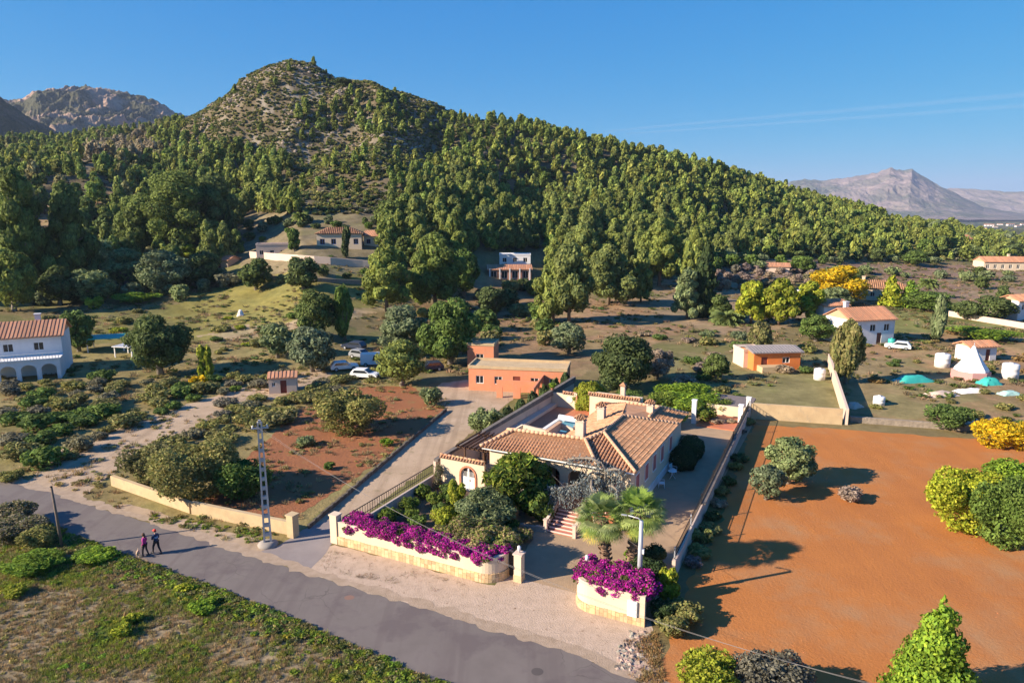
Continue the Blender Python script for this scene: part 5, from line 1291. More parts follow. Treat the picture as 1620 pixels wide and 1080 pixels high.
    if hat is None:
        q.lathe([(.088,-.09),(.108,-.03),(.112,.03),(.092,.09),(.04,.125),(.005,.13)], 16, (hd.x, hd.y-.022, hd.z+.005)); q.tube([(hd.x, hd.y-.07, hd.z-.02), (hd.x, hd.y-.10, hd.z-.12), (hd.x, hd.y-.09, hd.z-.24)], [.075,.08,.05], 10)
        q.build('hair', hairc, o)
    else:
        q.lathe([(.094,-.045),(.102,.0)], 16, (hd.x, hd.y-.014, hd.z)); q.build('hair', hairc, o)
        q = MB(); q.lathe([(.108,.02),(.110,.05),(.095,.10),(.05,.135),(.008,.145)], 16, (hd.x, hd.y-.008, hd.z)); q.obox((hd.x, hd.y+.13, hd.z+.03), (.072,0,0), (0,.055,0), (0,0,.008)); q.build('cap', hat, o)
    if stripe:
        q = MB()
        for z_ in (1.20, 1.27): q.lathe([(.150, -.012), (.158, 0), (.150, .012)], 16, (0, .02, z_))
        q.build('pale_band', mat('pale_stripe', (.45, .50, .62)), o)
    return o
trd = mat('black_trousers', (.02, .02, .028), rough=.85)
hd_ = math.atan2(P(150,860)[1]-P(250,880)[1], P(150,860)[0]-P(250,880)[0]) - math.pi/2
walker(P(231, 879), hd_ + .25, 1.0, 'woman walking on the road in a magenta jacket and black trousers', mat('magenta_jacket', (.42, .035, .22), (.34, .03, .18), 6, rough=.8), False, trd, None, mat('brown_hair', (.10, .05, .03), rough=.7), .16, 'walk')
walker(P(249, 875.5), hd_ - .2, 1.07, 'person walking on the road in a red cap and navy jacket with pale bands', mat('navy_jacket', (.03, .045, .10), (.02, .03, .07), 6, rough=.8), True, trd, mat('red_cap', (.75, .06, .04), rough=.7), mat('dark_hair', (.03, .02, .015), rough=.7), .32, 'folded')
o = empty('dog', P(218.5, 880.5), hd_ + 2.3); tag(o, 'small sandy dog walking at the road edge beside the woman', 'dog')
furm = mat('sandy_fur', (.55, .36, .22), (.62, .47, .34), 9, rough=.9)
dp = dict(hip=(0,-.20,.36), mid=(0,0,.35), ch=(0,.18,.36), nk=(0,.28,.46), hd=(0,.36,.54), mz=(0,.47,.51),
  t1=(0,-.30,.42), t2=(0,-.38,.52), lfe=(-.07,.19,.20), lff=(-.07,.22,.03), rfe=(.07,.15,.20), rff=(.07,.12,.03),
  lk=(-.08,-.14,.24), lh=(-.08,-.25,.15), lp=(-.08,-.21,.03), rk=(.08,-.18,.24), rh=(.08,-.31,.16), rp=(.08,-.30,.03))
ks = list(dp); ix = {k: i for i, k in enumerate(ks)}
dr = dict(hip=.09, mid=.095, ch=.115, nk=.07, hd=.068, mz=.03, t1=.025, t2=.015, lfe=.032, lff=.022, rfe=.032, rff=.022, lk=.045, lh=.022, lp=.022, rk=.045, rh=.022, rp=.022)
skin('body', [dp[k] for k in ks], [(ix[a], ix[b]) for a, b in [('hip','mid'),('mid','ch'),('ch','nk'),('nk','hd'),('hd','mz'),('hip','t1'),('t1','t2'),('ch','lfe'),('lfe','lff'),('ch','rfe'),('rfe','rff'),('hip','lk'),('lk','lh'),('lh','lp'),('hip','rk'),('rk','rh'),('rh','rp')]], [dr[k] for k in ks], furm, o)
for x in (-.05, .05): q = MB(); q.tube([(x, .34, .58), (x*1.5, .33, .62), (x*1.9, .35, .55)], [.025, .03, .012], 6); q.build('ear', mat('brown_fur', (.30, .18, .10)), o)
a = Vector(P(218.5, 880.5)) + Vector((0, 0, .45)); b = Vector(P(231, 879)) + Vector((0, 0, .92)); q = MB(); q.tube([a, (a+b)/2-Vector((0,0,.12)), b], .012, 5)
tag(q.build('leash', mat('leash', (.35, .05, .05))), 'thin leash between the woman and the sandy dog', 'leash')

# ================================================================== houses, sheds and walls of the valley
def proj_scale(g): return (g[1]*cp - (g[2]-H)*sp) / F
blue_w = mat('white_render', (.72, .70, .70), (.64, .62, .62), 1, rough=.85)
ochre = mat('ochre_wall', (.52, .39, .23), (.43, .31, .18), .8, rough=.9, c3=(.36, .28, .19), s3=1.2, t3=(.55, .72))
salmon = mat('salmon_render', (.66, .25, .13), (.56, .22, .12), .8, rough=.9, c3=(.50, .26, .17), s3=1.0, t3=(.55, .72))
bluef = mat('blue_frame', (.06, .14, .42), rough=.6)
teal = mat('teal_sheet', (.05, .42, .36), (.04, .36, .31), 2, rough=.5)
ruf = mat('roof_tiles_plain', (.50, .24, .13), (.40, .20, .12), 1.5, rough=.9, bump=.05, bscale=6, c3=(.34, .22, .15), s3=3)
def house(name, label, cat, loc, rz, w, d, h, roof='gable', wallm=None, roofm=None, wins=(), door=None, frame=None, rise=None, over=.4, chimney_at=None, group=None, shutc=None):
    """box house; local x along the front (front faces -y)"""
    wallm = wallm or blue_w; roofm = roofm or ruf; o = empty(name, loc, rz); tag(o, label, cat, group)
    q = MB(); t = .25
    ops = [(a, b, c, e, False) for (a, b, c, e) in wins] + ([(door[0], door[1], 0, door[2], False)] if door else [])
    wall_open(q, (-w/2, 0), (w/2, 0), h, t, ops, z0=-.6)
    q.box(-w/2, t, -.6, -w/2+t, d, h); q.box(w/2-t, t, -.6, w/2, d, h); q.box(-w/2+t, d-t, -.6, w/2-t, d, h); q.box(-w/2+t, t, -.6, w/2-t, d-t, .01)
    q.build('wall', wallm, o)
    for (a, b, c, e) in wins:
        a -= w/2; b -= w/2; q = MB(); q.box(a, .06, c, a+.07, .14, e); q.box(b-.07, .06, c, b, .14, e); q.box(a+.07, .06, e-.07, b-.07, .14, e); q.box(a+.07, .06, c, b-.07, .14, c+.07); q.box((a+b)/2-.03, .06, c+.07, (a+b)/2+.03, .14, e-.07)
        wn = q.build('window', frame or white, o); q = MB(); q.box(a+.07, .16, c, b-.07, .18, e); q.build('pane', glassd, wn)
    if door:
        q = MB(); q.box(door[0]-w/2, .08, 0, door[1]-w/2, .14, door[2]); dr_ = q.build('door', frame or redw, o); q = MB(); q.box(door[1]-w/2-.14, .03, 1, door[1]-w/2-.08, .08, 1.1); q.build('handle', darkm, dr_)
    q = MB(); rise = rise or d*.2; th = .14
    if roof == 'gable':
        for sgn, y0_, y1_ in ((1, -over, d/2), (-1, d+over, d/2)):
            zr = h+rise; ze = h - over*rise/(d/2)
            v = [(-w/2-over, y0_, ze), (w/2+over, y0_, ze), (w/2+over, y1_, zr), (-w/2-over, y1_, zr)]; q.add(v+[(a, b, c+th) for a, b, c in v], [(0,1,2,3),(7,6,5,4),(0,4,5,1),(1,5,6,2),(0,3,7,4),(3,2,6,7)])
            if min(w, d) < 60: 
                for i in range(int((w+2*over)/.5)): x = -w/2-over+.25+.5*i; q.obox((x, (y0_+y1_)/2, (ze+zr)/2+th+.02), (.13, 0, 0), (0, (y1_-y0_)/2*.99, (zr-ze)/2*.99), (0, 0, .05), (random.uniform(.8,1.25),)*3)
        for x in (-w/2, w/2-.2): q.add([(x, 0, h), (x, d, h), (x, d/2, h+rise), (x+.2, 0, h), (x+.2, d, h), (x+.2, d/2, h+rise)], [(0,2,1),(3,4,5),(0,3,5,2),(1,2,5,4)], (1.2, 1.4, 1.6))
        rm = [mat(roofm.name + '_c', (.50, .24, .13), (.40, .20, .12), 1.5, rough=.9, col=True, c3=(.34, .22, .15), s3=3)] if roofm is ruf else [roofm]
        rf = q.build('roof', rm, o)
    elif roof == 'hip':
        e = over; k = min(w, d)/2+e; x0, x1, y0_, y1_ = -w/2-e, w/2+e, -e, d+e
        if w >= d: r0, r1 = (x0+k, d/2, h+rise), (x1-k, d/2, h+rise)
        else: r0, r1 = (0, y0_+k, h+rise), (0, y1_-k, h+rise)
        zc = h-.05; A, B, C_, D = (x0, y0_, zc), (x1, y0_, zc), (x1, y1_, zc), (x0, y1_, zc)
        if w >= d: fs = [(A, B, r1, r0), (B, C_, r1), (C_, D, r0, r1), (D, A, r0)]
        else: fs = [(A, B, r0), (B, C_, r1, r0), (C_, D, r1), (D, A, r0, r1)]
        for f in fs: 
            e_ = (Vector(f[1])-Vector(f[0])).normalized(); tiles(q, f, e_, .5, .7, (.9, .85, .8))
        q.add([A, B, C_, D], [(3,2,1,0)]); rf = q.build('roof', tile, o)
    else:
        q.box(-w/2-.08, -.08, h, w/2+.08, d+.08, h+.12); q.box(-w/2-.08, -.08, h+.12, w/2+.08, .1, h+.42); q.box(-w/2-.08, d-.1, h+.12, w/2+.08, d+.08, h+.42); q.box(-w/2-.08, .1, h+.12, -w/2+.1, d-.1, h+.42); q.box(w/2-.1, .1, h+.12, w/2+.08, d-.1, h+.42)
        rf = q.build('roof', roofm, o)
    if chimney_at:
        cx, cy = chimney_at; q = MB(); q.box(cx-.35, cy-.35, h, cx+.35, cy+.35, h+rise+.9); q.box(cx-.45, cy-.45, h+rise+.9, cx+.45, cy+.45, h+rise+1.05); q.build('chimney', wallm, rf)
    return o
def W4(w, n, z0, z1, ww): return [((i+.5)*w/n-ww/2, (i+.5)*w/n+ww/2, z0, z1) for i in range(n)]
# left: white two storey house with an arcaded terrace
g = P(40, 603)
h1 = house('house', 'white two storey house with orange tiled roof at the left edge of the photo', 'house', (g[0]-3, g[1]+2, 0), R(24), 13, 8, 6.0, 'gable', blue_w, wins=[(2.2,3.5,3.9,5.1),(5.6,6.9,3.9,5.1),(9.4,10.7,3.9,5.1)], rise=1.7, chimney_at=(3, 5))
q = MB(); wall_open(q, (-6.5, -3.2), (6.5, -3.2), 3.0, .3, [(.6+2.5*i, 2.5+2.5*i, 0, 1.6, True, .8) for i in range(5)]); q.box(6.2, -2.9, 0, 6.5, 0, 3.0); q.build('arcade', blue_w, h1)
q = MB(); q.box(-6.6, -3.3, 3.0, 6.6, 0, 3.15)
for i in range(34): q.box(-6.5+.39*i, -3.2, 3.15, -6.44+.39*i, -3.14, 3.9)
q.box(-6.6, -3.24, 3.9, 6.6, -3.1, 3.97); q.build('balcony', white, h1)
# teal roofed canopies and pool beside it
def canopy(px, py, w, d, h, rz, label, mtop):
    g = G(px, py); o = empty('canopy', g, rz); tag(o, label, 'canopy')
    for x in (-w/2, w/2):
        for y_ in (0, d): q = MB(); q.box(x-.08, y_-.08, -.2, x+.08, y_+.08, h); q.build('post', white, o)
    q = MB(); q.box(-w/2-.3, -.3, h, w/2+.3, d+.3, h+.12)
    for i in range(int(w/.5)): q.box(-w/2-.2+.5*i, -.3, h+.12, -w/2-.1+.5*i, d+.3, h+.17)
    q.build('roof_sheet', mtop, o)
canopy(168, 556, 5.5, 4.0, 2.2, .3, 'teal topped canopy on white posts right of the white house', teal)
canopy(196, 566, 3.2, 3.0, 1.8, -.2, 'small white canopy in front of the teal one', white)
# middle
g = P(448, 622); house('shed', 'small pale stone shed with tiled roof on the slope beside the dirt track', 'shed', (g[0], g[1], 0), R(14), 3.6, 3.0, 2.1, 'gable', pinkc, wins=[(.4,.9,1,1.6)], door=(1.5,2.3,1.8), rise=.5, over=.15)
# salmon building with courtyard walls
g = P(800, 636)
h2 = house('house', 'salmon coloured flat roofed building behind the left boundary wall of the villa', 'house', (g[0]+1.5, g[1]+5, 0), R(-10), 13.5, 5, 3.1, 'flat', salmon, ochre, wins=[(1,2.1,1,2.1),(3.6,4.7,1,2.1),(8.6,9.7,1,2.1),(11.2,12.3,1,2.1)], door=(6.2,7.2,2.2))
q = MB(); wall_open(q, (3.4, -7.5), (3.7, 0), 2.6, .25, [(1.5,3.2,0,1.5,True,.8),(4.2,5.9,0,1.5,True,.8)]); wall_open(q, (-2.2, -3.2), (3.4, -3.2), 2.4, .25, [(.8,2.2,0,1.4,True,.8),(3.2,4.6,0,1.4,True,.8)]); q.build('arcade_wall', salmon, h2)
g = P(748, 592); house('house', 'small salmon coloured block at the left end of the salmon building', 'house', (g[0]+1, g[1]+4, 0), R(-10), 4.2, 4, 3.6, 'flat', salmon, ochre, wins=[(1.4,2.6,1.2,2.3)])
# upper left villa on its terraces
g = G(520, 401)
h3 = house('house', 'cream house with orange roof and blue shutters on the terraces under the rocky hill', 'house', (g[0]+1.5, g[1]+6, g[2]+1.2), R(8), 12, 6, 3.8, 'hip', cream, wins=W4(12, 4, .9, 2.4, 1.3), frame=bluef, rise=1.6)
g = G(588, 398); house('house', 'low orange roofed wing with blue shutters right of the cream terrace house', 'house', (g[0]+1, g[1]+4, g[2]+1), R(-8), 8, 5, 3.2, 'gable', cream, wins=W4(8, 3, .9, 2.2, 1.2), frame=bluef, rise=1.2)
g = G(430, 414); house('house', 'pale pinkish flat house left of the terrace house with orange roof', 'house', (g[0], g[1]+5, g[2]), R(14), 11, 6, 4.2, 'flat', pinkc, pinkc, wins=W4(11, 4, 1.6, 2.8, 1.1))
def stone_wall(pa, pb, h, label, m, n=8, th=.4, name='terrace_wall'):
    pts = []
    for i in range(n+1):
        t = i/n; pts.append(G(pa[0]+(pb[0]-pa[0])*t, pa[1]+(pb[1]-pa[1])*t))
    vs = []; 
    d = Vector(pts[-1][:2]) - Vector(pts[0][:2]); nn = Vector((-d.y, d.x)).normalized()*th
    for p in pts: vs += [(p[0], p[1], p[2]-.5), (p[0], p[1], p[2]+h), (p[0]+nn.x, p[1]+nn.y, p[2]+h), (p[0]+nn.x, p[1]+nn.y, p[2]-.5)]
    q = MB(); q.add(vs, [(i*4+k, i*4+(k+1) % 4, (i+1)*4+(k+1) % 4, (i+1)*4+k) for i in range(n) for k in range(4)] + [(3,2,1,0),(n*4,n*4+1,n*4+2,n*4+3)])
    return tag(q.build(name, m), label, 'wall')
drys = mat('dry_stone', (.34, .28, .22), (.22, .18, .14), 2.5, rough=.95, bump=.12, bscale=4, coord='World')
stone_wall((395, 408), (600, 425), 1.8, 'pale retaining wall directly under the terrace houses', pinkc)
stone_wall((380, 440), (570, 450), 1.0, 'dry stone terrace wall below the pale retaining wall', drys)
# white flat building and brown arcade
g = G(812, 440); house('house', 'long white box building among the trees above the salmon building', 'house', (g[0]+.5, g[1]+4, g[2]+1.2), R(0), 9, 5, 5.0, 'flat', white, white, wins=W4(9, 3, 3, 4.3, 1.2))
h4 = house('house', 'low brown fronted building with white columns before the white box building', 'house', (g[0]-1, g[1]-3, g[2]), R(4), 12, 5, 2.8, 'gable', mat('brown_render', (.34, .17, .12), (.28, .14, .10), 1, rough=.9), wins=W4(12, 4, .2, 2.3, 1.6), rise=1.0)
for i in range(5): q = MB(); q.box(-5.6+2.8*i-.16, -.5, -.3, -5.6+2.8*i+.16, -.2, 3.0); q.build('column', white, h4)
# left hillside: boulder, hut, stone houses
def boulder(px, py, w, h, label, sd):
    g = G(px, py); bm = bmesh.new(); bmesh.ops.create_icosphere(bm, subdivisions=4, radius=.5)
    for v in bm.verts:
        p = v.co; k = 1 + .5*(float(fbm(p.x*2.5+sd, p.y*2.5+p.z*3, 4, sd))-.5); v.co = Vector((p.x*w*k, p.y*w*.8*k, p.z*h*1.6*k))
    me = bpy.data.meshes.new('boulder'); bm.to_mesh(me); bm.free(); me.materials.append(mat('boulder_stone', (.50, .38, .28), (.36, .28, .22), .4, rough=.95, bump=.3, bscale=1.2)); o = link('boulder', me); o.location = (g[0], g[1]+2, g[2]+h*.1); tag(o, label, 'boulder')
boulder(240, 400, 12, 6, 'large pale boulder outcrop among the dark trees on the left slope', 3)
boulder(265, 408, 7, 4, 'smaller grey boulder at the foot of the large pale one', 6)
g = G(340, 425); house('hut', 'stone hut with brown tiled roof right of the boulder outcrop', 'hut', (g[0], g[1]+1, g[2]), R(-22), 8.5, 5, 2.4, 'gable', mat('rubble_wall', (.30, .22, .16), (.40, .31, .23), 3, rough=.95, bump=.1, bscale=4), wins=[(2,2.7,1,1.7)], door=(5,5.9,1.9), rise=1.0)
g = G(105, 362); house('hut', 'small brick coloured hut in the clearing on the far left slope', 'hut', (g[0], g[1], g[2]), R(6), 7.5, 4, 2.6, 'gable', pinkc, wins=[(1,1.8,1,1.8),(4.2,5,1,1.8)], rise=.9)
# right: orange shed, white house with red roof
g = P(1236, 590); h5 = house('shed', 'orange shed with grey sheet roof in the plot behind the villa', 'shed', (g[0], g[1]+2, 0), R(6), 7.5, 5, 2.8, 'gable', mat('orange_paint', (.72, .21, .05), (.62, .18, .05), 1, rough=.8), mat('grey_sheet', (.28, .25, .25), (.22, .20, .20), 2, rough=.7), wins=[(4.6,5.8,1.1,2.0)], door=(1.2,2.2,2.1), rise=.45)
q = MB(); q.box(-3.2, -1.9, 0, 1.2, 0, .9); q.build('lean_to', ochre, h5)
g = P(1190, 588); house('shed', 'pale shed joined to the left of the orange shed', 'shed', (g[0]+1.2, g[1]+3, 0), R(6), 3.4, 4, 2.5, 'flat', pinkc, pinkc, door=(1.1,1.9,2))
g = P(1378, 548); h6 = house('house', 'white house with red tiled roof right of the olive trees beyond the red field', 'house', (g[0]+1, g[1]+2, 0), R(14), 9.5, 7, 4.6, 'gable', blue_w, wins=[(1.2,2.4,2.4,3.7),(4.2,5.4,2.4,3.7),(7.2,8.4,2.4,3.7)], door=(5.8,6.8,2.1), rise=1.7, chimney_at=(-2, 5))
g = P(1326, 520); house('house', 'small white annex with tiled roof left of the red roofed white house', 'house', (g[0]+2, g[1]+6, 0), R(14), 6, 5, 4.0, 'gable', blue_w, wins=W4(6, 2, 1.6, 2.8, 1.0), rise=1.0)
# ochre wall and its return
o = stone_wall((1188, 662), (1332, 672), 1.9, 'ochre rendered wall closing the far edge of the red field', ochre, th=.3, name='boundary_wall')
o = stone_wall((1341, 672), (1312, 578), 1.9, 'pale wall running away from the right end of the ochre wall', pinkc, th=.3, name='boundary_wall')
o = stone_wall((1345, 668), (1640, 690), .7, 'low dry stone wall along the far right edge of the red field', drys, 14, name='boundary_wall')
# yellow ochre wall and pillar on the left of the road
o = stone_wall((176, 768), (300, 812), .95, 'ochre rubble wall along the verge, left half', ochre, 10, .35, 'roadside_wall')
o = stone_wall((303, 813), (458, 846), 1.05, 'ochre rubble wall along the verge, right half up to its pillar', ochre, 10, .35, 'roadside_wall')
g = P(464, 848); o = empty('wall_pillar', g, VROT); tag(o, 'ochre square pillar at the driveway end of the rubble wall', 'pillar')
q = MB(); q.box(-.32, -.32, -.1, .32, .32, 1.75); q.build('shaft', ochre, o); q = MB(); q.box(-.38, -.38, 1.75, .38, .38, 1.85); q.build('cap', ochre, o)
# low kerb wall between red plot and driveway, shadow painted into its dark colour
q = MB(); a_ = Vector(P(488, 836)[:2]); b_ = Vector(P(706, 650)[:2]); n_s = 110
for i in range(n_s):
    c = a_.lerp(b_, (i+.5)/n_s); d = (b_-a_)/n_s*.5; hh = random.uniform(.28, .42); g_ = random.uniform(.7, 1.3)
    q.obox((c.x, c.y, hh/2), (d.x*.98, d.y*.98, 0), (-d.y*.6, d.x*.6, 0), (0, 0, hh/2+.03), (g_, g_, g_))
tag(q.build('low_wall', mat('shaded_kerb', (.13, .11, .09), (.08, .07, .06), 3, rough=.95, col=True)), 'low kerb wall with shade painted into its dark colour between the brown red plot and the gravel driveway', 'wall')
# farmhouses on the right plain
g = G(1395, 478); house('house', 'farmhouse with weathered tiled roof and white chimneys behind the yellow conifers', 'house', (g[0]+1, g[1]+3, g[2]), R(-20), 15, 8, 3.2, 'hip', cream, wins=W4(15, 4, 1, 2.2, 1.1), rise=1.9, chimney_at=(-4, 3))
g = G(1230, 432); house('hut', 'small tiled farm hut in the ploughed field left of the yellow tree', 'hut', (g[0], g[1], g[2]), R(-12), 7.5, 5, 2.2, 'gable', pinkc, rise=1.0)
g = G(1527, 388); house('house', 'small tiled house at the edge of the pine wood on the right', 'house', (g[0], g[1], g[2]), R(10), 10, 7, 3.5, 'gable', cream, wins=W4(10, 3, 1, 2.3, 1.1), rise=1.8)
g = G(1592, 428); house('house', 'wide pale farmhouse with tiled roof at the right edge of the plain', 'house', (g[0], g[1], g[2]), R(-5), 17, 8, 3.4, 'gable', cream, wins=W4(17, 6, .8, 2.3, 1.2), rise=1.7, chimney_at=(3, 5))
g = G(1618, 508); house('house', 'white house cut by the right edge of the photo behind the round bush', 'house', (g[0]+1, g[1], g[2]), R(15), 6, 5, 4.6, 'gable', blue_w, wins=W4(6, 2, 2.6, 3.8, 1.0), rise=1)
g = G(1275, 480); house('hut', 'tiny white hut between the conifers and the yellow tree', 'hut', (g[0], g[1], g[2]), R(0), 3, 3, 2.8, 'flat', blue_w, blue_w, door=(1,1.8,2))
stone_wall((1500, 500), (1620, 520), 1.2, 'pale road wall in front of the round bushes on the right', pinkc)
# scattered town far off at the foot of the mountain
town = [(1385,342),(1400,345),(1437,341),(1446,342),(1455,340),(1462,342),(1470,341),(1478,343),(1488,341),(1497,342),(1506,344),(1520,343),(1455,347),(1478,349),(1560,345),(1572,347),(1590,344),(1600,348),(1611,346),(1565,358),(1575,360),(1600,357),(1612,359),(1620,356),(1556,362),(1582,356),(1430,346),(1512,347),(1540,350),(1466,346)]
tm_w = MB(); tm_w.box(-.5, 0, -.1, .5, .6, .36, (1, 1, 1), 0)
for i in range(3): tm_w.box(-.35+.3*i, -.01, .1, -.23+.3*i, 0, .25, (1, 1, 1), 2)
tm_w.add([(-.54,-.05,.36),(.54,-.05,.36),(.54,.65,.36),(-.54,.65,.36),(-.54,.3,.52),(.54,.3,.52)], [(0,1,5,4),(2,3,4,5),(0,4,3),(1,2,5)], (1, 1, 1), 1)
tme = tm_w.mesh('far_house', [blue_w, ruf, glassd])
for (px, py) in town:
    g = G(px, py, 9000); s_ = min(proj_scale(g) * random.uniform(7, 13), 60); o = bpy.data.objects.new('far_house', tme); COL.objects.link(o)
    o.location = g; o.scale = (s_, s_*.7, s_*.55); o.rotation_euler = (0, 0, random.uniform(-.5, .2)); tag(o, 'tiny pale house of the distant town at the foot of the far mountain', 'house', 'houses of the distant town')

# ------------------------------------------------------------------ vehicles and yard clutter
def car(px, py, rz, paint, label, L_=4.2, H_=1.45, van=False):
    g = G(px, py); o = empty('parked_car' if not van else 'parked_van', g, rz); tag(o, label, 'van' if van else 'car')
    W_ = 1.72
    prof = ([(-2.1,.35),(-2.1,.75),(-1.95,1.0),(-1.55,1.42),(.2,1.45),(.95,.95),(1.95,.82),(2.1,.6),(2.1,.35)] if not van else [(-2.1,.35),(-2.1,1.85),(-1.9,2.0),(.9,2.0),(1.45,1.35),(2.0,1.15),(2.1,.8),(2.1,.35)])
    prof = [(x*L_/4.2, z_*H_/1.45) for x, z_ in prof]; n = len(prof); q = MB()
    vs = []
    for y_ in (-W_/2, -W_/2+.1, W_/2-.1, W_/2):
        k = .94 if abs(y_) > W_/2-.05 else 1.0
        vs += [(x*(.985 if k < 1 else 1), y_*(1 - .12*max(0, (z_-.9))), .35+(z_-.35)*(k if z_ > .8 else 1)) for x, z_ in prof]
    q.add(vs, [(j*n+i, j*n+(i+1) % n, (j+1)*n+(i+1) % n, (j+1)*n+i) for j in range(3) for i in range(n)] + [tuple(range(n)), tuple(range(4*n-1, 3*n-1, -1))])
    q.build('body', paint, o)
    for y_ in (-1, 1):
        q = MB(); zt = 1.32 if not van else 1.75
        x0, x1 = (-1.35, .25) if not van else (.0, .95)
        q.add([(x0-.25, y_*.872, .93*H_/1.45), (x1+.5, y_*.872, .93*H_/1.45), (x1, y_*.83, zt*H_/1.45), (x0, y_*.83, zt*H_/1.45)], [(0,1,2,3)]); q.build('side_window', glassd, o)
        for x in (-1.3, 1.3): 
            q = MB(); q.tube([(x, y_*.72, .32), (x, y_*.90, .32)], [.32, .32], 16, sm=False); wh = q.build('wheel', mat('tyre', (.025, .025, .025), rough=.9), o); q = MB(); q.tube([(x, y_*.89, .32), (x, y_*.915, .32)], [.18, .18], 12, sm=False); q.build('rim', metalg, wh)
        q = MB(); q.box(2.05, y_*.62-.14, .62, 2.13, y_*.62+.14, .76); q.build('headlight', white, o)
    q = MB(); k = H_/1.45
    if not van: q.add([(.3,-.66,1.42*k),(.3,.66,1.42*k),(.95,.72,.99*k),(.95,-.72,.99*k)], [(0,1,2,3)])
    else: q.add([(.97,-.7,1.93*k),(.97,.7,1.93*k),(1.46,.74,1.39*k),(1.46,-.74,1.39*k)], [(0,1,2,3)])
    q.build('windscreen', glassd, o); return o
cw = mat('white_car_paint', (.72, .72, .72), rough=.3, spec=.5); cg = mat('grey_car_paint', (.25, .26, .28), rough=.3, spec=.5); cb = mat('dark_car_paint', (.03, .04, .07), rough=.3, spec=.5)
car(1420, 552, R(150), cw, 'white car parked right of the red roofed white house')
car(545, 585, R(20), cw, 'white car at the left of the cluttered yard')
car(572, 566, R(-30), cg, 'grey car at the back of the cluttered yard')
car(592, 578, R(10), cw, 'white van in the cluttered yard', van=True, H_=1.5)
car(578, 598, R(-12), cw, 'white car nearest the red plot in the cluttered yard')
car(560, 552, R(160), cb, 'dark car at the far end of the cluttered yard')
car(680, 586, R(200), cb, 'dark car in the shade beside the salmon building')
# clutter plot on the right
def tank(px, py, r, h, m, label, name='water_tank'):
    g = G(px, py); o = empty(name, g); tag(o, label, 'tank'); q = MB(); q.lathe([(r, -.1), (r, h*.33), (r*1.02, h*.35), (r, h*.37), (r, h*.66), (r*1.02, h*.68), (r, h*.7), (r, h*.94), (r*.85, h)], 20); q.build('drum', m, o)
    q = MB(); q.lathe([(r*.3, h), (r*.3, h+.12), (r*.2, h+.16)], 12); q.build('lid', m, o)
tank(1490, 580, 1.1, 2.1, white, 'large white round tank left of the white conical tent')
tank(1597, 598, 1.1, 2.2, white, 'large white round tank right of the white conical tent')
tank(1296, 600, .8, 1.6, white, 'white tank beside the pale running wall')
tank(1390, 640, .7, 1.1, white, 'small white tank in the weedy plot behind the red field')
tank(1410, 546, .6, 1.2, teal, 'small teal drum behind the white car')
g = G(1535, 598); o = empty('tent', g, .3); tag(o, 'white conical tent with a reddish lower half in the right hand plot', 'tent')
q = MB(); q.lathe([(2.4, 0), (2.2, 1.5), (1.6, 2.3), (.8, 3.6), (.12, 4.9)], 8, sm=False); q.build('canvas', white, o); q = MB(); q.lathe([(2.6, -.1), (2.5, 1.2)], 8, sm=False); q.build('skirt', mat('faded_pink', (.50, .25, .23), rough=.8), o)
q = MB(); q.tube([(0, 0, 4.8), (0, 0, 5.3)], .05, 6); q.build('tent_pole', metalg, o)
def tarp(px, py, w, d, h, m, label, rz=.2):
    g = G(px, py); q = MB(); n = 10; vs = []
    for i in range(n+1):
        for j in range(n+1):
            x, y_ = (i/n-.5)*w, (j/n)*d; e = min(i, j, n-i, n-j)/3; vs.append((x + random.uniform(-.1, .1), y_ + random.uniform(-.1, .1), min(1, e)*h*random.uniform(.75, 1.1) - (.1 if e == 0 else 0)))
    q.add(vs, [(i*(n+1)+j, (i+1)*(n+1)+j, (i+1)*(n+1)+j+1, i*(n+1)+j+1) for i in range(n) for j in range(n)], (1, 1, 1), 0, True); o = q.build('tarpaulin', m); o.location = g; o.rotation_euler = (0, 0, rz); tag(o, label, 'tarpaulin')
tarp(1455, 606, 6, 2.6, .9, teal, 'teal tarpaulin over a stack in the right hand plot')
tarp(1575, 610, 3, 2.2, .9, teal, 'teal tarpaulin at the foot of the conical tent')
tarp(1605, 626, 3.2, 1.6, .5, mat('pale_teal', (.35, .55, .50), rough=.6), 'faded pale teal tarpaulin in front of the white tank')
tarp(1500, 628, 4.5, 2.2, .5, pinkc, 'pale rubble heap under a sheet left of the tent')
tarp(1545, 622, 5.0, 2.0, .4, white, 'white sheet spread in front of the conical tent')
tarp(1540, 668, 3.0, 2.0, .8, pinkc, 'pale heap behind the far right corner of the red field', .5)
tarp(1360, 646, 2.2, 1.5, .6, pinkc, 'pale heap beside the small white tank', .5)
g = G(1580, 580); house('shed', 'small white shed behind the conical tent', 'shed', (g[0], g[1]+4, 0), R(10), 5, 3, 2.5, 'gable', blue_w, wins=[(1,1.8,1,1.8)], door=(3,3.8,2), rise=.6)
tarp(380, 500, 1.4, 1.2, 1.3, white, 'small white covered object beside the path on the grassy slope')
g = G(80, 398); o = tag(MB().tube([(0,0,-.2),(0,0,6.8)], [.12, .08], 8).build('flag_pole', white), 'thin white pole among the dark trees at the left', 'pole'); o.location = g

# ================================================================== trees of the valley
A_ = at_px
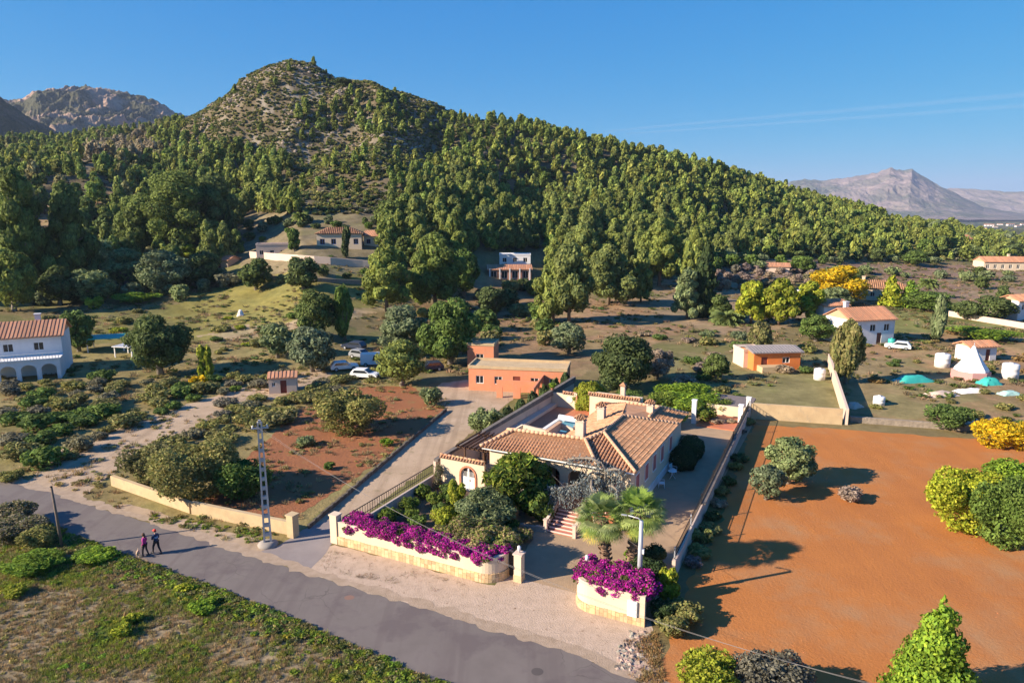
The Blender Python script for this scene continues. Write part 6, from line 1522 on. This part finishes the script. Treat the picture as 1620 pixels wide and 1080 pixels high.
# (name, kind, palette, px, py, width, height, label, category)
TR = [
 ('tree','bush','carob',543,139,30,18,'dark bushy clump on the skyline just right of the summit','tree'),
 # left
 ('pine_tree','tallpine','darkpine',45,470,110,190,'tall dark pine at the left edge of the photo, nearer one','pine tree'),
 ('pine_tree','tallpine','darkpine',118,462,95,165,'tall dark pine second from the left edge','pine tree'),
 ('shrub_tree','round','pine',22,492,75,100,'round yellow green tree at the bottom left of the wooded slope','tree'),
 ('pine_tree','pine','darkpine',285,405,150,125,'broad dark pine above the boulder outcrop','pine tree'),
 ('pine_tree','pine','darkpine',228,412,90,100,'dark pine left of the boulder outcrop','pine tree'),
 ('pine_tree','pine','darkpine',345,385,90,100,'dark pine above the stone hut','pine tree'),
 ('cypress','column','cypress',352,388,11,56,'slim cypress, left one of the pair by the stone hut','cypress'),
 ('cypress','column','cypress',366,390,12,58,'slim cypress, right one of the pair by the stone hut','cypress'),
 ('tree','round','yellowgreen',342,402,42,38,'yellow green tree in front of the two cypresses','tree'),
 ('tree','round','yellowgreen',300,412,40,26,'low yellow green tree below the broad dark pine','tree'),
 ('olive_tree','round','olive',155,440,70,62,'grey olive tree on the left slope under the tall pines','olive tree'),
 ('olive_tree','round','olive',200,452,75,58,'grey olive tree right of the tall pines','olive tree'),
 ('olive_tree','round','olive',262,462,85,66,'broad grey olive tree below the boulders','olive tree'),
 ('olive_tree','round','olive',140,478,80,52,'grey olive tree at the bottom of the left slope','olive tree'),
 ('olive_tree','round','carob',95,482,70,60,'dark tree between the olive trees and the tall pine','tree'),
 ('tree','round','carob',320,452,70,56,'dark round tree below the stone hut','tree'),
 ('shrub','bush','bright',215,478,70,18,'flat bright green bramble at the edge of the left slope','shrub'),
 ('shrub','bush','yellowgreen',150,488,28,22,'small yellow green bush at the left slope edge','shrub'),
 ('tree','round','green',125,556,60,66,'green tree right of the white two storey house','tree'),
 ('tree','round','carob',255,592,104,98,'large dark round tree in the left middle of the photo','tree'),
 ('shrub','upright','yellowgreen',326,598,30,52,'bright yellow green upright shrub right of the large dark tree','shrub'),
 ('shrub','bush','yellow',315,612,26,22,'yellow shrub under the upright yellow green one','shrub'),
 ('tree','round','carob',405,458,56,50,'dark round tree under the pale flat terrace house','tree'),
 ('tree','round','carob',480,458,60,52,'dark round tree below the cream terrace house','tree'),
 ('tree','round','green',466,398,24,36,'dark green tree between the two terrace houses','tree'),
 ('tree','upright','carob',548,408,20,46,'upright dark tree between the two orange roofs','tree'),
 ('tree','round','green',622,455,50,64,'green tree at the foot of the terraces','tree'),
 ('pine_tree','pine','pine',612,496,92,104,'big yellow green pine left of the brown arcaded building','pine tree'),
 ('pine_tree','pine','darkpine',690,490,110,115,'big dark pine left of the brown arcaded building','pine tree'),
 ('tree','round','green',735,468,55,74,'green tree between the dark pine and the brown arcaded building','tree'),
 ('tree','round','carob',778,502,52,50,'dark bushy tree in front of the brown arcaded building','tree'),
 ('tree','round','carob',500,538,75,80,'dark tree at the end of the pale path','tree'),
 ('tree','upright','green',546,538,44,84,'upright green tree beside the dark one at the end of the pale path','tree'),
 ('olive_tree','round','olive',495,588,80,72,'pale olive tree left of the cluttered yard','olive tree'),
 ('olive_tree','round','olive',440,566,60,56,'pale olive tree farther left of the cluttered yard','olive tree'),
 ('olive_tree','round','olive',640,562,90,80,'grey green tree behind the cluttered yard','olive tree'),
 ('tree','round','green',712,576,100,104,'large deep green tree behind the salmon building','tree'),
 ('tree','round','pine',636,610,84,74,'round yellow green tree at the corner of the brown red plot','tree'),
 ('shrub','bush','olive',682,640,34,34,'small grey green shrub at the corner of the driveway','shrub'),
 ('fruit_tree','bush','dull',552,684,112,82,'wide olive brown fruit tree in the brown red plot','fruit tree'),
 ('fruit_tree','bush','dull',310,786,140,108,'wide olive brown tree behind the roadside rubble wall','fruit tree'),
 ('fruit_tree','bush','green',385,786,92,74,'green tree behind the roadside rubble wall, beside the concrete pole','fruit tree'),
 ('fruit_tree','bush','dull',245,760,90,70,'olive brown bush at the left end of the roadside rubble wall','fruit tree'),
 ('shrub','bush','olive',485,705,30,18,'low blue green shrub in the brown red plot','shrub'),
 ('shrub','bush','green',520,742,18,14,'tiny green shrub in the brown red plot','shrub'),
 ('shrub','bush','bright',612,705,20,14,'tiny bright shrub at the driveway edge of the brown red plot','shrub'),
 ('shrub','bush','olive',770,690,56,54,'grey green round shrub outside the left boundary wall beside the pergola','shrub'),
 # middle and right
 ('pine_tree','pine','pine',876,512,72,96,'yellow green pine at the left of the central pine clump','pine tree'),
 ('pine_tree','pine','pine',900,512,90,120,'yellow green pine in front of the central pine clump','pine tree'),
 ('pine_tree','pine','pine',932,420,50,90,'pale green pine on the slope above the central clump','pine tree'),
 ('pine_tree','pine','pine',962,482,92,92,'round crowned pine in the middle of the central clump','pine tree'),
 ('pine_tree','pine','pine',925,450,80,92,'leaning bright pine behind the central clump','pine tree'),
 ('pine_tree','pine','pine',1042,452,84,104,'tall bright umbrella pine standing clear of the central clump','pine tree'),
 ('pine_tree','tallpine','pine',1014,478,50,80,'narrow pine left of the tall umbrella pine','pine tree'),
 ('pine_tree','tallpine','pine',1096,462,52,100,'tall bright pine right of the umbrella pine','pine tree'),
 ('cypress','column','cypress',1112,502,36,112,'tall dark cypress right of the bright pines','cypress'),
 ('pine_tree','tallpine','olive',1086,504,58,78,'grey green pine in front of the dark cypress','pine tree'),
 ('tree','round','carob',1135,506,46,40,'dark tree in shade right of the cypress','tree'),
 ('tree','round','carob',985,620,110,92,'large dark green tree behind the villa garden','tree'),
 ('tree','round','olive',900,560,60,50,'grey tree in the field behind the salmon building','olive tree'),
 ('shrub','bush','bright',1090,640,110,36,'long bright green hedge bush behind the villa','shrub'),
 ('tree','round','bare',1040,600,60,50,'leafless brownish tree right of the large dark tree','tree'),
 ('tree','round','carob',1132,600,44,42,'small dark tree left of the orange shed','tree'),
 ('conifer','pine','yellowgreen',1188,512,62,66,'soft yellow green conifer in the row left of the yellow tree, first','conifer'),
 ('conifer','pine','yellowgreen',1232,514,70,72,'soft yellow green conifer in the row left of the yellow tree, second','conifer'),
 ('conifer','pine','yellowgreen',1278,508,66,60,'soft yellow green conifer in the row left of the yellow tree, third','conifer'),
 ('tree','round','yellow',1326,480,96,60,'bright yellow autumn tree on the right','tree'),
 ('tree','round','olive',1322,488,56,34,'grey green tree in front of the yellow autumn tree','olive tree'),
 ('conifer','cone','yellowgreen',1408,484,42,48,'yellow cone shaped conifer before the farmhouse','conifer'),
 ('conifer','cone','bright',1438,486,44,42,'greener cone shaped conifer right of the yellow one','conifer'),
 ('tree','round','green',1470,492,84,32,'dense green bushy tree right of the cone shaped conifers','tree'),
 ('tree','round','carob',1565,508,72,40,'round dark green tree near the white house at the right edge','tree'),
 ('tree','round','carob',1528,505,46,30,'smaller round dark green tree left of the round one','tree'),
 ('tree','upright','olive',1482,540,36,70,'upright grey green tree right of the red roofed white house','tree'),
 ('tree','round','dull',1338,606,56,100,'dull green tree at the end of the pale running wall','tree'),
 ('tree','round','green',1290,540,60,42,'green tree left of the white annex','tree'),
 ('tree','upright','dull',1200,560,50,60,'dull green tree behind the orange shed','tree'),
 ('shrub','bush','bright',1555,536,100,20,'bright green field hedge on the right','shrub'),
 ('shrub','bush','green',1495,676,76,44,'green bush at the far right edge of the red field','shrub'),
 ('shrub','bush','yellow',1572,706,76,56,'yellow shrub at the right edge of the red field','shrub'),
 ('shrub','bush','yellow',1618,712,60,52,'yellow shrub cut by the right edge of the photo','shrub'),
 ('olive_tree','round','olive',1246,764,84,76,'large rounded olive tree in the red field','olive tree'),
 ('olive_tree','round','olive',1212,790,62,56,'small pale olive tree beside the large one in the red field','olive tree'),
 ('fruit_tree','bush','yellowgreen',1525,838,124,120,'large yellow green tree at the right of the red field','fruit tree'),
 ('fruit_tree','bush','green',1585,862,110,128,'large green tree at the right of the red field, nearer one','fruit tree'),
 ('fruit_tree','bush','bright',1600,778,90,60,'bright green bush behind the two large trees of the red field','fruit tree'),
 ('conifer','cone','bright',1474,1128,150,188,'bright green cone shaped conifer at the bottom right','conifer'),
 ('shrub','bush','yellowgreen',1122,1104,110,92,'yellow green bush at the bottom edge of the red field','shrub'),
 ('shrub','bush','greydull',1222,1108,120,92,'grey brown bush at the bottom edge of the red field','shrub'),
 ('shrub','bush','bare',1345,792,40,26,'heap of dry brushwood in the red field','brushwood'),
 ('tree','round','green',1270,430,44,26,'round green tree right of the small farm hut','tree'),
 ('tree','pine','pine',1205,382,44,36,'rounded bright pine standing at the edge of the hillside wood','pine tree'),
 ('shrub','bush','brown',1160,422,28,18,'rust coloured shrub in the ploughed field','shrub'),
 ('tree','round','carob',1552,458,22,22,'small dark round tree in the right hand field','tree'),
 ('tree','round','carob',1586,474,20,22,'small dark round tree near the right edge','tree'),
 ('tree','round','green',1448,420,40,24,'green tree in the ploughed field on the right','tree'),
]
for i, t in enumerate(TR):
    name, kind, pal, px, py, wp_, hp_, lb, ct = t
    A_(name, kind, pal, px, py, wp_, hp_, lb, ct, seed=100+i, trunk=kind not in ('bush', 'cone', 'column'), outw=.5 if kind == 'bush' else .7)
# scattered carob, olive and almond trees over the terraces: many alike
def sc_trees(polys, n, wr, pals, kinds, label, cat, group, seed, hgt_k=.85, n_l=900, leaf=.095, mind=1.0):
    rg = np.random.default_rng(seed); c = 0; tries = 0; pl = []
    meshes = [crown_mesh(kinds[i % len(kinds)], pals[i % len(pals)], n_l, leaf, 300+seed+i) for i in range(max(4, len(pals)))]
    xs = [p[0] for q in polys for p in q]; ys = [p[1] for q in polys for p in q]
    while c < n and tries < n*60:
        tries += 1; px = rg.uniform(min(xs), max(xs)); py = rg.uniform(min(ys), max(ys))
        if not any(inpoly(np.array([px]), np.array([py]), q)[0] for q in polys): continue
        g = G(px, py); w = rg.uniform(*wr)
        if any((g[0]-a)**2+(g[1]-b)**2 < ((w+w2)*.5*mind)**2 for a, b, w2 in pl): continue
        pl.append((g[0], g[1], w)); o = bpy.data.objects.new(cat.replace(' ', '_'), meshes[rg.integers(len(meshes))]); COL.objects.link(o)
        o.location = (g[0], g[1], g[2]-.1*w); o.scale = (w, w*rg.uniform(.85, 1.1), w*hgt_k*rg.uniform(.8, 1.15)); o.rotation_euler = (0, 0, rg.uniform(0, 6.28)); tag(o, label, cat, group); c += 1
sc_trees([[(1110,350),(1230,366),(1330,390),(1700,400),(1700,420),(1300,418),(1120,436)]], 120, (4, 7), ['olive','carob','olive','green'], ['bush','round'], 'low grey green tree among many alike on the terraces below the pine wood', 'olive tree', 'olive trees on the terraces below the pine wood', 1)
sc_trees([[(1480,385),(1700,385),(1700,412),(1480,412)], [(1420,362),(1700,362),(1700,386),(1480,388)]], 60, (7, 12), ['pine','carob','pine','olive'], ['pine','round'], 'pine or olive tree among many alike on the right hand plain', 'tree', 'trees scattered over the right hand plain', 2)
sc_trees([[(1290,428),(1420,436),(1700,430),(1700,452),(1420,446),(1290,448)]], 22, (3, 6), ['carob','olive'], ['round','bush'], 'small dark tree in the line along the ploughed field on the right', 'tree', 'trees lining the ploughed field on the right', 3)
sc_trees([[(60,420),(330,425),(380,450),(300,475),(60,485)]], 34, (4.5, 7), ['olive','carob','olive','greydull'], ['round','bush'], 'grey green tree among many alike on the lower left slope', 'olive tree', 'olive trees on the lower left slope', 4)
sc_trees([[(140,345),(220,340),(330,400),(380,420),(220,430),(110,410)]], 30, (6, 8.5), ['darkpine','carob','pine'], ['pine','round'], 'dark tree among many alike between the clearing and the stone hut', 'tree', 'dark trees of the left slope', 5, 1.1)
sc_trees([[(0,610),(150,600),(300,606),(420,590),(470,600),(330,628),(200,680),(90,745),(0,735)]], 64, (1.8, 4.2), ['dull','greydull','dull','green'], ['bush'], 'low tangled shrub among many alike in the overgrown plot on the left', 'shrub', 'shrubs of the overgrown plot on the left', 6, .6, 1200, .075, .75)
sc_trees([[(360,640),(470,615),(590,585),(620,600),(520,625),(430,680),(300,720),(220,745),(260,700)]], 34, (2.0, 3.6), ['dull','greydull','dull'], ['bush'], 'low dry shrub among many alike between the dirt track and the brown red plot', 'shrub', 'dry shrubs beside the dirt track', 7, .6, 1100, .075, .8)
sc_trees([[(385,348),(470,348),(600,350),(600,362),(470,368),(385,392)],[(380,430),(600,432),(620,448),(390,448)],[(600,360),(640,380),(640,420),(605,420)]], 34, (2.4, 4.5), ['carob','green','olive'], ['round','bush'], 'small garden tree among several alike round the terrace houses', 'tree', 'garden trees round the terrace houses', 8)
sc_trees([[(640,440),(800,430),(880,470),(870,560),(740,560),(620,520)]], 26, (3.5, 6.5), ['carob','olive','green','dull'], ['round','bush'], 'tree among several alike between the pine wood and the salmon building', 'tree', 'trees between the pine wood and the salmon building', 9)
sc_trees([[(1010,520),(1180,530),(1290,560),(1320,600),(1190,640),(1050,620)]], 24, (2, 4), ['dull','olive','green','bare'], ['bush'], 'low bush among several alike in the plot with the orange shed', 'shrub', 'bushes in the plot with the orange shed', 10, .6)
sc_trees([[(1340,530),(1700,520),(1700,690),(1345,650)]], 34, (1.2, 3.0), ['dull','green','brown'], ['bush'], 'weedy bush among many alike in the cluttered plot on the right', 'shrub', 'weedy bushes in the cluttered right hand plot', 11, .55)
sc_trees([[(1130,430),(1300,425),(1300,455),(1130,460)]], 40, (2.5, 4), ['bare','bare','greydull'], ['round'], 'leafless almond tree among many alike in the field left of the yellow tree', 'almond tree', 'bare almond trees in the field', 12)
sc_trees([[(0,500),(110,495),(330,480),(470,500),(430,560),(330,560),(200,545),(100,540)]], 20, (1.5, 3.5), ['dull','green','yellowgreen'], ['bush'], 'low bush among several alike on the grassy slope behind the white house', 'shrub', 'bushes on the grassy slope', 13, .6)
sc_trees([[(600,350),(760,355),(760,415),(640,420),(600,400)],[(760,355),(870,358),(870,388),(760,388)],[(870,358),(1000,380),(1120,380),(1120,420),(1000,440),(900,430)]], 46, (8, 11), ['pine','darkpine','pine'], ['pine','tallpine'], 'large green pine among many alike at the foot of the wooded hill', 'pine tree', 'large pines at the foot of the hill', 14, 1.15, 2200, .06, .62)
sc_trees([[(1075,665),(1120,665),(1180,690),(1120,830),(1060,960),(1085,930),(1150,780),(1185,690),(1190,670)]], 14, (.9, 2.0), ['dull','carob','bare'], ['bush'], 'scrubby weed in the shade outside the right boundary wall', 'shrub', 'weeds along the right boundary wall', 15, .7)
# feather palm trees
def feather_palm(px, py, tr, r, label):
    g = G(px, py); o = empty('feather_palm', g); tag(o, label, 'palm tree'); q = MB(); q.tube([(0,0,-.2),(.05,0,tr*.5),(0,0,tr)], [.38,.32,.34], 10); q.build('trunk', MATS['palm_trunk'], o)
    V = []; C_ = []; rg = np.random.default_rng(px)
    for i in range(38):
        a = i*2.4; e = -.2 + 1.5*(i/38); dv = np.array([math.cos(a), math.sin(a), 0.]); sd = np.array([-math.sin(a), math.cos(a), 0.]); prev = np.array([0, 0, tr])
        for k in range(9):
            t = (k+1)/9; nx = np.array([0, 0, tr]) + dv*r*t*math.cos(e*.6) + np.array([0, 0, r*(math.sin(e)*t - .55*t*t)])
            wd_ = .30*r*math.sin(math.pi*min(.95, t*.85+.1))
            for sgn in (-1, 1):
                V += [prev, nx, nx + sd*sgn*wd_ - np.array([0, 0, .12*r]), prev + sd*sgn*wd_*.8 - np.array([0, 0, .12*r])]; C_.append(np.array([.17, .22, .06])*rg.uniform(.7, 1.3))
            prev = nx
    V = np.array(V); link('fronds', link_quads('fronds', V, np.arange(len(V)).reshape(-1, 4), [leafm], np.array(C_)), o)
feather_palm(1150, 512, 1.2, 4.2, 'squat bright feather palm right of the dark cypress')
feather_palm(1466, 470, 4.0, 2.8, 'tall feather palm with brown skirt behind the green bushy tree')
feather_palm(476, 352, 2.0, 3.0, 'feather palm on the terrace above the houses under the rocky hill')

# ================================================================== ground cover
def cover(name, polyfn, n, protos_, sz, label, cat, seed, m=leafm, zk=.7, tintr=(.6, 1.35)):
    rg = np.random.default_rng(seed); X, Y = polyfn(rg, n); Z = hgt(X, Y); S = rg.uniform(*sz, len(X)); ti = rg.uniform(*tintr, (len(X), 1))*np.ones((1, 3))*(1 + rg.uniform(-.15, .25, (len(X), 1))*np.array([[1, 0, 0]]))
    tag(scatter_mesh(name, protos_, X, Y, Z - .03, S, S*zk, ti, m, rg), label, cat, None, 'stuff')
def tuft(n, cols, seed, h=1.0, wdt=.05, spread=.5):
    rg = np.random.default_rng(seed); V = []; C_ = []
    for i in range(n):
        a = rg.uniform(0, 6.28); r = spread*math.sqrt(rg.random())*.8; b = np.array([r*math.cos(a), r*math.sin(a), 0]); t = b*1.5 + np.array([rg.normal()*.15, rg.normal()*.15, h*rg.uniform(.4, 1)])
        s_ = np.array([-math.sin(a+rg.normal()), math.cos(a), 0])*wdt; V += [b-s_, b+s_, t+s_*.3, t-s_*.3]; C_.append(np.array(cols[rg.integers(len(cols))])*rg.uniform(.7, 1.3))
    return np.array(V), np.array(C_)
dry = [(.38, .29, .15), (.32, .25, .13), (.26, .21, .10)]; grn = [(.22, .27, .045), (.17, .23, .04), (.27, .28, .06)]
lowleaf = bushprotos(90, .17, 'bright', 3, 700) + bushprotos(90, .17, 'yellowgreen', 1, 720) + bushprotos(90, .17, 'green', 1, 721)
lowdull = bushprotos(90, .15, 'dull', 3, 740)
tg = [tuft(26, grn, i) for i in range(4)]; td = [tuft(26, dry, 10+i) for i in range(4)]
def verge(rg, n, thr=.5, inv=False, v1=-7.6, far=110, edge=None):
    a = rg.uniform(R(-48), R(12), n); r = np.sqrt(rg.uniform(24**2, far**2, n)); X = r*np.sin(a); Y = r*np.cos(a)
    # only on the near side of the road
    poly = [p[:2] for p in RLw][::-1]; poly = poly + [(poly[-1][0], -20), (-140, -20), (-140, poly[0][1])]
    ok = inpoly(X, Y, poly); f = fbm(X/3.0, Y/3.0, 4, 61); k = np.clip((f-thr)*7, 0, 1); k = 1-k if inv else k
    if edge is not None:
        pass
    ok &= rg.random(n) < k; px, py = proj(X, Y, 0*X); ok &= (px > -60) & (px < 900) & (py < 1130)
    return X[ok], Y[ok]
cover('grass', lambda rg, n: verge(rg, n, .38), 120000, tg, (.16, .38), 'green grass and weeds growing on the near verge', 'grass', 1)
cover('grass', lambda rg, n: verge(rg, n, .60, True), 120000, td, (.16, .36), 'dry straw coloured grass on the near verge', 'grass', 2)
cover('weeds', lambda rg, n: verge(rg, n, .50), 22000, lowleaf, (.22, .55), 'leafy green weeds in patches on the near verge', 'weeds', 3, zk=.5)
cover('weeds', lambda rg, n: verge(rg, n, .62, True), 12000, lowdull, (.2, .5), 'dull low weeds among the dry grass of the near verge', 'weeds', 4, zk=.45)
def band(rg, n):      # thick growth on the bank at the road edge
    t = rg.random(n)*(len(RLw)-1.001); i = t.astype(int); f = t-i; P_ = np.array([p[:2] for p in RLw]); c = P_[i]*(1-f)[:, None] + P_[i+1]*f[:, None]
    off = -np.abs(rg.normal(size=n))*1.0 - .05; nrm = np.array([math.sin(VA), math.cos(VA)]); q = c + nrm*off[:, None]; return q[:, 0], q[:, 1]
cover('weeds', band, 2400, lowleaf + lowdull, (.22, .6), 'thick weeds on the bank along the road edge', 'weeds', 5, zk=.6)
def blob(cx, cy, rx, ry):
    c = P(cx, cy); s_ = proj_scale(c)
    def f(rg, n):
        a = rg.uniform(0, 6.28, n); r = np.sqrt(rg.random(n)); return c[0]+np.cos(a)*r*rx*s_, c[1]+np.sin(a)*r*ry*s_*2
    return f
# the tall growth at the foot of the wooden pole and single yellow bushes
for (px, py, w_px, h_px, pl, lb) in [(28,852,90,42,'frangi','tall pale dry shrub at the far left of the near verge'),(62,864,62,40,'dull','brown and green shrub left of the wooden pole'),(55,902,90,28,'bright','dark green shrub below the dry one on the near verge'),
     (140,884,60,18,'bright','green shrub at the foot of the wooden pole'),(28,828,60,44,'frangi','straw coloured tuft at the upper left end of the verge'),(160,884,60,22,'bright','low leafy shrub beside the road right of the wooden pole'),
     (292,934,26,14,'yellowgreen','small yellow green bush on the verge near the road'),(210,985,30,20,'yellowgreen','upper yellow green bush of the pair in the middle of the verge'),(194,1005,28,22,'yellowgreen','lower yellow green bush of the pair in the middle of the verge'),
     (320,965,44,20,'bright','leafy green bush by the road on the near verge'),(25,942,38,20,'yellowgreen','yellow green bush at the left edge of the verge'),(15,760,40,20,'dull','dry shrub at the far left road bank')]:
    g = P(px, py); d = proj_scale(g); plant('shrub', 'bush', pl, (g[0], g[1], -.05), w_px*d, h_px*d, lb, 'shrub', n=int(min(30000, 5.5*(w_px*d)*(w_px*d+h_px*d)/.0121)), size=round(.12/(w_px*d), 4), seed=200+px, trunk=False, outw=.45)
# stray weeds and stones beyond
def ingpx(poly):
    def f(rg, n):
        wp = np.array([P(*p)[:2] for p in poly]); X = rg.uniform(wp[:, 0].min(), wp[:, 0].max(), n); Y = rg.uniform(wp[:, 1].min(), wp[:, 1].max(), n); k = inpoly(X, Y, wp) & (rg.random(n) < np.clip((fbm(X/2.2, Y/2.2, 3, 93)-.42)*5, .05, 1)); return X[k], Y[k]
    return f
debris = [(np.array([[-.5,-.2,.05],[.5,-.3,.1],[.45,.3,.2],[-.4,.25,.08]])*.5, np.array([[.16, .09, .05]])) for _ in range(2)] + [(V_, c_) for V_, c_ in [tuft(5, [(.16, .09, .05), (.24, .14, .07)], 30, .4, .08)]]
FC = [(500,915),(530,868),(780,930),(900,965),(1010,995),(1040,1020),(1010,1070),(700,972)]
cover('fallen_leaves', ingpx(FC), 5000, debris, (.10, .26), 'dry fallen leaves and twigs littering the gravel before the villa', 'fallen leaves', 7, mat('litter', (1, 1, 1), col=True, rough=.95), .6)
cover('weeds', ingpx([(500,900),(520,870),(640,895),(740,925),(690,935),(560,912)]), 2600, [tuft(14, [(.30,.17,.09),(.34,.22,.12),(.2,.2,.06)], 40+i, .6) for i in range(3)], (.15, .32), 'dry reddish weeds at the foot of the long street wall', 'weeds', 8)
cover('weeds', ingpx([(990,1015),(1040,1000),(1050,1090),(1000,1075)]), 900, [tuft(14, [(.30,.2,.1),(.2,.16,.08)], 50, .8)], (.2, .5), 'dry weeds at the corner of the forecourt', 'weeds', 9)
cover('weeds', ingpx([(0,600),(300,600),(600,560),(720,640),(480,830),(400,870),(150,790),(40,750),(0,740)]), 9000, lowdull + td, (.3, .9), 'dry grass and weeds over the plots on the left', 'weeds', 10, zk=.5)
cover('weeds', ingpx([(180,800),(300,820),(460,850),(420,865),(300,838),(180,812)]), 1600, tg + lowleaf, (.2, .5), 'green weeds below the roadside rubble wall', 'weeds', 14, zk=.5)
def fieldpts(poly):
    def f(rg, n):
        X = []; Y = []
        wp = np.array([G(*p)[:2] for p in poly]); X = rg.uniform(wp[:, 0].min(), wp[:, 0].max(), n); Y = rg.uniform(wp[:, 1].min(), wp[:, 1].max(), n)
        k = inpoly(X, Y, wp) & (rg.random(n) < np.clip((fbm(X/7, Y/7, 3, 97)-.42)*5, .04, 1)); return X[k], Y[k]
    return f
cover('weeds', fieldpts([(0,490),(300,450),(640,420),(900,480),(1040,440),(1300,410),(1640,420),(1640,690),(1345,650),(1320,600),(1190,640),(900,560),(720,600),(560,570),(300,600),(0,600)]), 34000, td + lowdull + bushprotos(50, .25, 'green', 2, 760), (.5, 1.5), 'low weeds and tussocks over the valley floor', 'weeds', 11, zk=.45)
cover('clods', ingpx([(1100,940),(1160,760),(1200,680),(1340,680),(1620,720),(1620,1080),(1060,1080)]), 6000, [(v*[1, 1, 1], c*np.array([[.55, .2, .07]])) for v, c in rp], (.06, .2), 'clods of red earth and dry stems in the red field', 'clods', 12, mat('clod', (1, 1, 1), col=True, rough=1), .5)
cover('stones', ingpx([(330,850),(160,795),(120,790),(150,802),(340,862)]), 900, rp, (.06, .22), 'loose pale stones along the upper road edge', 'stones', 13, stonem, .6)
def wallstones(rg, n): 
    t = rg.random(n); u = 24.0 + rg.normal(size=n)*.35 + t*.4; v = -.6 - t*4.0; return VO[0]+u*math.cos(VA)+v*math.sin(VA), VO[1]-u*math.sin(VA)+v*math.cos(VA)
cover('stones', wallstones, 260, rp, (.15, .42), 'heap of loose stones at the corner of the forecourt and the red field', 'stones', 15, stonem, .7)

# ================================================================== vapour trails and air
def trail(pa, pb, wpx, label):
    dist = 24000; a = Vector(ray(*pa))*dist; b = Vector(ray(*pb))*dist; a.z += H; b.z += H
    m = MATS.get('vapour') 
    if not m:
        m = bpy.data.materials.new('vapour'); m.use_nodes = True; n = m.node_tree.nodes; l = m.node_tree.links; n.clear(); MATS['vapour'] = m
        out = n.new('ShaderNodeOutputMaterial'); tr = n.new('ShaderNodeBsdfTransparent'); df = n.new('ShaderNodeBsdfDiffuse'); df.inputs[0].default_value = (.9, .9, .95, 1); ms = n.new('ShaderNodeMixShader'); ms.inputs[0].default_value = .014
        l.new(tr.outputs[0], ms.inputs[1]); l.new(df.outputs[0], ms.inputs[2]); l.new(ms.outputs[0], out.inputs[0])
    r = wpx*dist/F; q = MB()
    for k in (1.0, .7, .4): q.tube([a.lerp(b, i/20) + Vector((0, 0, random.uniform(-.12, .12)*r)) for i in range(21)], [r*k*(.35 + .65*i/20) for i in range(21)], 12, cap=False)
    tag(q.build('vapour_trail', m), label, None, None, 'structure')
trail((955, 208), (1760, 138), 5.5, 'upper faint vapour trail'); trail((990, 212), (1760, 158), 4.5, 'lower faint vapour trail')
hz = MB(); hz.box(-9000, -600, -135, 9500, 14500, 480)
hm = bpy.data.materials.new('haze'); hm.use_nodes = True; hn = hm.node_tree.nodes; hn.remove(hn['Principled BSDF']); pv = hn.new('ShaderNodeVolumePrincipled')
pv.inputs['Color'].default_value = (.62, .74, 1.0, 1); pv.inputs['Density'].default_value = 0.00006; pv.inputs['Anisotropy'].default_value = .1
hm.node_tree.links.new(pv.outputs[0], hn['Material Output'].inputs['Volume'])
tag(hz.build('haze', hm), kind='stuff')
